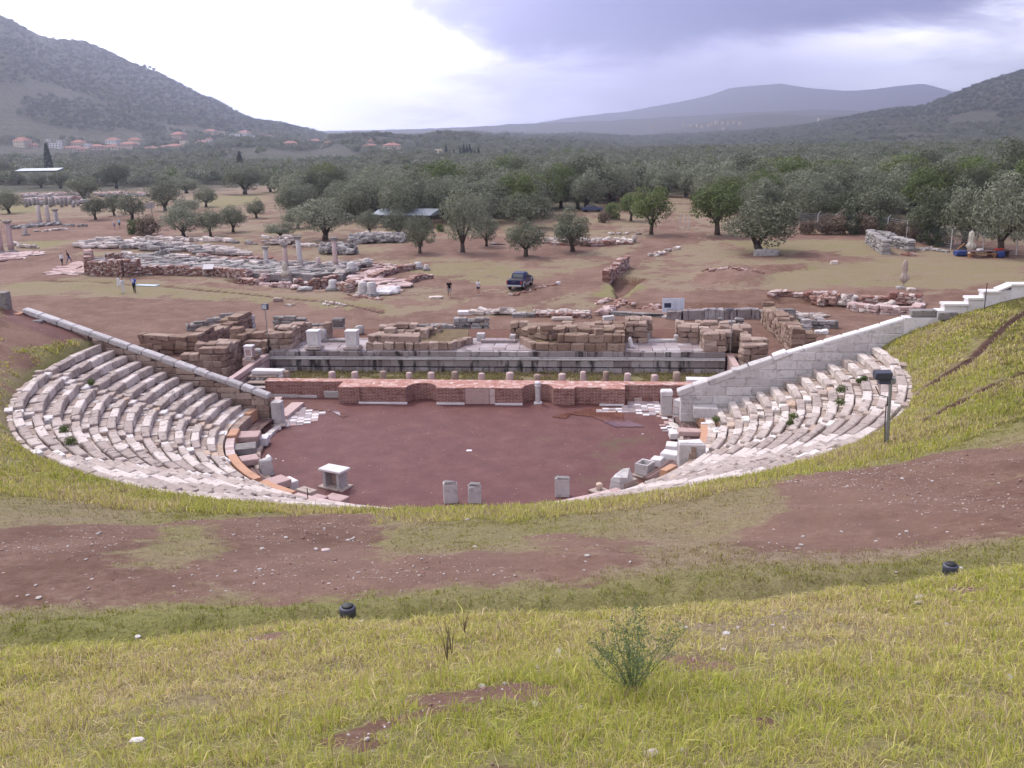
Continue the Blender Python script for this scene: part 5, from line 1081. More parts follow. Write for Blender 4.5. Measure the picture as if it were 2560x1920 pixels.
PROTO = {'olive': [(crown_mesh('crown', 10 + i, M['olive'], clumps=(28, 34, 24, 40, 30)[i], per=(150, 130, 170, 120, 140)[i]), trunk_mesh(20 + i, 1.9, .26, 3 + i % 2)) for i in range(5)],
         'green': [(crown_mesh('crown', 40 + i, M['green'], Hh=2.8, zc=3.5, clumps=34, per=120, leaf=.3), trunk_mesh(50 + i, 2.9, .24, 4)) for i in range(2)],
         'dark': [(crown_mesh('crown', 60 + i, M['darkleaf'], Hh=2.9, zc=3.4, clumps=34, per=130, leaf=.26), trunk_mesh(70 + i, 2.9, .24, 4)) for i in range(2)]}
def far_crown(seed, mat, leaf=.75):
    return crown_mesh('crown', seed, mat, clumps=13, per=20, leaf=leaf, zc=2.7)
def cyp_mesh(seed):
    r = np.random.default_rng(seed); n = 900; z = r.random(n) ** .8; rad = .16 * np.sin(np.pi * np.clip(z * .93 + .07, 0, 1)) ** .55 * (1 - z * .5); a = r.uniform(0, 6.283, n)
    P = np.stack([rad * np.cos(a), rad * np.sin(a), z * 1.0], 1) * 10; N = np.stack([np.cos(a), np.sin(a), a * 0 + .3], 1)
    V_, F_ = leaf_quads(P, N, r.uniform(.5, .9, n), r.uniform(.25, .4, n), r, .4); V_, F_ = V_, F_; return np_mesh('crown', V_, F_, M['cypress'])
CYP = [cyp_mesh(1), cyp_mesh(2)]; cb = MB().add(*tube([(0, 0, -.5), (0, 0, 1.5)], [.16, .12], 7)); CT = bpy.data.meshes.new('trunk'); CT.from_pydata(np.concatenate(cb.v).tolist(), [], cb.f); CT.materials.append(M['bark'])
def plant(kind, p, sx, sz, label, cat='tree', group=None, name=None, var=None, rz=None):
    cm, tm = PROTO[kind][rng.integers(len(PROTO[kind])) if var is None else var]
    t = empty(name or {'olive': 'olive_tree', 'green': 'leafy_tree', 'dark': 'dark_tree'}[kind], tuple(p), rng.uniform(0, 6.28) if rz is None else rz, label, cat, group); t.scale = (sx, sx, sz)
    link_mesh('trunk', tm, t); link_mesh('crown', cm, t); return t
def z3(x, y): return (x / 2.572, 300 + y / 2.572)
def z4(x, y): return (850 + x / 2.572, 300 + y / 2.572)
def z5(x, y): return (1700 + x / 2.572, 300 + y / 2.572)
# f, base x, base y, crown width, top y, kind, label
TREES = [
 (z3, 60, 600, 175, 430, 'olive', 'olive tree at the left frame edge above the tall white columns'),
 (z3, 615, 640, 150, 475, 'olive', 'small olive at the left end of the row along the earth road'),
 (z3, 735, 615, 130, 460, 'olive', 'small olive second from the left in the row along the earth road'),
 (z3, 850, 640, 190, 455, 'olive', 'forked olive right beside the two distant walkers'),
 (z3, 545, 520, 210, 345, 'olive', 'tall olive standing behind the excavated columns on the left'),
 (z3, 1065, 585, 215, 378, 'olive', 'broad dark olive behind the white awning'),
 (z3, 1180, 752, 240, 560, 'olive', 'rounded olive directly behind the white stone row, left one of two'),
 (z3, 1355, 748, 165, 560, 'olive', 'olive with a forked trunk directly behind the white stone row, right one of two'),
 (z3, 1500, 722, 175, 535, 'olive', 'olive right of the pair behind the white stone row'),
 (z3, 1650, 630, 135, 505, 'olive', 'small round olive standing alone on dry grass'),
 (z3, 1575, 478, 250, 278, 'olive', 'large round olive on the grassy rise below the village'),
 (z3, 1325, 560, 150, 418, 'olive', 'small olive left of the grassy rise'),
 (z3, 1915, 698, 190, 545, 'olive', 'olive touching the biggest dark crown left of centre'),
 (z3, 2090, 775, 350, 480, 'olive', 'biggest dark olive behind the standing columns'),
 (z3, 1810, 752, 220, 650, 'olive', 'low bushy olive behind the heap of pale stones'),
 (z3, 1180, 610, 210, 500, 'olive', 'low olive behind the pair at the white stone row'),
 (z3, 750, 440, 190, 262, 'dark', 'tall dark tree above the left column field'),
 (z3, 265, 435, 150, 330, 'olive', 'round olive in front of the glass roofed shelter, middle one'),
 (z3, 390, 440, 155, 318, 'olive', 'round olive right of the glass roofed shelter'),
 (z3, 120, 415, 130, 330, 'olive', 'small olive in front of the left end of the glass roofed shelter'),
 (z3, 20, 400, 150, 260, 'dark', 'dark tree at the left frame edge beside the shelter'),
 (z3, 1200, 470, 200, 368, 'olive', 'olive between the tall dark tree and the grassy rise'),
 (z3, 1740, 462, 160, 320, 'olive', 'upright olive right of the large round one on the rise'),
 (z3, 2230, 640, 260, 420, 'olive', 'pale olive behind the biggest dark crown'),
 (z4, 375, 768, 190, 565, 'olive', 'olive before the corrugated shelter'),
 (z4, 515, 858, 190, 590, 'olive', 'narrow dark olive with foliage down to the ground'),
 (z4, 790, 852, 265, 440, 'olive', 'tallest olive in the middle, with twin trunks'),
 (z4, 942, 812, 160, 610, 'olive', 'olive overlapped by the tallest twin trunked one'),
 (z4, 1195, 878, 260, 630, 'olive', 'olive with a leaning trunk left of the pickup road'),
 (z4, 1497, 848, 270, 560, 'olive', 'olive with a short forked trunk before the low stone row'),
 (z4, 2000, 738, 250, 400, 'green', 'green leafy tree beside the earth road'),
 (z4, 1870, 650, 170, 450, 'green', 'light green tree left of the earth road'),
 (z4, 1200, 700, 330, 450, 'olive', 'wide dark olive behind the leaning trunk'),
 (z4, 190, 735, 140, 580, 'olive', 'small olive left of the corrugated shelter'),
 (z4, 480, 620, 340, 330, 'olive', 'massive olive crown above the corrugated shelter'),
 (z4, 800, 560, 260, 305, 'green', 'bright green tree in the middle of the grove, left one'),
 (z4, 1260, 560, 280, 330, 'green', 'bright green tree in the middle of the grove, right one'),
 (z4, 1060, 420, 200, 205, 'green', 'tall green tree rising above the grove'),
 (z5, 510, 852, 490, 475, 'olive', 'large silver olive standing alone beside the road end'),
 (z5, 240, 740, 330, 370, 'green', 'dense green tree behind the large silver olive'),
 (z5, 1250, 700, 370, 405, 'olive', 'broad olive behind the wire fence'),
 (z5, 1040, 690, 240, 450, 'dark', 'dark leafy tree behind the wire fence'),
 (z5, 1640, 800, 330, 420, 'dark', 'dark tree behind the two old stone walls'),
 (z5, 1820, 830, 330, 380, 'olive', 'tall olive behind the closed parasol'),
 (z5, 2060, 870, 380, 335, 'olive', 'tall pale olive above the work table'),
 (z5, 2240, 850, 300, 400, 'olive', 'pale olive at the right frame edge'),
 (z5, 2150, 560, 330, 100, 'dark', 'high dark tree at the upper right edge'),
 (z5, 1560, 640, 280, 270, 'green', 'yellow green tree rising behind the fence'),
 (z5, 850, 680, 220, 430, 'olive', 'olive behind the left end of the wire fence'),
 (z5, 1900, 620, 240, 285, 'dark', 'dark crown between the tall olive and the yellow green tree')]
tpos = []
for f, bx, by, wpx, ty, kind, lab in TREES:
    px, py = f(bx, by); p = GP(px, py); dep = (p[1] - CAM[1]) * math.cos(PIT) + (CAM[2] - p[2]) * math.sin(PIT)
    wid = wpx / 2.572 / F * dep; top = Q(px, f(bx, ty)[1], p[1])[2] - p[2]
    nat = {'olive': 5.15, 'green': 6.4, 'dark': 6.4}[kind]
    plant(kind, p, wid / 5.1, top / nat, lab, group='trees beyond the ruins'); tpos.append((p[0], p[1], wid / 2))
# grove fill
lowb = np.array([(-400, 470), (0, 462), (300, 468), (470, 472), (500, 462), (690, 462), (720, 545), (830, 550), (900, 560), (1000, 572), (1250, 560), (1500, 520), (1580, 490), (1740, 500), (1790, 530), (1900, 556), (2200, 572), (2400, 590), (2560, 610), (3000, 640)])
def proj(x, y, z):
    a = x - CAM[0]; yy = y - CAM[1]; zz = z - CAM[2]; b = yy * math.sin(PIT) + zz * math.cos(PIT); c = yy * math.cos(PIT) - zz * math.sin(PIT)
    X_, Y_ = a / c, b / c; return 1280 + (_c * X_ + _s * Y_) * F, 960 - (-_s * X_ + _c * Y_) * F
def scatter(d0, d1, sp, seed):
    r = np.random.default_rng(seed); xs = []; 
    for d in np.arange(d0, d1, sp * .87):
        hw = .66 * d + 20; x = np.arange(-hw, hw, sp); xs.append(np.stack([x + CAM[0], x * 0 + d + CAM[1]], 1))
    P = np.concatenate(xs); P += r.uniform(-.42, .42, P.shape) * sp; z = H(P[:, 0], P[:, 1]); return np.column_stack([P, z])
g = scatter(170, 640, 6.3, 3); px, py = proj(g[:, 0], g[:, 1], g[:, 2]); keep = (py < np.interp(px, lowb[:, 0], lowb[:, 1])) & (fbm(g[:, 0] * .03, g[:, 1] * .03) < .66)
for x, y, w_ in tpos: keep &= np.hypot(g[:, 0] - x, g[:, 1] - y) > w_ * .8 + 1.2
infr = (px > -60) & (px < 2620); g = g[keep]; infr = infr[keep]; dist = np.hypot(g[:, 0] - CAM[0], g[:, 1] - CAM[1])
order = [i for i in np.argsort(dist) if infr[i]][:238]; sel = set(order)
for i in order:
    k = rng.random(); kind = 'olive' if k < .86 else ('green' if k < .94 else 'dark'); s = rng.uniform(1.15, 1.75)
    plant(kind, g[i], s * rng.uniform(.9, 1.15), s, {'olive': 'grey green olive in the dense grove beyond the open ground', 'green': 'fresh green tree mixed into the dense grove beyond the open ground', 'dark': 'dark crowned tree mixed into the dense grove beyond the open ground'}[kind], group={'olive': 'olives of the dense grove', 'green': 'green trees of the dense grove', 'dark': 'dark trees of the dense grove'}[kind])
def instancer(name, P, scale, idx, meshes, label, cat, zs=None, seed=1):
    """points carrying instances of the crown meshes (far wood nobody could count)"""
    me = np_mesh_pts(name, P); n = len(P)
    for nm, arr in (('sc', scale), ('ix', idx), ('rz', np.random.default_rng(seed).uniform(0, 6.28, n))):
        a = me.attributes.new(nm, 'FLOAT', 'POINT'); a.data.foreach_set('value', np.asarray(arr, np.float32))
    o = link_mesh(name, me); ng_ = bpy.data.node_groups.new(name, 'GeometryNodeTree'); ng_.interface.new_socket('Geometry', in_out='INPUT', socket_type='NodeSocketGeometry'); ng_.interface.new_socket('Geometry', in_out='OUTPUT', socket_type='NodeSocketGeometry')
    N_ = ng_.nodes; Lk = ng_.links.new; gi = N_.new('NodeGroupInput'); go = N_.new('NodeGroupOutput'); iop = N_.new('GeometryNodeInstanceOnPoints'); jn = N_.new('GeometryNodeGeometryToInstance')
    for ob in reversed(meshes):
        oi = N_.new('GeometryNodeObjectInfo'); oi.inputs['Object'].default_value = ob; oi.inputs['As Instance'].default_value = False; oi.transform_space = 'ORIGINAL'; Lk(oi.outputs['Geometry'], jn.inputs[0])
        jn = jn
    # one geometry-to-instance per mesh, joined
    N_.remove(jn); join = N_.new('GeometryNodeJoinGeometry')
    for oi in [x for x in N_ if x.type == 'OBJECT_INFO']:
        g2 = N_.new('GeometryNodeGeometryToInstance'); Lk(oi.outputs['Geometry'], g2.inputs[0]); Lk(g2.outputs[0], join.inputs[0])
    def attr(nm):
        a = N_.new('GeometryNodeInputNamedAttribute'); a.data_type = 'FLOAT'; a.inputs['Name'].default_value = nm; return a.outputs['Attribute']
    Lk(gi.outputs[0], iop.inputs['Points']); Lk(join.outputs[0], iop.inputs['Instance']); iop.inputs['Pick Instance'].default_value = True
    Lk(attr('ix'), iop.inputs['Instance Index']); cx = N_.new('ShaderNodeCombineXYZ'); Lk(attr('rz'), cx.inputs[2]); Lk(cx.outputs[0], iop.inputs['Rotation']); Lk(attr('sc'), iop.inputs['Scale'])
    Lk(iop.outputs[0], go.inputs[0]); md = o.modifiers.new('instances', 'NODES'); md.node_group = ng_
    return tag(o, label, cat, kind='stuff')
def np_mesh_pts(name, P):
    me = bpy.data.meshes.new(name); me.vertices.add(len(P)); me.vertices.foreach_set('co', np.asarray(P, np.float32).ravel()); me.update(); return me
# carriers of the far crown shapes: real shrubs standing in the far fields
FC = [far_crown(80, M['olive']), far_crown(81, M['olive']), far_crown(82, M['darkleaf']), far_crown(83, M['green'])]
car = []
for i, me in enumerate(FC):
    p = GP(1490 + i * 35, 424 - 2 * i, 1200); o_ = link_mesh('shrub', me, None, tuple(p), i); o_.scale = (.9,) * 3; tag(o_, 'small round shrub far off at the upper edge of the grove', 'shrub', 'far shrubs at the upper edge of the grove'); car.append(o_)
rest = g[[i for i in range(len(g)) if i not in sel]]
f2 = scatter(640, 1700, 9., 5); f2 = f2[(fbm(f2[:, 0] * .012, f2[:, 1] * .012) < .60) & (fbm(f2[:, 0] * .004 + 7, f2[:, 1] * .004) < .68)]
f3 = scatter(1700, 3000, 16, 6); f3 = f3[fbm(f3[:, 0] * .008, f3[:, 1] * .008) < .80]
vfield = pxpoly([(540, 395), (820, 372), (960, 385), (930, 412), (700, 420), (560, 415)], -4)
f2 = f2[~inpoly(f2[:, 0], f2[:, 1], vfield)]
for hp_, hw_ in HPOS:
    wm_ = hw_ * (hp_[1] - CAM[1]) / F * .5 + 4
    for nm_ in ('f2', 'f3'):
        A_ = globals()[nm_]; globals()[nm_] = A_[~((np.abs(A_[:, 0] - hp_[0] - (A_[:, 1] - hp_[1]) * (hp_[0] - CAM[0]) / (hp_[1] - CAM[1])) < wm_) & (A_[:, 1] > hp_[1] - 75) & (A_[:, 1] < hp_[1] + 12))]
rr = np.random.default_rng(9)
P_ = np.concatenate([rest, f2, f3]); nn = len(P_); sc_ = np.concatenate([rr.uniform(1.1, 1.6, len(rest)), rr.uniform(.9, 1.7, len(f2)), rr.uniform(1.2, 2.1, len(f3))])
ix = rr.choice([0, 1, 2, 3], nn, p=[.42, .38, .14, .06]).astype(float)
hill = P_[:, 2] > 14; ix = np.where(hill & (rr.random(nn) < .6), 2, ix)
instancer('far_wood', P_, sc_, ix, car, 'far olive groves and scrub covering the valley and the hills', 'woodland')
print('forest', nn)
# cypresses
CY = [(z3, 1543, 285, 205), (z3, 305, 240, 150), (z4, 683, 235, 155), (z4, 735, 250, 185), (z4, 775, 255, 180), (z4, 797, 262, 155), (z4, 818, 260, 165), (z4, 836, 258, 155), (z4, 850, 258, 190), (z4, 868, 255, 190), (z4, 892, 275, 175), (z5, 972, 285, 185), (z5, 1195, 365, 265), (z5, 1245, 400, 300), (z5, 905, 245, 190), (z5, 1025, 280, 225), (z5, 770, 330, 288), (z5, 787, 330, 292)]
for i, (f, bx, by, ty) in enumerate(CY):
    px, py = f(bx, by); Yd = {z3: 520, z4: 900, z5: 560}[f] - (180 if by > 350 else 0)
    if f is z4: Yd = CYP4[i - 2][1] - CAM[1]
    q = Q(px, py, Yd + CAM[1]); gz_ = onground(q[0], q[1]); top = Q(px, f(bx, ty)[1], Yd + CAM[1])[2]
    t = empty('cypress', (q[0], q[1], gz_), rng.uniform(0, 6), 'slender dark cypress in the row beside the cream house' if f is z4 else ('dark cypress rising from the grove at left' if f is z3 else 'dark cypress rising from the grove at right'), 'cypress', {z4: 'cypress row beside the cream house', z3: 'cypresses at left', z5: 'cypresses at right'}[f])
    s = max(.4, (top - gz_) / 10); wf = 1.25 if i in (0, 11, 12) else .9; t.scale = (s * wf, s * wf, s); link_mesh('trunk', CT, t); link_mesh('crown', CYP[i % 2], t)
# brush along the fence and field bushes
def bush_mesh(seed, mat, leaf=.16): return crown_mesh('bush', seed, mat, R=1., Hh=.9, zc=1.5, clumps=14, per=90, leaf=leaf)
BM = [bush_mesh(90, M['thorn']), bush_mesh(91, M['green']), bush_mesh(92, M['olive']), bush_mesh(93, M['darkleaf'])]
for me in BM:
    co = np.empty(len(me.vertices) * 3, np.float32); me.vertices.foreach_get('co', co); co = co.reshape(-1, 3); co[:, 2] = (co[:, 2] - .95) * 1.1; me.vertices.foreach_set('co', co.ravel())
def bush(px, py, w_, k, label, group=None, h=None):
    p = GP(px, py); dep = p[1] - CAM[1]; s = w_ / F * dep / 2; o_ = link_mesh('bush', BM[k], None, tuple(p), rng.uniform(0, 6)); o_.scale = (s, s, (h / F * dep if h else s * 1.1)); return tag(o_, label, 'bush', group)
for i, (bx, by, w_, k) in enumerate([(820, 735, 110, 0), (920, 735, 140, 0), (1010, 735, 170, 0), (1100, 735, 150, 3), (1190, 735, 160, 0), (1290, 738, 150, 3), (1380, 745, 130, 0), (1460, 760, 140, 0), (1530, 780, 170, 0), (1610, 800, 150, 3), (1690, 815, 120, 3), (1290, 700, 100, 3), (1380, 690, 70, 1)]):
    bush(*z5(bx, by), w_ / 2.2, k, 'brown dry brush along the foot of the wire fence' if k == 0 else 'dark green brush along the foot of the wire fence', 'brush along the fence')
bush(*z3(860, 735), 50, 1, 'green bush at the left end of the white stone row'); bush(*z3(960, 745), 70, 0, 'dry bush between the green bush and the rounded olive')
for bx, by, w_, k, lab in ((1700, 660, 90, 0, 'dry brush left of the light green tree'), (1760, 640, 120, 1, 'low green brush at the edge of the clearing'), (1600, 520, 150, 1, 'green hedge brush above the small red bank'), (1440, 500, 140, 3, 'dark brush above the small red bank'), (650, 720, 60, 1, 'small green bush behind the foliage covered olive')): bush(*z4(bx, by), w_ / 2.2, k, lab)
# ------------------------------------------------------------------ grass blades, one object per stand of grass
def grassmat(name):
    m, n = newmat(name); a = n.n('ShaderNodeAttribute', attribute_name='tint').outputs['Color']
    b = n.n('ShaderNodeBsdfPrincipled', ins={'Base Color': a, 'Roughness': .6, 'Specular IOR Level': .3}); tr = n.n('ShaderNodeBsdfTranslucent', ins={'Color': a})
    mx = n.n('ShaderNodeMixShader', ins={0: .35, 1: b.outputs[0], 2: tr.outputs[0]}); n.L(mx.outputs[0], n.n('ShaderNodeOutputMaterial').inputs[0]); return m
M['blade'] = grassmat('grass_blades')
def blades(name, xy, hgt, wid, col, label, seed=1, lean=.45, tuft=None):
    r = np.random.default_rng(seed); n = len(xy); z = H(xy[:, 0], xy[:, 1]) - .02
    a = r.uniform(0, 2 * math.pi, n); ln = np.abs(r.normal(0, lean, n)) * hgt
    d = np.stack([np.cos(a), np.sin(a), a * 0], 1)
    if tuft is not None: d[:, :2] = d[:, :2] * .5 + tuft; d[:, :2] /= np.linalg.norm(d[:, :2], axis=1)[:, None] + 1e-6
    b = a + r.uniform(-1, 1, n) + 1.57; s = np.stack([np.cos(b), np.sin(b), b * 0], 1) * wid[:, None] * .5
    P = np.column_stack([xy, z]); up_ = np.array([0, 0, 1.])
    M1 = P + d * (ln * .35)[:, None] + up_ * (hgt * .62)[:, None]; tip = P + d * (ln * 1.1)[:, None] + up_ * (hgt * np.maximum(.25, 1 - .35 * (ln / hgt) ** 2))[:, None]
    V_ = np.stack([P - s, P + s, M1 + s * .75, M1 - s * .75, tip], 1).reshape(-1, 3); i = np.arange(n)[:, None] * 5
    me = np_mesh(name, V_, [i + np.array([0, 1, 2, 3]), i + np.array([3, 2, 4])], M['blade'])
    c = np.repeat(np.column_stack([col, np.ones(n)]), 5, 0); at = me.attributes.new('tint', 'FLOAT_COLOR', 'POINT'); at.data.foreach_set('color', c.astype(np.float32).ravel())
    return tag(link_mesh(name, me), label, 'grass', kind='stuff')
def masks_at(x, y):
    u = C_ * x - S_ * y; v = S_ * x + C_ * y; t = np.degrees(np.arctan2(u, -v)); r = RW(np.hypot(u, v), t); f1 = fbm(x * .35, y * .35, 5); f2 = fbm(x * 1.2 + 9, y * 1.2, 4); f3 = fbm(x * .12 + 3, y * .12, 4)
    g, l = south_masks(r, t, f1, f2, f3); g = dirt_apply(x, y, g, f1, f2); dm = np.zeros(len(x))
    for D in TR: dm = np.maximum(dm, 1 - smooth(.2, .5, segdist(x, y, D)))
    return g * (1 - dm), l, r, t, v, f1, f2
def infront(x, y, z, m=60):
    px, py = proj(x, y, z); return (px > -m) & (px < 2560 + m) & (py < 1920 + m * 2)
LU = np.array([(.34, .38, .06), (.47, .49, .09), (.60, .56, .15), (.68, .59, .24), (.70, .56, .35)]); DRY = np.array([(.34, .25, .15), (.42, .33, .2), (.5, .4, .27)])
BR_ = 1.1
def tint(l, r, k=0.):
    n = len(l); t = np.clip((1 - l) * .9 + r.normal(.12, .28, n) + k, 0, .999) * 4; i = t.astype(int); f = (t - i)[:, None]; c = LU[i] * (1 - f) + LU[np.minimum(i + 1, 4)] * f
    dr = r.random(n) < .17 + .3 * (1 - l); c[dr] = DRY[r.integers(0, 3, dr.sum())]; return np.clip(c * r.uniform(.8, 1.15, n)[:, None] * BR_, 0, .9)
r = np.random.default_rng(21)
# near bank
nt = 30000; x = r.uniform(-5.5, 11.5, nt); y = r.uniform(-48.2, -38.2, nt); g_, l_, rr_2, t_, v_2, f1_, f2_ = masks_at(x, y)
keep = (rr_2 > 40.6) & infront(x, y, H(x, y)) & (r.random(nt) < np.clip(g_ * 1.6 - .42, .09, 1)); x, y, l_, g_, f1_ = x[keep], y[keep], l_[keep], g_[keep], f1_[keep]
nb = r.integers(14, 30, len(x)); ti = np.repeat(np.arange(len(x)), nb); off = r.normal(0, .048, (len(ti), 2)); xy = np.column_stack([x, y])[ti] + off
hh = (r.uniform(.03, .095, len(x)) * (.55 + .75 * g_) * (.75 + .7 * f1_))[ti] * r.uniform(.5, 1.25, len(ti)); ts = r.uniform(.5, 1.2, len(x)); 
dcam = xy[:, 1] - CAM[1]; wd = np.clip(.0012 * dcam + .0008, .005, .014) * r.uniform(.6, 1.2, len(ti))
lt = np.clip(l_ + r.normal(0, .18, len(x)), 0, 1)[ti]; print('near blades', len(ti))
blades('grass', xy, hh, wd, tint(lt, r), 'bright yellow green grass of the near bank', 2, .75, tuft=off / .048 * .8)
# ditch, dirt slope and lip
def band(name, n, x0, x1, y0, y1, cond, hmin, hmax, wmul, label, seed, dens=1.6, sub=.35, kt=0., nbm=9, per=.06):
    r = np.random.default_rng(seed); x = r.uniform(x0, x1, n); y = r.uniform(y0, y1, n); g_, l_, rr_2, t_, v_2, f1_, f2_ = masks_at(x, y)
    keep = cond(x, y, rr_2, t_, v_2) & infront(x, y, H(x, y)) & (r.random(n) < np.clip(g_ * dens - sub, .0, 1)); x, y, l_, g_ = x[keep], y[keep], l_[keep], g_[keep]
    nb = r.integers(nbm // 2, nbm * 2, len(x)); ti = np.repeat(np.arange(len(x)), nb); off = r.normal(0, per, (len(ti), 2)); xy = np.column_stack([x, y])[ti] + off
    hh = (r.uniform(hmin, hmax, len(x)) * (.6 + .6 * g_))[ti] * r.uniform(.5, 1.2, len(ti)); dc = xy[:, 1] - CAM[1]; wd = .00115 * wmul * dc * r.uniform(.6, 1.2, len(ti))
    print(name, len(ti)); return blades(name, xy, hh, wd, tint(np.clip(l_[ti] + r.normal(0, .1, len(ti)), 0, 1), r, kt), label, seed, .6, tuft=off / per * .6)
BR_ = .66
band('grass', 34000, -14, 20, -41.5, -34, lambda x, y, r, t, v: (r > 36.2) & (r < 40.75), .03, .10, 1.0, 'darker low grass in the ditch behind the near bank', 31, 1.5, .35, -.1, 8, .06)
band('grass', 60000, -26, 32, -38, -22, lambda x, y, r, t, v: (r > 28.4) & (r < 36.4), .025, .07, 1.0, 'thin patchy grass on the red slope', 32, 1.35, .36, .05, 8, .1)
BR_ = 1.
band('grass', 52000, -32, 36, -30, 3, lambda x, y, r, t, v: (r > 22.95) & (r < 28.6) & (v < 1.4) & (np.abs(t) < 100), .09, .24, 1.1, 'long yellow green grass fringe above the stone seats', 33, 1.3, .3, .0, 10, .12)
BR_ = .62
band('grass', 40000, 12, 40, -24, 2, lambda x, y, r, t, v: (r > 26.4) & (t > 44) & (v < 1.3), .05, .13, 1.1, 'green grass on the slope right of the seats', 34, 1.2, .2, -.22, 9, .14)
band('grass', 9000, -34, -14, -20, 2, lambda x, y, r, t, v: (r > 26.4) & (t < -50) & (v < 1.3), .05, .13, 1.1, 'patchy grass on the slope left of the seats', 35, 1.4, .35, .05, 9, .14)
# strip behind the brick wall
BR_ = .55
r = np.random.default_rng(36); n = 5200; u_ = r.uniform(-16, 15.6, n); v__ = r.uniform(9.3, 14.45, n); f_ = fbm(u_ * .8, v__ * .8, 4); k = f_ > .42 - .15 * (v__ < 11); W_ = np.array([T(a, b)[:2] for a, b in zip(u_[k], v__[k])]); ti = np.repeat(np.arange(len(W_)), 6)
blades('grass', W_[ti] + r.normal(0, .07, (len(ti), 2)), r.uniform(.08, .28, len(ti)), np.full(len(ti), .05), tint(np.full(len(ti), .45), r, .1), 'rough grass growing in the strip behind the brick wall', 36)
# weeds between the seats
for i, (px, py, s) in enumerate([(cA(0, 0)[0] - 92, 960, .35), (160, 1078, .45), (176, 1108, .5), (228, 956, .3), (2104, 977, .5), (2100, 1010, .5), (1983, 1045, .45), (1975, 1060, .35), (1790, 1052, .45), (2160, 950, .35), (2148, 955, .3)]):
    zz = 3.2 if px < 1000 else 3.0; d_ = ray(px, py); ts_ = np.linspace(20, 80, 3000); dd_ = d_ / d_[1]; Pn = CAM[:, None] + dd_[:, None] * ts_; uu = C_ * Pn[0] - S_ * Pn[1]; vv = S_ * Pn[0] + C_ * Pn[1]; rad = np.hypot(uu - CU, vv); hz_ = np.interp(rad, [13.8, 22.2], [1.41, 4.95]); k_ = np.argmax((Pn[2] < hz_) & (rad < 22.6) & (rad > 12)); p = Pn[:, k_]
    r = np.random.default_rng(200 + i); n = 260; k3 = r.normal(0, 1, (n, 3)); k3 /= np.linalg.norm(k3, axis=1)[:, None]; V_, F_ = leaf_quads(k3 * np.array([s * .6, s * .5, s * .45]) * r.random((n, 1)) ** .5 + [0, 0, s * .2], k3, r.uniform(.08, .16, n), r.uniform(.03, .06, n), r)
    o_ = link_mesh('weed', np_mesh('weed', V_, F_, M['green']), None, tuple(p)); tag(o_, 'green weed growing in a joint of the %s seats' % ('left' if px < 1000 else 'right'), 'weed', 'weeds on the %s seats' % ('left' if px < 1000 else 'right'))
# tall feathery weed on the near bank
b = GP(1583, 1735); top = Q(1560, 1490, b[1])[2] - b[2]; r = np.random.default_rng(77)
t = empty('tall_weed', tuple(b), 0, 'tall feathery grey green weed standing in the near grass', 'weed'); t.scale = (1.1, 1.1, .97); mb = MB(); LP = []; LN = []
for i in range(24):
    a = r.uniform(0, 6.28); e = r.uniform(.05, .5) * top; h_ = top * r.uniform(.45, 1.02) * (1 - .25 * (e / top)); pts = [np.array((r.normal(0, .015), r.normal(0, .015), -.02))] + [np.array((math.cos(a) * e * q ** .95 * .9 + r.normal(0, .008), math.sin(a) * e * q ** .95 * .9 + r.normal(0, .008), h_ * q)) for q in (.3, .6, .8, 1.)]
    mb.add(*tube(pts, [.0028, .0022, .0018, .0012, .0008], 4))
    for q in np.linspace(.18, 1, 22):
        j = q * 4; k = min(3, int(j)); p = pts[k] * (1 - (j - k)) + pts[k + 1] * (j - k)
        for _ in range(4): LP.append(p + r.normal(0, .02, 3)); LN.append(r.normal(0, 1, 3))
    for _ in range(2):
        k = r.integers(2, 4); a2 = a + r.normal(0, 1); p0 = pts[k]; p1 = p0 + np.array([math.cos(a2) * .07, math.sin(a2) * .07, .06]); mb.add(*tube([p0, p1], [.002, .001], 4))
        for q in np.linspace(.2, 1, 10): LP.append(p0 * (1 - q) + p1 * q + r.normal(0, .008, 3)); LN.append(r.normal(0, 1, 3))
mb.build('stems', M['weed'], t); V_, F_ = leaf_quads(np.array(LP), np.array(LN), r.uniform(.012, .034, len(LP)), r.uniform(.005, .011, len(LP)), r); link_mesh('leaves', np_mesh('leaves', V_, F_, M['weed']), t)
# dry stalks
for i, (px, py, h_) in enumerate([(1118, 1660, .45), (1130, 1650, .38), (1160, 1590, .3)]):
    b = GP(px, py); mb = MB()
    for q in range(6): a = rng.uniform(0, 6.28); mb.add(*tube([(0, 0, 0), (math.cos(a) * .03, math.sin(a) * .03, h_ * .5), (math.cos(a) * .1, math.sin(a) * .1, h_ * rng.uniform(.7, 1))], [.003, .0025, .001], 4))
    o_ = mb.build('dry_stalk', M['thorn'], None, loc=tuple(b)); tag(o_, 'sparse dry stalks in the near grass left of the tall weed', 'stalks', 'dry stalks in the near grass')
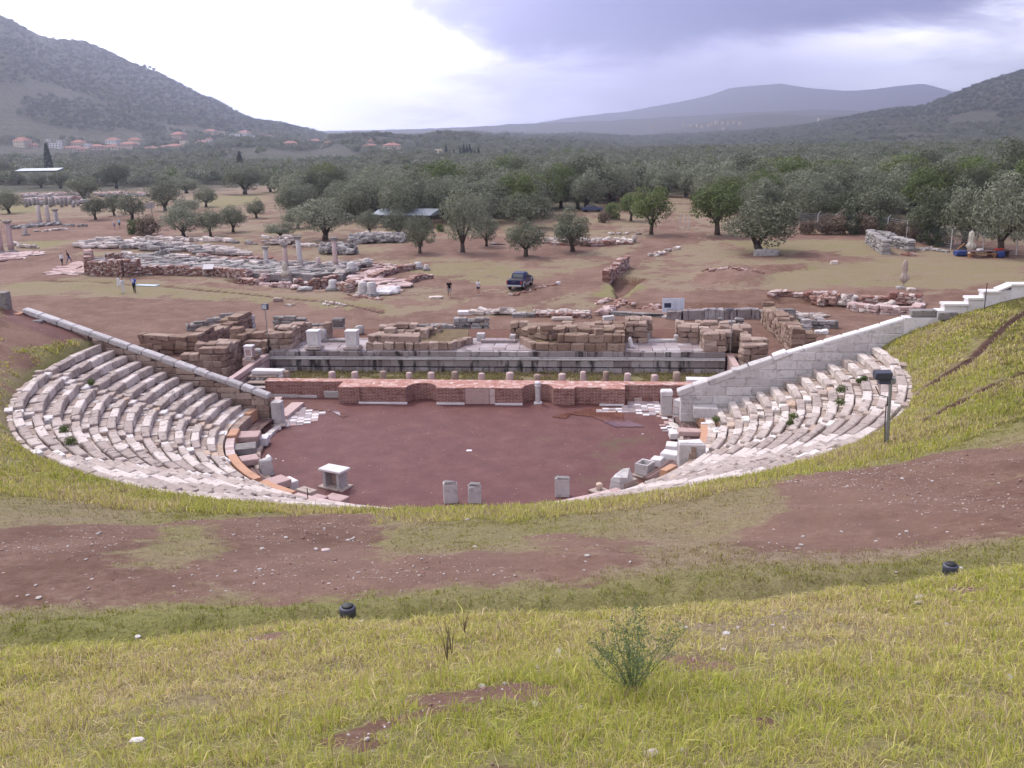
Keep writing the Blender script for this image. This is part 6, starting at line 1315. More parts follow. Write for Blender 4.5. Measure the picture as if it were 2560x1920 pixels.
# stones lying about on the slope
ST = [(1630, 277, 1, 'pale flat stone'), ]
SL = [(815, 1379, 14, 'largest pale stone on the bare red patch left of centre'), (790, 1375, 7, None), (655, 1374, 7, 'pinkish stone left of the largest pale one'), (715, 1347, 6, None), (870, 1352, 7, None), (880, 1349, 6, None), (885, 1347, 6, None), (650, 1427, 6, 'white stone pair left of centre on red soil'), (1110, 1440, 5, 'white pebble on red soil right of the left ground light'), (98, 1500, 9, 'white stone at the far left of the ditch'), (70, 1494, 6, None), (345, 1597, 9, 'grey stone at the edge of the near bank, left'), (1168, 1300, 6, None), (1187, 1367, 5, None), (1468, 1396, 7, 'pale stone on the middle patch of soil'), (1460, 1430, 5, None), (1575, 1410, 5, None), (2008, 1343, 6, None), (2190, 1355, 6, 'white stone on the right red patch'), (2003, 1364, 6, None), (1994, 1374, 6, None), (2266, 1333, 6, None), (2104, 1330, 5, None), (2240, 1437, 5, None), (2298, 1500, 15, 'larger of two white slabs in the near grass, right'), (2296, 1512, 12, 'smaller of two white slabs in the near grass, right'), (1710, 1573, 9, 'white stone left of the bare patch behind the tall weed'), (1815, 1590, 11, 'grey and white stone on the bare patch behind the tall weed'), (1810, 1628, 7, None), (1845, 1576, 6, None), (1932, 1569, 6, None), (1960, 1574, 7, None), (1990, 1572, 7, None), (2225, 1574, 6, None), (2338, 1551, 8, 'small white stone under the white slabs'), (2365, 1568, 10, None), (2382, 1559, 6, None), (2530, 1455, 9, 'grey flat stone at the right frame edge in the near grass'), (1396, 1632, 10, 'pale stone left of the tall weed'), (1344, 1671, 7, 'white pebble low left of the tall weed'), (345, 1860, 16, 'blue grey stone in the near grass at lower left'), (665, 1885, 9, None), (1700, 1887, 12, None), (1625, 1893, 16, 'dark stone at the bottom edge below the tall weed'), (1450, 1775, 9, None), (1205, 1718, 9, None), (1338, 1772, 10, 'grey stone near the bottom, left of the tall weed'), (2522, 1705, 10, None), (905, 1560, 7, 'white stone under the left ground light'), (2402, 1428, 6, 'white stone under the right ground light'), (170, 1368, 5, None), (245, 1338, 6, None), (215, 1400, 5, None), (90, 1470, 5, None), (480, 1440, 5, None)]
mats_ = [M['pebble'], M['greymarble'], M['rosy']]
for i, (px, py, s, lab) in enumerate(SL):
    b = GP(px, py); dep = (b[1] - CAM[1]) * 1.0 + 2; w_ = s * .95 / F * dep
    rock('stone', b + [0, 0, w_ * .18], (w_, w_ * .7, w_ * .45), mats_[2 if s > 12 and py < 1450 else (1 if lab and 'grey' in lab else 0)], lab or ('small pale stone lying loose in the near grass' if py > 1520 else 'small pale stone lying loose on the red slope'), group=None if lab else ('small stones in the near grass' if py > 1520 else 'small stones on the red slope'), rz=rng.uniform(0, 6), sub=1)
# gravel: too many to count
def gravel(name, xy, size, label, seed):
    r = np.random.default_rng(seed); n = len(xy); bm = bmesh.new(); bmesh.ops.create_icosphere(bm, subdivisions=1, radius=1); tv = np.array([v.co[:] for v in bm.verts]); bm.faces.ensure_lookup_table(); tf = np.array([[v.index for v in f.verts] for f in bm.faces]); bm.free()
    z = H(xy[:, 0], xy[:, 1]); a = r.uniform(0, 6.28, n); s = size[:, None] * r.uniform(.6, 1.2, (n, 3)) * [1, .8, .5]
    V_ = tv[None] * (1 + r.uniform(-.25, .25, (n, len(tv), 1))) * s[:, None, :]; c, s_ = np.cos(a)[:, None], np.sin(a)[:, None]
    V_ = np.stack([V_[..., 0] * c - V_[..., 1] * s_ + xy[:, :1], V_[..., 0] * s_ + V_[..., 1] * c + xy[:, 1:2], V_[..., 2] + (z + size * .15)[:, None]], -1).reshape(-1, 3)
    return tag(link_mesh(name, np_mesh(name, V_, (tf[None] + (np.arange(n) * len(tv))[:, None, None]).reshape(-1, 3), gmat)), label, 'gravel', kind='stuff')
gmat = stone('loose_gravel', [(.26, .15, .13), (.38, .29, .26), (.58, .52, .50)], (.2, .12, .1), .2, 4, .95, .2)
r = np.random.default_rng(51); n = 150000; x = r.uniform(-26, 34, n); y = r.uniform(-41, -12, n); g_, l_, rr_2, t_, v_2, f1_, f2_ = masks_at(x, y); k = (rr_2 > 26) & (rr_2 < 39.5) & infront(x, y, H(x, y)) & (r.random(n) < np.clip(.85 - g_ * 1.6, 0, 1) * smooth(.4, .62, f1_ + .2 * (f2_ - .5) + .06)); xy = np.column_stack([x, y])[k]; print('gravel', len(xy))
gravel('gravel', xy, np.clip(r.lognormal(-4.45, .55, len(xy)), .006, .07), 'loose small stones and pebbles on the red slope', 52)
n = 9000; x = r.uniform(-5, 11, n); y = r.uniform(-47.5, -39.5, n); g_, l_, rr_2, t_, v_2, f1_, f2_ = masks_at(x, y); k = (rr_2 > 40.8) & infront(x, y, H(x, y)) & (g_ < .42); xy = np.column_stack([x, y])[k]
gravel('gravel', xy, np.clip(r.lognormal(-4.6, .5, len(xy)), .004, .03), 'small stones in the bare patches of the near bank', 53)
# ------------------------------------------------------------------ everything north of the stage
def r1(x, y): return (160 + x * 480 / 2212, 560 + y * 480 / 2212)
def r2(x, y): return (600 + x * 480 / 2212, 560 + y * 480 / 2212)
def r3(x, y): return (1100 + x * 360 / 2212, 660 + y * 360 / 2212)
def r4(x, y): return (1900 + x * 660 / 2212, 560 + y * 660 / 2212)
def W3(f, p, z=0.): q = G(*f(*p), z); return np.array([q[0], q[1], z])
def stones_obj(name, f, pts, w_, h_, n, mat, label, cat='stone row', z=0., size=(.8, .5, .35), seed=1, layers=1, flat=False, org=None):
    """a heap or row of loose stones following pixel points"""
    r = np.random.default_rng(seed); P = [W3(f, p, z) for p in pts]; L = [0]
    for a, b in zip(P[:-1], P[1:]): L.append(L[-1] + np.linalg.norm(b - a))
    o = P[0] if org is None else org; mb = MB()
    for i in range(n):
        s = r.uniform(0, L[-1]); k = max(0, min(len(P) - 2, int(np.searchsorted(L, s)) - 1)); t = (s - L[k]) / max(1e-6, L[k + 1] - L[k]); d = P[k + 1] - P[k]; ang = math.atan2(d[1], d[0])
        c = P[k] + d * t; nrm = np.array([-math.sin(ang), math.cos(ang), 0]); off = r.uniform(-.5, .5) * w_; c = c + nrm * off; sz = np.array(size) * r.uniform(.55, 1.4, 3); lay = r.integers(layers)
        zz = z + (sz[2] * .4 if layers == 1 else r.uniform(0, max(0.05, h_ * (1 - .8 * abs(off) / max(w_, .1)))) * .8 + sz[2] * .3)
        cz = zz + onground(c[0], c[1]); mb.add(*cbox((c[0] - o[0], c[1] - o[1], cz), sz, ang + r.normal(0, .35), sz.min() * .22, sz.min() * .10, .12))
    ob = mb.build(name, mat, None, loc=(o[0], o[1], 0)); return tag(ob, label, cat)
def wallpx(name, f, pts, t_, h_, mat, label, z=0., ch=.28, bl=.6, seed=1, cat='ruined wall', lo=.7, cham=.04):
    o = W3(f, pts[0], z); mb = MB()
    for i, (a, b) in enumerate(zip(pts[:-1], pts[1:])):
        A_, B_ = W3(f, a, z), W3(f, b, z); g0 = onground(*((A_ + B_) / 2)[:2]); wall(mb, A_[:2], B_[:2], t_, g0 - .15, ragged(g0 + h_ * lo, g0 + h_, seed + i, max(3, int(np.linalg.norm(B_ - A_) / 2))), ch, bl, .04, .03, cham)
    mb.v = [a - np.array([o[0], o[1], 0]) for a in mb.v]; return tag(mb.build(name, mat, None, loc=(o[0], o[1], 0)), label, cat)
# ---- the ruined basilica platform, left of centre
wallpx('ruined_wall', r1, [(300, 590), (700, 605), (900, 590)], 1.0, 2.1, M['rubble'], 'red rubble retaining wall, tallest end of the left platform', ch=.24, bl=.4, seed=3, lo=.85)
wallpx('ruined_wall', r1, [(300, 590), (300, 440)], 1.0, 2.2, M['rubble'], 'red rubble side wall closing the left end of the platform', ch=.24, bl=.4, seed=4, lo=.7)
wallpx('ruined_wall', r1, [(900, 590), (1300, 590), (1750, 600), (2150, 640)], .9, 1.3, M['rubble'], 'low red rubble wall in front of the left platform', ch=.22, bl=.4, seed=5)
wallpx('ruined_wall', r1, [(500, 480), (690, 480)], .8, 2.0, M['rubble'], 'short brown rubble wall with a grey slab leaning on it, on the platform', ch=.26, bl=.5, seed=6)
PL = [W3(r1, p)[:2] for p in ((320, 585), (900, 585), (1500, 590), (2150, 620))] + [W3(r2, p)[:2] for p in ((560, 640), (1180, 640), (1320, 560), (1500, 470), (900, 500), (0, 480))] + [W3(r1, p)[:2] for p in ((1850, 450), (1500, 420), (1200, 400), (700, 380), (330, 470))]
c0 = np.mean(PL, 0); mb = MB().add(*prism([tuple(p - c0) for p in PL], -.2, .55)); pf = mb.build('ruin_platform', M['grey'], None, loc=(c0[0], c0[1], 0)); tag(pf, 'broad grey paved platform of the ruined hall, columns standing on it', 'ruin platform')
def slabs(name, mat, P, n, size, z, label, seed, parent=None, ang0=.1):
    r = np.random.default_rng(seed); P = np.array(P); lo, hi = P.min(0), P.max(0); c = P.mean(0); mb = MB(); i = 0
    while i < n:
        q = r.uniform(lo, hi)
        if not inpoly(q[:1], q[1:], P)[0]: continue
        s = np.array(size) * r.uniform(.5, 1.5, 3); a = ang0 + r.normal(0, .25); mb.add(*cbox((q[0] - c[0], q[1] - c[1], z + s[2] * .4), s, a, s[2] * .2, .03, .05)); i += 1
    return tag(mb.build(name, mat, None, loc=(c[0], c[1], 0)), label, 'fallen slabs')
slabs('fallen_slabs', M['grey'], PL, 330, (1.6, .6, .3), .5, 'grey slabs and fallen beams strewn over the left platform', 11)
slabs('fallen_slabs', M['marble'], PL, 120, (1.3, .5, .28), .55, 'paler slabs lying among the grey ones on the platform', 12)
slabs('fallen_slabs', M['marble'], [W3(r1, p)[:2] for p in ((120, 265), (420, 190), (700, 200), (1100, 230), (1450, 265), (1900, 310), (2150, 380), (1600, 350), (1150, 300), (700, 290), (300, 290))], 230, (1.5, .6, .45), .15, 'long heap of pale stones behind the left platform', 13)
slabs('fallen_slabs', M['grey'], [W3(r1, p)[:2] for p in ((120, 265), (420, 200), (1100, 250), (1900, 320), (2150, 390), (1600, 360), (700, 300))], 90, (1.5, .6, .5), .2, 'darker stones mixed in the long pale heap', 14)
stones_obj('stone_heap', r1, [(900, 300), (1100, 300)], 2.4, 1.3, 70, M['grey'], 'dark grey stone heap in the middle of the pale heap', 'stone heap', seed=15, layers=3)
stones_obj('stone_heap', r1, [(1050, 420), (1200, 420)], 1.4, 1.5, 40, M['grey'], 'upright grey wall stub rising from the platform', 'stone heap', seed=16, layers=3, size=(.6, .5, .6))
wallpx('ruined_wall', r1, [(1560, 420), (2080, 470)], .8, 1.0, M['rubble'], 'brown rubble wall at the back of the paved hall', ch=.24, bl=.4, seed=17)
wallpx('ruined_wall', r2, [(0, 440), (380, 450)], .8, .9, M['rubble'], 'brown rubble wall left of the first column', ch=.24, bl=.4, seed=18)
stones_obj('stone_row', r1, [(780, 180), (1200, 190), (1900, 215)], .6, .5, 52, M['marble'], 'row of pale stones at the foot of the two olives', seed=19, size=(1.4, .7, .6))
stones_obj('stone_row', r1, [(1900, 215), (2212, 235)], .8, .4, 9, M['grey'], 'few scattered stones right of the pale row', seed=20, size=(1., .6, .4))
stones_obj('stone_heap', r2, [(300, 235), (590, 230)], 2.0, 1.5, 80, M['marble'], 'stacked pale stones before the low bushy olive', 'stone heap', seed=21, layers=3, size=(1.2, .7, .4))
stones_obj('stone_row', r2, [(600, 260), (1200, 265)], .8, .4, 16, M['marble'], 'pale stones on the grass behind the two tall columns', seed=22, size=(1.6, .7, .45))
stones_obj('stone_heap', r2, [(950, 340), (1320, 350)], 2.6, 1.7, 110, M['grey'], 'grey rubble heap right of the tallest column', 'stone heap', seed=23, layers=3, size=(.9, .6, .5))
stones_obj('stone_heap', r2, [(1280, 220), (1900, 200)], 3.5, 1.5, 170, M['grey'], 'long grey rubble bank under the olives by the corrugated shelter', 'stone heap', seed=24, layers=3, size=(.9, .6, .5))
stones_obj('stone_row', r2, [(1320, 160), (1880, 150)], 2., .8, 60, M['marble'], 'pale stones on top of the rubble bank by the corrugated shelter', seed=25, layers=2, size=(.9, .6, .4))
PR = [W3(r2, p)[:2] for p in ((1320, 620), (1560, 480), (1820, 520), (1640, 600), (1950, 690), (1820, 790), (1600, 800), (1560, 720), (1250, 690))]
slabs('fallen_slabs', M['rosy'], PR, 90, (1.3, .8, .2), .1, 'pinkish paving slabs at the right end of the platform', 26)
slabs('fallen_slabs', M['newmarble'], [W3(r2, p)[:2] for p in ((1600, 790), (1720, 760), (1830, 770), (1760, 815), (1640, 825))], 12, (1.3, .8, .35), .1, 'whitest flat slabs at the right tip of the ruins', 27)
wallpx('ruined_wall', r2, [(1230, 690), (1500, 640), (1780, 560), (2000, 520)], .9, .9, M['rubble'], 'diagonal rubble wall along the right end of the ruins', ch=.22, bl=.4, seed=28)
wallpx('ruined_wall', r2, [(1930, 690), (2080, 640), (2212, 620)], .8, .7, M['rubble'], 'short rubble wall end, rightmost of the ruins', ch=.2, bl=.4, seed=29)
wallpx('ruined_wall', r2, [(1290, 520), (1480, 480), (1800, 510)], .7, .5, M['rubble'], 'thin rubble line behind the pinkish slabs', ch=.2, bl=.4, seed=30)
wallpx('ruined_wall', r2, [(620, 720), (920, 700), (1110, 650)], .8, 1.4, M['rubble'], 'red rubble wall in front of the columns, beside the parasol', ch=.22, bl=.4, seed=31)
wallpx('ruined_wall', r2, [(0, 660), (230, 680), (300, 640)], .9, 1.2, M['rubble'], 'red rubble wall left of the parasol', ch=.22, bl=.4, seed=32)
wallpx('ruined_wall', r2, [(1100, 750), (1260, 790), (1290, 720)], .7, 1.0, M['rubble'], 'small rubble corner before the two grey stubs', ch=.22, bl=.4, seed=33)
stones_obj('stone_row', r2, [(200, 690), (700, 740)], 1.5, .6, 60, M['rosy'], 'pink tumbled stones at the foot of the parasol', seed=34, layers=2, size=(.7, .5, .35))
stones_obj('stone_row', r2, [(1250, 820), (1640, 880)], .5, .2, 36, M['rubble'], 'line of small reddish stones below the two grey stubs', seed=35, size=(.4, .3, .2))
stones_obj('stone_row', r2, [(1000, 880), (1100, 960), (1290, 950)], 2.2, .1, 22, M['foot'], 'scattered pale stones on the red ground before the ruins', seed=36, size=(.4, .3, .2))
stones_obj('stone_row', r2, [(560, 930), (620, 940)], 1., .1, 5, M['foot'], 'few pale stones lying left of the scattered ones', seed=37, size=(.5, .3, .2))
tag(MB().add(*cbox((0, 0, .15), (.9, .6, .35), .2, .05, .04)).build('stone_block', M['foot'], None, loc=tuple(W3(r2, (440, 890)))), 'single pale stone on the red ground above the left floodlight', 'stone')
# pale rock surface left of the platform and by the frame edge
for P, lab, sd in (([(0, 560), (60, 500), (290, 430), (290, 560), (200, 590), (0, 580)], 'pale pink rock surface left of the rubble wall', 1),):
    slabs('rock_pavement', M['rosy'], [W3(r1, p)[:2] for p in [(-180, 590), (-50, 530)] + P[1:]], 90, (2.2, 1.4, .16), .0, lab, 38)
slabs('rock_pavement', M['rosy'], [W3(z3, p)[:2] for p in ((0, 870), (180, 850), (250, 862), (60, 905), (-60, 915))], 50, (2.4, 1.4, .16), .0, 'pale rock surface below the tall columns at the left edge', 39)
# columns
def column(f, base, topy, r0, label, cap=True, grp='standing columns', mat='rosy', lean=0., z=0.):
    p = W3(f, base, z); p[2] = z if z else onground(p[0], p[1]); h_ = Q(*f(base[0], topy), p[1])[2] - p[2]
    t = empty('stone_column', tuple(p), 0, label, 'column', grp); mb = MB(); mb.add(*cbox((0, 0, .1), (r0 * 3.2, r0 * 3.2, .22), .1, .03, .02)); v_, f_ = lathe([(r0 * 1.3, .2), (r0 * 1.35, .3), (r0 * 1.1, .38)], 14); mb.add(v_, f_); mb.build('base', M['grey'], t)
    hc = h_ - (.45 if cap else 0); v_, f_ = lathe([(r0 * 1.02, .36), (r0 * 1.02, hc * .3), (r0 * .95, hc * .65), (r0 * .85, hc)], 14); v_ = np.array(v_); v_[:, 0] += lean * v_[:, 2]; MB().add(v_, f_).build('shaft', M[mat], t, True)
    if cap:
        v_, f_ = lathe([(r0 * .9, hc), (r0 * 1.0, hc + .08), (r0 * 1.45, hc + .22), (r0 * 1.5, hc + .28)], 14); mb = MB().add(np.array(v_) + [lean * hc, 0, 0], f_); mb.add(*cbox((lean * hc, 0, hc + .34), (r0 * 2.6, r0 * 2.6, .12), .1, .03, .02)); mb.build('capital', M['grey'], t, False)
column(r2, (305, 465), 255, .31, 'short grey column, leftmost on the platform', mat='greymarble', z=.62)
column(r2, (530, 480), 225, .31, 'column half hidden behind the folded parasol', mat='rosy', z=.62)
column(r2, (700, 485), 135, .34, 'tall grooved column between the parasol and the broken stub', lean=-.04, mat='greymarble', z=.62)
column(r2, (1108, 495), 150, .32, 'tall smooth column with flared capital, rightmost of the tall ones', lean=-.03, z=.62)
column(r2, (905, 485), 385, .29, 'broken column stub between the two tall columns', cap=False, z=.62)
column(r2, (1285, 540), 445, .53, 'thick grey drum at the right end of the platform', cap=False, mat='greymarble', grp='broken column drums', z=.62)
column(r2, (1463, 460), 395, .44, 'pale drum at the back right corner of the platform', cap=False, mat='greymarble', grp='broken column drums', z=.62)
column(r2, (2055, 515), 440, .5, 'paired grey stubs at the far right of the ruins', cap=False, mat='greymarble', grp='broken column drums')
column(r2, (2150, 535), 465, .28, 'thin stub beside the paired grey stubs', cap=False, mat='marble', grp='broken column drums')
column(r2, (1420, 820), 670, .52, 'grey upright stub before the pink slabs, left of two', cap=False, mat='greymarble', grp='broken column drums')
column(r2, (1520, 825), 672, .52, 'grey upright stub before the pink slabs, right of two', cap=False, mat='greymarble', grp='broken column drums')
column(r2, (1075, 760), 645, .5, 'broken grey half drum in front of the rubble wall', cap=False, mat='greymarble', grp='broken column drums')
column(r2, (277, 660), 570, .36, 'short pink shaft left of the parasol', cap=False, mat='rosy', grp='broken column drums')
column(r2, (750, 760), 722, .5, 'low grey drum on the grass before the rubble wall', cap=False, mat='greymarble', grp='broken column drums')
column(z3, (75, 850), 645, .42, 'tall pale column at the left edge, right one of the front pair'); column(z3, (8, 855), 640, .42, 'tall pale column cut by the left frame edge')
column(z3, (258, 672), 550, .42, 'slim white column, left one of the back trio', cap=False, mat='marble'); column(z3, (313, 668), 548, .42, 'slim white column, middle one of the back trio', cap=False, mat='marble'); column(z3, (365, 660), 572, .42, 'shorter column, right one of the back trio', mat='greymarble'); column(z3, (165, 740), 682, .36, 'short white stub left of the back trio', cap=False, mat='marble')
stones_obj('stone_row', z3, [(80, 700), (380, 672)], 1.8, .5, 60, M['grey'], 'dark grey foundation under the back trio of columns', seed=41, layers=2, size=(1.4, .7, .4))
stones_obj('stone_row', z3, [(60, 800), (130, 820), (260, 830)], 1.2, .6, 24, M['marble'], 'pale stones beside the front pair of columns at left', seed=42, layers=2)
stones_obj('stone_row', z3, [(240, 720), (420, 705)], 1.2, .3, 24, M['marble'], 'thin pale stone line right of the short white stub', seed=43, size=(1., .5, .3))
stones_obj('stone_row', z3, [(400, 680), (550, 685)], .8, .3, 12, M['grey'], 'dark stone edge right of the back trio of columns', seed=44)
for i in range(14):
    x = 165 + i * 26 + rng.uniform(-6, 6); yb = 555 - (i % 3) * 8; p = W3(z3, (x, yb)); h_ = rng.uniform(.9, 2.4); v_, f_ = lathe([(.42, -.1), (.4, h_ * .6), (.36, h_)], 10); tag(MB().add(v_, f_).build('column_stub', M['grey'], None, True, loc=(p[0], p[1], onground(p[0], p[1]))), 'grey column stub in the far excavated court at left', 'column stub', 'column stubs of the far court at left')
for i, (a, b, n) in enumerate([((130, 440), (560, 430), 90), ((150, 470), (560, 460), 80), ((150, 500), (520, 490), 80), ((180, 535), (560, 530), 70), ((620, 430), (1000, 440), 60), ((640, 450), (950, 455), 40)]):
    stones_obj('stone_row', z3, [a, b], 2.5, .8, n, M['grey'] if i % 2 else M['rosy'], ['faint pink stone line, farthest of the excavated court at left', 'grey stone line second from the back of the excavated court', 'pinkish stone line in the middle of the excavated court', 'grey stone line nearest in the excavated court', 'pale stone line right of the round olive behind the court', 'grey stone line under the tall dark tree'][i], seed=50 + i, layers=2, size=(1.8, .8, .6))
# folded parasols
canvas = plain('cream_canvas', (.55, .51, .44), .9, var=.2, spec=.1, scale=3); canvas2 = plain('beige_canvas', (.45, .37, .33), .9, var=.25, spec=.1, scale=3)
def parasol(p, h_, label, mat, wst=.35, s=1.):
    t = empty('folded_parasol', tuple(p), 0, label, 'parasol', 'folded parasols'); 
    MB().add(*tube([(0, 0, 0), (0, 0, h_)], .04, 8)).build('pole', M['galv'], t); v_, f_ = lathe([(.4, 0), (.42, .12), (.1, .18)], 12); MB().add(v_, f_).build('base', M['grey'], t)
    prof = [(.10, .18), (.42, .30), (.52, .38), (.30, .50), (.20, .56), (.30, .66), (.27, .84), (.20, .93), (.10, .98), (.02, 1.0)]; v = []; seg = 32
    for r_, z in prof:
        for k in range(seg): a = 2 * math.pi * k / seg; rr = r_ * s * (1 + .25 * math.cos(a * 8)) * (1 + .1 * math.sin(a * 3 + z * 8)); v.append((rr * math.cos(a), rr * math.sin(a), z * h_))
    f = [(j * seg + k, j * seg + (k + 1) % seg, (j + 1) * seg + (k + 1) % seg, (j + 1) * seg + k) for j in range(len(prof) - 1) for k in range(seg)]; f.append(tuple((len(prof) - 1) * seg + k for k in range(seg))); MB().add(v, f).build('canopy', mat, t, True)
    MB().add(*lathe([(.22 * s, h_ * .53), (.23 * s, h_ * .56), (.22 * s, h_ * .59)], 12)).build('strap', mat, t)
p = W3(r2, (530, 680)); p[2] = 0.3; parasol(p, Q(*r2(520, 435), p[1])[2] - .3, 'folded cream parasol standing in the ruins before a column', canvas, s=.95)
p = W3(z5, (1435, 1085)); parasol(p, Q(*z5(1462, 897), p[1])[2], 'folded beige parasol alone on the right meadow', canvas2, s=.85)
p = W3(z5, (1865, 868)); parasol(p, Q(*z5(1875, 712), p[1])[2], 'folded pale parasol beside the work table at right', canvas, s=1.1)
rock('stone', W3(z5, (1483, 1098)) + [0, 0, .15], (.42, .3, .2), M['marble'], 'white stone beside the beige parasol'); rock('stone', W3(z5, (1412, 1085)) + [0, 0, .1], (.4, .25, .16), M['grey'], 'dark stones at the foot of the beige parasol'); rock('stone', W3(z5, (990, 927)) + [0, 0, .15], (.45, .35, .25), M['marble'], 'small white stone at the tip of the long dirt heap')
rock('stone', W3(z5, (550, 868)) + [0, 0, .3], (1.5, .6, .45), M['grey'], 'grey boulder below the large silver olive'); rock('stone', W3(z5, (600, 862)) + [0, 0, .25], (.9, .5, .35), M['grey'], 'darker boulder right of the grey one below the silver olive')
# work place at right: table, bench, crates
wd = plain('orange_wood', (.38, .17, .06), .7); blue = plain('blue_cloth', (.025, .045, .17), .7); red_ = plain('red_plastic', (.45, .05, .04), .5)
t = empty('work_table', tuple(W3(z5, (1990, 880))), .05, 'dark work table with papers and a red box under the trees at right', 'table'); MB().add(*cbox((0, 0, .78), (5.2, 1.3, .08), 0, .02)).build('tabletop', M['wood'], t)
for sx in (-2.2, 0, 2.2): MB().add(*cbox((sx, 0, .37), (.12, 1.1, .74), 0, .02)).build('leg', M['wood'], t)
tag(MB().add(*cbox((0, 0, .1), (.7, .5, .2), .3, .02)).build('paper_stack', M['newmarble'], None, loc=tuple(W3(z5, (1985, 880)) + [-1.2, 0, .83])), 'stack of white papers on the left part of the work table', 'papers'); tag(MB().add(*cbox((0, 0, .12), (1.0, .5, .24), 0, .03)).build('red_box', red_, None, loc=tuple(W3(z5, (1985, 880)) + [1.2, 0, .83])), 'red and white box on the right part of the work table', 'box')
t = empty('bench', tuple(W3(z5, (1940, 885))), -.1, 'orange wooden bench before the work table', 'bench'); MB().add(*cbox((0, 0, .45), (3.6, .4, .08), 0, .02)).build('seat', wd, t)
for sx in (-1.5, 1.5): MB().add(*cbox((sx, 0, .2), (.12, .36, .4), 0, .02)).build('leg', wd, t)
rock('tarpaulin', W3(z5, (1800, 875)) + [0, 0, .4], (.9, .6, .4), blue, 'crumpled blue sheet left of the pale parasol', 'tarpaulin'); rock('tarpaulin', W3(z5, (2060, 885)) + [0, 0, .4], (.5, .4, .35), blue, 'blue bag at the right end of the work table', 'bag')
tag(MB().add(*tube([(-.7, 0, .5), (.5, .1, 1.5)], .07, 6)).build('wooden_board', wd, None, loc=tuple(W3(z5, (1800, 870)))), 'orange board leaning on the crumpled blue sheet', 'board')
rock('stone', W3(z5, (1865, 872)) + [0, -.3, .2], (.8, .5, .3), M['marble'], 'white stone weighing down the pale parasol')
# two old grey walls
def oldwall(a, b, hgt, label, seed):
    wallpx('old_wall', z5, [a, b], 1.1, hgt, M['grey'], label, ch=.42, bl=.8, seed=seed, lo=.85, cat='wall', cham=.08)
oldwall((1215, 795), (1325, 868), 2.0, 'grey stone wall with big blocks on the right meadow, front one', 61); oldwall((1265, 775), (1490, 850), 1.5, 'grey stone wall behind the front one on the right meadow', 62)
stones_obj('stone_row', z5, [(1510, 842), (1600, 835), (1740, 850)], .5, .3, 16, M['grey'], 'thin line of flat stones leading from the grey walls to the blue sheet', seed=63, size=(1.3, .5, .25))
stones_obj('stone_row', z5, [(1430, 870), (1500, 872)], .8, .4, 7, M['rubble'], 'few reddish stones right of the two grey walls', seed=64)
# wire fence
t = empty('wire_fence', tuple(GP(*z5(765, 700))), 0, 'tall wire mesh fence on concrete posts along the right meadow', 'fence'); o = np.array(t.location); fp = [GP(*z5(x, y)) for x, y in ((765, 700), (882, 708), (997, 716), (1112, 722), (1224, 728), (1330, 742), (1455, 765), (1590, 800), (1740, 835), (1850, 850), (1945, 858), (2060, 865), (2160, 870), (2290, 880))]
for p in fp: MB().add(*tube([p - o, p - o + [0, 0, 2.6], p - o + [.25, -.3, 3.0]], .07, 6)).build('post', M['porcelain'], t)
mb = MB()
for a, b in zip(fp[:-1], fp[1:]):
    for z in np.linspace(.1, 2.6, 9): mb.add(*tube([a - o + [0, 0, z], b - o + [0, 0, z]], .012, 3))
    for s in np.linspace(0, 1, 24)[1:-1]: q = a * (1 - s) + b * s - o; mb.add(*tube([q, q + [0, 0, 2.6]], .01, 3))
mb.build('mesh', M['galv'], t)
t = empty('wire_fence', tuple(GP(*z4(2200, 735))), 0, 'short run of wire fence beyond the earth road', 'fence'); o = np.array(t.location)
for x, y in ((2185, 690), (2215, 705), (2240, 700)): p = GP(*z4(x, y)) - o; MB().add(*tube([p, p + [0, 0, 2.4]], .07, 6)).build('post', M['porcelain'], t)
# ---- right excavations
def r5(x, y): return (1900 + x * 660 / 2212, 560 + y * 660 / 2212)
wallpx('grey_long_wall', cE, [(330, 292), (1290, 275)], .8, .95, M['podium'], 'long even grey block wall beside the information board', ch=.95, bl=1.7, seed=71, lo=.97, cat='wall', cham=.02)
wallpx('grey_long_wall', cE, [(135, 285), (330, 292)], .8, .9, M['podium'], 'left end of the even grey wall directly behind the information board', ch=.9, bl=1.5, seed=72, lo=.97, cat='wall', cham=.02)
wallpx('ruined_wall', cE, [(1290, 275), (1740, 270)], .9, .9, M['grey'], 'rough grey courses continuing the even grey wall to the right', ch=.3, bl=1.6, seed=73, lo=.9)
stones_obj('stone_row', cE, [(1570, 255), (2040, 262)], .8, .4, 14, M['marble'], 'white beams lying at the right end of the rough courses', seed=74, size=(1.9, .5, .28))
wallpx('low_kerb_wall', cD, [(1240, 235), (1900, 262)], .6, .35, M['grey'], 'low pale topped kerb running to the information board', ch=.3, bl=1.5, seed=75, lo=.95, cat='wall')
wallpx('ruined_wall', cD, [(0, 262), (290, 260)], .6, .35, M['grey'], 'thin low grey kerb behind the central doorway', ch=.3, bl=1.6, seed=76, lo=.9, cat='wall')
wallpx('ruined_wall', cD, [(290, 255), (640, 262), (980, 270)], .7, .55, M['rubble'], 'mixed pink rubble wall behind the largest tan ruin', ch=.2, bl=.5, seed=77)
stones_obj('stone_row', cD, [(290, 235), (980, 250)], .8, .55, 40, M['marble'], 'pale capping stones of the mixed pink wall', seed=78, layers=2, size=(.7, .5, .2))
stones_obj('stone_row', cC, [(1130, 120), (1600, 130)], .7, .5, 26, M['marble'], 'pale stone blocks in a row behind the left of the central doorway', seed=79, layers=2, size=(1.1, .6, .3))
tag(MB().add(*cbox((0, 0, .15), (1.9, .7, .32), -.05, .04, .02)).build('white_block', M['newmarble'], None, loc=tuple(W3(cC, (1055, 128)))), 'white block at the left end of the pale stone row', 'stone block')
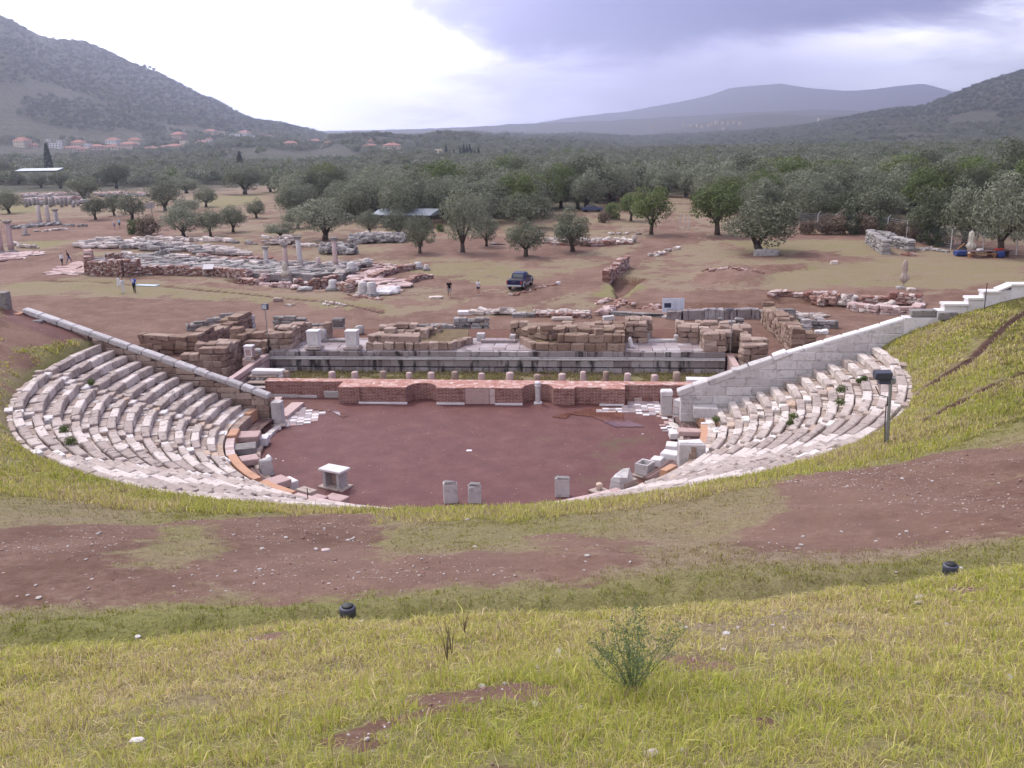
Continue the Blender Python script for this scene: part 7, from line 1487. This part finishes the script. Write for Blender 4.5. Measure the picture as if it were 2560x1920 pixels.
stones_obj('stone_row', cD, [(1060, 240), (1170, 235), (1220, 150)], .9, .5, 22, M['rosy'], 'pinkish stones turning away at the kerb corner', seed=80, layers=2, size=(.7, .5, .3))
stones_obj('stone_row', cD, [(1200, 200), (1390, 85)], .8, .3, 26, M['rubble'], 'thin rubble line running back from the kerb corner', seed=81, size=(.6, .4, .25))
stones_obj('stone_row', cD, [(1040, 105), (1240, 60), (1640, 120)], .7, .3, 40, M['rubble'], 'reddish rubble line beyond the kerb corner', seed=82, size=(.5, .4, .25))
stones_obj('stone_heap', cD, [(1700, 125), (1930, 140)], 1.4, .6, 46, M['rubble'], 'low reddish rubble heap left of the information board', 'stone heap', seed=83, layers=2, size=(.5, .4, .3))
stones_obj('stone_row', cE, [(290, 130), (1300, 160)], 1.2, .25, 130, M['rubble'], 'strip of small reddish rubble behind the even grey wall', seed=84, size=(.35, .25, .2))
tag(MB().add(*cbox((0, 0, .12), (1.9, 1., .28), .1, .1, .04)).build('stone_block', M['foot'], None, loc=tuple(W3(cD, (630, 300)))), 'rounded pale slab lying behind the largest tan ruin', 'stone block')
tag(MB().add(*cbox((0, 0, .2), (1.0, .7, .42), .1, .04, .02)).build('stone_block', M['greymarble'], None, loc=tuple(W3(cD, (1215, 305)))), 'square grey block on the red ground behind the largest tan ruin', 'stone block')
wallpx('ruined_wall', r5, [(80, 640), (160, 625), (500, 640), (720, 655)], .9, .7, M['rubble'], 'rubble foundation at the left of the open trench', z=-.3, ch=.2, bl=.5, seed=85)
stones_obj('stone_heap', r5, [(470, 645), (600, 640)], 1.5, 1.2, 40, M['rubble'], 'reddish rubble pier in the open trench', 'stone heap', seed=86, layers=3, size=(.6, .5, .35), z=0)
stones_obj('stacked_blocks', r5, [(700, 645), (765, 640)], .7, 1.4, 12, M['marble'], 'stack of pale blocks standing in the trench', 'stacked stones', seed=87, layers=3, size=(1.2, .7, .35), z=.1)
wallpx('ruined_wall', r5, [(780, 660), (1080, 668), (1350, 690)], .9, .9, M['rubble'], 'brown rubble wall across the open trench', z=-.3, ch=.25, bl=.6, seed=88)
wallpx('ruined_wall', r5, [(740, 700), (1000, 735), (1280, 740)], 1.0, .8, M['rosy'], 'pink and brown foundation along the front of the trench', z=-.3, ch=.3, bl=.8, seed=89)
stones_obj('stone_row', r5, [(730, 690), (960, 690), (1100, 675)], 1., .5, 24, M['marble'], 'pale boulders lying on the front foundation of the trench', seed=90, layers=2, size=(.9, .6, .45))
wallpx('ruined_wall', r5, [(1350, 690), (1290, 745)], .9, .8, M['rosy'], 'right end of the foundations in the trench', z=-.3, ch=.3, bl=.6, seed=91)
wallpx('ruined_wall', z4, [(1710, 1080), (1790, 1020), (1840, 975)], .8, 1.6, M['rubble'], 'steep rubble wall piece beside the grassy pit', z=-.6, ch=.22, bl=.4, seed=92)
stones_obj('stone_row', z4, [(1350, 790), (1500, 800), (1900, 790)], 2.2, .8, 90, M['marble'], 'pale stones in front of the olive with the short forked trunk', seed=93, layers=2, size=(.9, .6, .5))
wallpx('ruined_wall', z4, [(1350, 805), (1590, 812), (1880, 800)], .8, .7, M['rubble'], 'low red wall under the pale stones by the forked olive', ch=.3, bl=.6, seed=94)
stones_obj('stone_row', z4, [(1710, 740), (1940, 735)], 1., .3, 8, M['marble'], 'few pale stones left of the green tree', seed=95)
stones_obj('stone_row', z4, [(2000, 880), (2090, 850), (2150, 830)], 1.2, .3, 14, M['marble'], 'loose pale stones beside the upper earth road', seed=96, size=(.7, .5, .35))
stones_obj('stone_row', z4, [(985, 800), (1060, 802)], .5, .3, 5, M['grey'], 'grey slab lying between two olives near the road', seed=97, size=(1.4, .5, .25))
stones_obj('stone_row', z4, [(1100, 1130), (1250, 1090), (1400, 1055)], .8, .1, 26, M['rubble'], 'scattered reddish stones along the right edge of the road', seed=98, size=(.4, .3, .2))
rock('stone', W3(z4, (1404, 1058)) + [0, 0, .15], (.3, .22, .2), M['newmarble'], 'white stone on the road edge right of the pickup'); rock('stone', W3(z4, (615, 1148)) + [0, 0, .1], (.7, .4, .15), M['marble'], 'flat white stone left of the man in black')
# dirt mound stones
stones_obj('mound_stones', z5, [(200, 1010), (350, 980), (480, 1000)], 4., .3, 60, M['rubble'], 'stones scattered over the dirt mound on the right meadow', seed=99, size=(.35, .3, .2), z=.0)
# drain cover: blue grey strip over the ditch
a, b = W3(r1, (840, 705)), W3(r1, (1080, 712)); mb = MB().add(*cbox((0, 0, .03), (np.linalg.norm(b - a), .9, .07), math.atan2((b - a)[1], (b - a)[0]), .01)); tag(mb.build('drain_cover', plain('pale_blue_sheet', (.36, .46, .55), .5), None, loc=tuple((a + b) / 2)), 'pale blue grey cover strip over the drain beside the two walkers', 'drain cover')
# small tripod / signs in ruins
t = empty('sign_board', tuple(W3(r1, (1675, 610))), 0, 'small tilted white board on legs before the left platform', 'sign'); P_, F_ = cbox((0, 0, 0), (1.3, .9, .06), 0, .01); MB().add(P_ @ np.array(Matrix.Rotation(.6, 3, 'X')).T + [0, 0, 1.25], F_).build('panel', M['newmarble'], t)
for sx in (-.4, .4): MB().add(*tube([(sx, 0, 0), (sx, 0, 1.2)], .04, 6)).build('leg', M['galv'], t)
# information board with picture and lines
p = W3(cE, (212, 268)); t = empty('information_board', tuple(p), math.radians(-4), 'white information board with a small dark picture on a single post', 'sign'); top = Q(*cE(212, 25), p[1])[2]; sc_ = top
MB().add(*cbox((0, 0, .06), (2.0, .5, .14), 0, .02, .004)).build('base', M['porcelain'], t); MB().add(*tube([(0, 0, .1), (0, 0, top - .5)], .04, 8)).build('post', M['galv'], t)
pn = MB().add(*cbox((0, -.03, top - .68), (1.98, .05, 1.34), 0, .012)).build('panel', plain('white_board', (.62, .64, .74), .4, var=.03), t)
MB().add(*cbox((-.5, -.065, top - .66), (.62, .012, .42), 0, .003)).build('picture', plain('printed_picture', (.03, .035, .07), .4, var=.8, scale=9), pn); mb = MB()
for i in range(9): mb.add(*cbox((.20 if i % 2 else .17, -.062, top - .30 - i * .09), (.42 + .06 * math.sin(i * 5), .008, .018), 0, .002))
for i in range(6): mb.add(*cbox((.72, -.062, top - .34 - i * .12), (.28, .008, .016), 0, .002))
mb.build('text_lines', plain('grey_print', (.33, .34, .42), .5), pn)
# shelters and awning
roofm = plain('translucent_roof', (.25, .28, .31), .25, var=.1, spec=.6); darkm = plain('dark_opening', (.03, .028, .028), .8); 
def shelter(f, p0, p1, ytop, dpt, label, roofx=0.):
    a = W3(f, p0, -.3); b = W3(f, p1, -.3); L_ = np.linalg.norm(b - a); h_ = Q(*f(p0[0], ytop), a[1])[2] - a[2]; t = empty('shelter', tuple(a), math.atan2((b - a)[1], (b - a)[0]), label, 'shelter')
    v_, f_ = prism([(-.5, -.6), (L_ + .5, -.6), (L_ + .5, dpt), (-.5, dpt)], h_, [h_ + .12, h_ + .12, h_ + .9, h_ + .9]); MB().add(v_, f_).build('roof', roofm, t); MB().add(*cbox((L_ / 2, -.62, h_ - .1), (L_ + 1.2, .14, .4), 0, .02)).build('fascia', darkm, t)
    for i in range(5): MB().add(*tube([(L_ * i / 4, 0, 0), (L_ * i / 4, 0, h_)], .09, 6)).build('post', M['galv'], t)
    pass
shelter(z3, (115, 394), (370, 390), 330, 5, 'long low shelter with a glassy roof and dark fascia among the trees at far left')
shelter(z4, (225, 700), (575, 705), 612, 4, 'low shelter with a pale roof half hidden behind the olives')
t = empty('awning', tuple(W3(z3, (950, 620))), 0, 'small white awning on a pole beside the olives above the walkers', 'awning'); h_ = Q(*z3(950, 565), W3(z3, (950, 620))[1])[2]
v_, f_ = prism([(-2, -1), (.8, -1.4), (1.2, 1.2), (-1.4, 1.4)], h_ - .1, [h_ - .05, h_ + 1.2, h_ + 1.1, h_ + .1]); MB().add(v_, f_).build('canopy', canvas, t); MB().add(*tube([(1, 0, -.2), (1, 0, h_ + 1)], .07, 6)).build('pole', M['galv'], t); MB().add(*tube([(-1, 0, -.2), (-.9, 0, h_)], .07, 6)).build('pole', M['galv'], t)
# ------------------------------------------------------------------ village
tile = stone('red_roof_tiles', [(.28, .115, .09), (.36, .17, .135), (.44, .24, .20)], (.2, .08, .06), .3, .3, .5, .3)
wallm = [plain('cream_render', (.62, .54, .42), .9, spec=.1, scale=.5), plain('white_render', (.72, .71, .69), .9, spec=.1, scale=.5), plain('pink_render', (.55, .42, .36), .9, spec=.1, scale=.5)]; shut = plain('dark_window', (.05, .05, .06), .4)
def house(px, py, wpx, hpx, wm, label, roof='hip', d=1050, grp='village houses', floors=2):
    q = GP(px, py, 3300.) if d < 2000 else Q(px, py, d + CAM[1]); k = ((q[1] - CAM[1]) * .985) / F; w_ = wpx * k; h_ = hpx * k; t = empty('house', (q[0], q[1], q[2]), rng.uniform(-.35, .35), label, 'house', grp); dp = w_ * .75; wh = h_ * (.62 if roof else 1.)
    MB().add(*prism([(-w_ / 2, -dp / 2), (w_ / 2, -dp / 2), (w_ / 2, dp / 2), (-w_ / 2, dp / 2)], -6, wh)).build('wall', wallm[wm], t)
    if roof:
        e = .35 + w_ * .03; v = [(-w_ / 2 - e, -dp / 2 - e, wh), (w_ / 2 + e, -dp / 2 - e, wh), (w_ / 2 + e, dp / 2 + e, wh), (-w_ / 2 - e, dp / 2 + e, wh), (-w_ * .2, 0, h_), (w_ * .2, 0, h_)]; r_ = MB().add(v, [(0, 1, 5, 4), (1, 2, 5), (2, 3, 4, 5), (3, 0, 4), (3, 2, 1, 0)]).build('roof', tile, t)
        MB().add(*cbox((w_ * .15, dp * .1, h_ * .97), (.7, .7, 1.4), 0, .03)).build('chimney', wallm[wm], r_)
    nf = max(1, int(wh / 2.7)); nw = max(2, int(w_ / 3.2))
    for fl in range(nf):
        for i in range(nw):
            x = -w_ / 2 + (i + .5) * w_ / nw; z = wh * (fl + .5) / nf; MB().add(*cbox((x, -dp / 2 - .02, z), (1.1, .12, 1.3), 0, .01)).build('window', shut, t)
for hh_ in HS:
    px, py, w_, h_, wm, lab = hh_[:6]; house(px, py + 3, w_, h_ * 1.0, wm, lab, roof=(hh_[6] if len(hh_) > 6 else 'hip'), d=1040 if py > 345 else 1110)
house(1097, 396, 20, 22, 0, 'narrow cream tower house beside the cypress row', None, d=840, grp='village houses')
for i, (px, py, w_, h_) in enumerate([(1628, 316, 8, 5), (1728, 311, 9, 4), (1742, 312, 8, 4), (1755, 314, 9, 4), (1772, 311, 8, 5), (1792, 304, 11, 5), (1806, 305, 9, 5), (1822, 306, 8, 4), (1835, 303, 8, 4), (1850, 306, 10, 4), (1808, 319, 8, 4), (2050, 297, 12, 4), (1710, 309, 7, 4), (1780, 307, 7, 4)]):
    house(px, py + 1, w_ * .7, h_ * .7, 0, 'tiny white house of the distant hilltop village', None, d=2900, grp='houses of the distant hilltop village')
# ------------------------------------------------------------------ pickup
pb = plain('dark_blue_paint', (.012, .018, .075), .28, .2, .05, .5); sil = plain('silver_trim', (.42, .44, .46), .4, .3); tyre = plain('tyre_rubber', (.02, .02, .02), .85); glass = plain('tinted_glass', (.03, .04, .045), .08, 0., .05, .9); lampr = plain('red_tail_light', (.35, .02, .015), .3); chrome = plain('chrome', (.6, .6, .62), .2, .9, .05)
a = W3(r3, (1075, 400)); bw = W3(r3, (1290, 400)); cf = W3(r3, (1440, 372)); ax = cf - bw; hd_ = math.atan2(ax[1], ax[0]); nrm = np.array([-math.sin(hd_), math.cos(hd_), 0]); fw = np.array([math.cos(hd_), math.sin(hd_), 0])
hd_ = math.radians(73); fw = np.array([math.cos(hd_), math.sin(hd_), 0]); nrm = np.array([-math.sin(hd_), math.cos(hd_), 0])
org = bw + nrm * .8 + fw * 1.45; org[2] = onground(org[0], org[1]) + .02
t = empty('pickup_truck', tuple(org), hd_, 'dark blue pickup with silver wheel arches driving away on the red earth road', 'pickup')
def loft(secs, mat, name, par, smooth=False):
    """secs: list of (x, [(y,z)...])"""
    mb = MB(); n = len(secs[0][1]); v = [(x, y, z) for x, pr in secs for y, z in pr]; f = [(i * n + j, i * n + (j + 1) % n, (i + 1) * n + (j + 1) % n, (i + 1) * n + j) for i in range(len(secs) - 1) for j in range(n)]; f += [tuple(range(n))[::-1], tuple((len(secs) - 1) * n + j for j in range(n))]
    o_ = mb.add(v, f).build(name, mat, par, smooth); bm = bmesh.new(); bm.from_mesh(o_.data); bmesh.ops.recalc_face_normals(bm, faces=bm.faces); bm.to_mesh(o_.data); bm.free(); return o_
def sec(w, z0, z1, tw=None): tw = tw or w; return [(-w + .06, z0), (w - .06, z0), (w, z0 + .08), (w * 1.01, (z0 + z1) / 2), (tw, z1 - .05), (tw - .05, z1), (-tw + .05, z1), (-tw, z1 - .05), (-w * 1.01, (z0 + z1) / 2), (-w, z0 + .08)]
body = loft([(-2.5, sec(.80, .52, 1.12)), (-2.44, sec(.83, .48, 1.15)), (-.8, sec(.85, .46, 1.15)), (-.2, sec(.86, .46, 1.14)), (.95, sec(.86, .46, 1.10)), (1.5, sec(.85, .48, 1.04)), (2.25, sec(.80, .50, .94)), (2.42, sec(.72, .55, .86))], pb, 'body', t)
cab = loft([(-.95, sec(.74, 1.13, 1.16, .72)), (-.80, sec(.76, 1.12, 1.70, .62)), (-.1, sec(.78, 1.12, 1.76, .63)), (.45, sec(.78, 1.11, 1.70, .62)), (1.12, sec(.76, 1.06, 1.13, .72))], pb, 'cab', t)
mb = MB(); mb.add([(-.93, -.55, 1.24), (-.93, .55, 1.24), (-.835, .52, 1.62), (-.835, -.52, 1.62)], [(0, 3, 2, 1)]); mb.build('rear_window', glass, cab)
for s in (-1, 1):
    yy = lambda y, z: s * (y + .012 - (z - 1.14) * .25)
    v = [(-.62, yy(.785, 1.2), 1.2), (.72, yy(.785, 1.2), 1.2), (.40, yy(.785, 1.6), 1.6), (-.55, yy(.785, 1.62), 1.62)]; MB().add(v, [(0, 1, 2, 3) if s < 0 else (3, 2, 1, 0)]).build('side_window', glass, cab)
    MB().add(*cbox((.55, s * .98, 1.22), (.12, .2, .16), 0, .03)).build('mirror', pb, cab)
    MB().add(*cbox((-2.5, s * .76, .92), (.06, .14, .30), 0, .015)).build('tail_light', lampr, t)
    for wx in (-1.45, 1.5):
        w_ = empty('wheel', (wx, s * .76, .36), 0); w_.parent = t
        v_, f_ = lathe([(.20, -.11), (.34, -.12), (.37, -.08), (.37, .08), (.34, .12), (.20, .11)], 24); v_ = np.array(v_)[:, [0, 2, 1]]; MB().add(v_, f_).build('tyre', tyre, w_, True)
        v_, f_ = lathe([(.05, -.125), (.10, -.12), (.22, -.10), (.22, .10), (.10, .12), (.05, .125)], 16); v_ = np.array(v_)[:, [0, 2, 1]]; MB().add(v_, f_).build('rim', chrome, w_)
        mb = MB(); vv = []; ff = []; m_ = 9
        for i in range(m_ + 1):
            an = math.pi * i / m_
            for rr, y in ((.43, .80), (.54, .80), (.54, .93), (.43, .93)): vv.append((wx + rr * math.cos(an), s * y, .40 + rr * math.sin(an)))
        for i in range(m_):
            for j in range(4): ff.append((i * 4 + j, i * 4 + (j + 1) % 4, i * 4 + 4 + (j + 1) % 4, i * 4 + 4 + j))
        ff += [(0, 1, 2, 3), tuple(m_ * 4 + j for j in range(4))]; mb.add(vv, ff).build('wheel_arch', sil, t)
    MB().add(*cbox((.02, s * .86, .52), (1.9, .06, .16), 0, .02)).build('sill', sil, t)
MB().add(*cbox((-2.58, 0, .58), (.18, 1.66, .2), 0, .04)).build('rear_bumper', sil, t); MB().add(*cbox((2.44, 0, .56), (.16, 1.6, .24), 0, .05)).build('front_bumper', sil, t)
tg = MB().add(*cbox((-2.49, 0, .92), (.04, 1.30, .48), 0, .02)).build('tailgate', pb, t); MB().add(*cbox((-2.52, 0, .98), (.03, .2, .05), 0, .01)).build('tailgate_handle', chrome, tg)
MB().add(*cbox((-1.65, 0, 1.155), (1.45, 1.40, .02), 0, .005)).build('load_bed', darkm, t)
# second car hardly seen beyond the bank
t2 = empty('parked_car', tuple(GP(*z4(1620, 590))), .1, 'small bluish parked car half hidden beyond the green bank', 'car'); s0 = 1.
loft([(-2.1, sec(.78, .4, .85)), (-1.2, sec(.82, .35, .92)), (1.2, sec(.82, .35, .9)), (2.1, sec(.75, .4, .72))], plain('blue_grey_paint', (.10, .12, .22), .3, .2), 'body', t2); loft([(-1.6, sec(.7, .88, .92)), (-1.0, sec(.7, .88, 1.4, .6)), (.4, sec(.7, .88, 1.42, .6)), (1.2, sec(.7, .86, .9))], glass, 'cabin', t2)
for wx in (-1.3, 1.3):
    for s in (-1, 1): v_, f_ = lathe([(.30, -.1), (.30, .1)], 16); v_ = np.array(v_)[:, [0, 2, 1]] + [wx, s * .72, .3]; MB().add(v_, f_).build('wheel', tyre, t2)
# ------------------------------------------------------------------ people
skin = plain('skin', (.45, .27, .20), .6, var=.08)
def cloth(n, c): return plain(n, c, .85, var=.15, spec=.1, scale=12)
def body_mesh(J, Rr, E):
    """skin-modifier body; J joints, Rr radii, E edges"""
    me = bpy.data.meshes.new('person'); me.from_pydata(J, E, []); o_ = bpy.data.objects.new('person', me); COL.objects.link(o_)
    md = o_.modifiers.new('s', 'SKIN'); sv = me.skin_vertices[0].data
    for i, q in enumerate(Rr): sv[i].radius = (q, q) if not isinstance(q, tuple) else q; sv[i].use_root = (i == 0)
    o_.modifiers.new('ss', 'SUBSURF').levels = 1; dg = bpy.context.evaluated_depsgraph_get(); dg.update(); m2 = bpy.data.meshes.new_from_object(o_.evaluated_get(dg)); bpy.data.objects.remove(o_); m2.name = 'body'; return m2
def person(p, rz, H_, label, stride=.18, arms='down', torso=None, legs=None, shoe=None, hair=None, short=False, armbend=None, grp='people walking among the ruins', sleeve=True, skirt=False, bag=None, lean=0.):
    k = H_ / 1.75; st = stride
    J = [(0, 0, .95), (lean * .3, 0, 1.18), (lean * .7, 0, 1.40), (lean, 0, 1.49), (lean + .02, 0, 1.56), (lean + .03, 0, 1.66), (lean + .02, 0, 1.73)]; R_ = [(.15, .11), (.145, .105), (.155, .10), .055, .06, (.075, .09), (.06, .075)]; E_ = [(i, i + 1) for i in range(6)]
    for s in (-1, 1):
        b = len(J); f = st * s; J += [(0, s * .09, .90), (f * .55 + .02, s * .095, .50), (f - (.04 if s < 0 else 0), s * .09, .09), (f + .02, s * .09, .035), (f + .15, s * .1, .03)]; R_ += [.095, .06, .042, .04, .03]; E_ += [(0, b), (b, b + 1), (b + 1, b + 2), (b + 2, b + 3), (b + 3, b + 4)]
        b = len(J)
        if arms == 'down' or (arms == 'one' and s < 0): pts = [(lean * .7, s * .19, 1.40), (-f * .3 - .03, s * .235, 1.14), (-f * .5 + .06, s * .24, .90), (-f * .5 + .09, s * .24, .80)]
        else: pts = [(lean * .7, s * .19, 1.40), (.02, s * .25, 1.14), (.22, s * .14, 1.22), (.30, s * .09, 1.28)]
        J += pts; R_ += [.055, .04, .032, .03]; E_ += [(2, b), (b, b + 1), (b + 1, b + 2), (b + 2, b + 3)]
        h_ = J[-1]; d = np.array(J[-1]) - np.array(J[-2]); d /= np.linalg.norm(d)
        for q in range(5):
            sp_ = (q - 1.5) * .018 if q < 4 else -.045; ln_ = (.075, .085, .08, .065, .05)[q]; b2 = len(J); J += [tuple(np.array(h_) + d * (.03 if q < 4 else .0) + np.array([sp_ * .9, 0, sp_ * .2])), tuple(np.array(h_) + d * (.03 + ln_) + np.array([sp_ * 1.1 + .01, -s * .01, 0]))]; R_ += [.010, .007]; E_ += [(b + 3, b2), (b2, b2 + 1)]
    J = [(x * k, y * k, z * k) for x, y, z in J]; R_ = [tuple(a * k * 1.12 for a in q) if isinstance(q, tuple) else q * k * (1.22 if q > .02 else 1.) for q in R_]
    me = body_mesh(J, R_, E_)
    for m_ in (skin, torso, legs, shoe): me.materials.append(m_)
    mi = []
    for pl in me.polygons:
        c = pl.center / k; x, y, z = c; ay = abs(y)
        if z > 1.47: m_ = 0
        elif z < .075: m_ = 3
        elif ay > .185 + .0 * z and z < 1.34: m_ = 1 if (sleeve and z > .90) or (not sleeve and z > 1.22) else 0
        elif arms != 'down' and x > .15 and z > 1.05: m_ = 1 if sleeve and x < .27 else 0
        elif z > .96: m_ = 1
        else: m_ = 2 if (not short or z > .50 + (.18 if short == 'hot' else 0)) else 0
        mi.append(m_)
    me.polygons.foreach_set('material_index', mi); me.polygons.foreach_set('use_smooth', [True] * len(mi))
    t = empty('person', tuple(p), rz, label, 'person', grp); link_mesh('body', me, t)
    bm = bmesh.new(); bmesh.ops.create_uvsphere(bm, u_segments=14, v_segments=10, radius=1)
    for v in bm.verts: v.co = Vector((v.co.x * .088 + lean - .005, v.co.y * .082, v.co.z * .09 + 1.685)) if v.co.x < .35 or v.co.z > .55 else Vector((lean + .03, v.co.y * .05, 1.70))
    hm = bpy.data.meshes.new('hair'); bm.to_mesh(hm); bm.free(); hm.transform(Matrix.Scale(k, 4)); hm.materials.append(hair); link_mesh('hair', hm, t, None)
    mb = MB()
    for s in (-1, 1): mb.add(*cbox(((lean + .100) * k, s * .03 * k, 1.665 * k), (.012 * k, .02 * k, .012 * k), 0, .003)); mb.add(*cbox(((lean + .03) * k, s * .08 * k, 1.65 * k), (.03 * k, .02 * k, .055 * k), 0, .008))
    mb.add(*cbox(((lean + .115) * k, 0, 1.645 * k), (.03 * k, .022 * k, .04 * k), 0, .008)); mb.add(*cbox(((lean + .100) * k, 0, 1.61 * k), (.012 * k, .045 * k, .010 * k), 0, .003)); mb.build('face', skin, t)
    if skirt: v_, f_ = lathe([(.16 * k, 1.0 * k), (.2 * k, .8 * k), (.24 * k, .42 * k)], 16, cap=False); MB().add(v_, f_).build('skirt', legs, t, True)
    return t
black = cloth('black_cloth', (.015, .014, .016)); white = cloth('white_cloth', (.72, .72, .74)); bluec = cloth('bright_blue_cloth', (.02, .12, .55)); greyc = cloth('grey_cloth', (.30, .30, .31)); navy = cloth('navy_cloth', (.03, .035, .07)); cyan = cloth('light_blue_cloth', (.30, .50, .62)); denim = cloth('denim', (.07, .11, .28)); shoe_d = cloth('dark_shoes', (.04, .035, .035)); shoe_w = cloth('pale_shoes', (.5, .45, .42))
hd_grey = cloth('grey_hair', (.40, .36, .33)); hd_dark = cloth('dark_hair', (.03, .02, .015)); hd_blond = cloth('fair_hair', (.35, .22, .12)); hd_white = cloth('white_hat', (.75, .73, .72))
def gz(p): p = np.array(p); p[2] = onground(p[0], p[1]); return p
t = person(gz(W3(r1, (683, 790))), math.radians(-80), 1.68, 'person in white shirt and white trousers with a white cloth, beside the one in blue', .22, torso=white, legs=white, shoe=shoe_w, hair=hd_dark, arms='one')
ps = gz(W3(r1, (683, 790))); tag(MB().add(*cbox((0, 0, 0), (.30, .10, .95), 0, .04, .02)).build('folded_cloth', white, None, loc=(ps[0] - .42, ps[1] + .05, ps[2] + 1.15)), 'white folded cloth held upright by the person in white', 'cloth')
person(gz(W3(r1, (815, 785))), math.radians(-75), 1.78, 'person in a bright blue jacket and black trousers holding a white paper', .25, torso=bluec, legs=black, shoe=shoe_d, hair=hd_dark, arms='up')
ps = gz(W3(r1, (815, 785))); tag(MB().add(*cbox((0, 0, 0), (.24, .02, .34), .2, .005)).build('paper', M['newmarble'], None, loc=(ps[0] + .05, ps[1] - .42, ps[2] + 1.32)), 'white paper held by the person in blue', 'paper')
person(gz(W3(r3, (145, 515))), math.radians(-85), 1.82, 'bald man in black t-shirt and grey shorts walking towards the theatre', .22, torso=black, legs=greyc, shoe=skin, hair=hd_grey, short=True, sleeve=False)
person(gz(W3(r3, (590, 472))), math.radians(-95), 1.62, 'fair haired woman in white shirt and dark shorts raising her arms to her face', .16, torso=white, legs=navy, shoe=shoe_w, hair=hd_blond, short='hot', sleeve=False, arms='up')
person(gz(W3(z3, (402, 935))), math.radians(-100), 1.66, 'person in white top and dark trousers standing at far left with a bag', .12, torso=white, legs=navy, shoe=shoe_d, hair=hd_dark)
person(gz(W3(z3, (448, 922))), math.radians(200), 1.70, 'person in dark top and jeans bending beside the pale rock surface', .34, torso=black, legs=denim, shoe=shoe_d, hair=hd_dark, arms='up', lean=.22)
person(gz(W3(z3, (738, 700))), math.radians(95), 1.66, 'person in white hat and mauve shorts walking away on the upper earth road', .2, torso=cloth('pale_pink_cloth', (.6, .5, .5)), legs=cloth('mauve_cloth', (.18, .14, .26)), shoe=shoe_w, hair=hd_white, short=True, sleeve=False)
person(gz(W3(z3, (770, 694))), math.radians(80), 1.72, 'person in light blue shirt and black shorts walking away on the upper earth road', .2, torso=cyan, legs=black, shoe=shoe_d, hair=hd_white, short=True, sleeve=False)
# ------------------------------------------------------------------ tell look-alikes of small groups apart by their place
ORD = 'first second third fourth fifth sixth seventh eighth ninth tenth eleventh twelfth thirteenth fourteenth fifteenth sixteenth seventeenth eighteenth nineteenth twentieth twenty-first twenty-second'.split()
byl = {}
for o_ in COL.objects:
    if o_.parent is None and 'label' in o_: byl.setdefault(o_['label'], []).append(o_)
for lb, os_ in byl.items():
    if 1 < len(os_) <= 22 and len(lb.split()) <= 13:
        os_.sort(key=lambda o_: (o_.location.x - CAM[0]) / max(1., o_.location.y - CAM[1]))
        for i_, o_ in enumerate(os_): o_['label'] = lb + (', leftmost' if i_ == 0 else (', rightmost' if i_ == len(os_) - 1 else ', %s from left' % ORD[i_]))
        if 'group' not in os_[0]:
            for o_ in os_: o_['group'] = lb
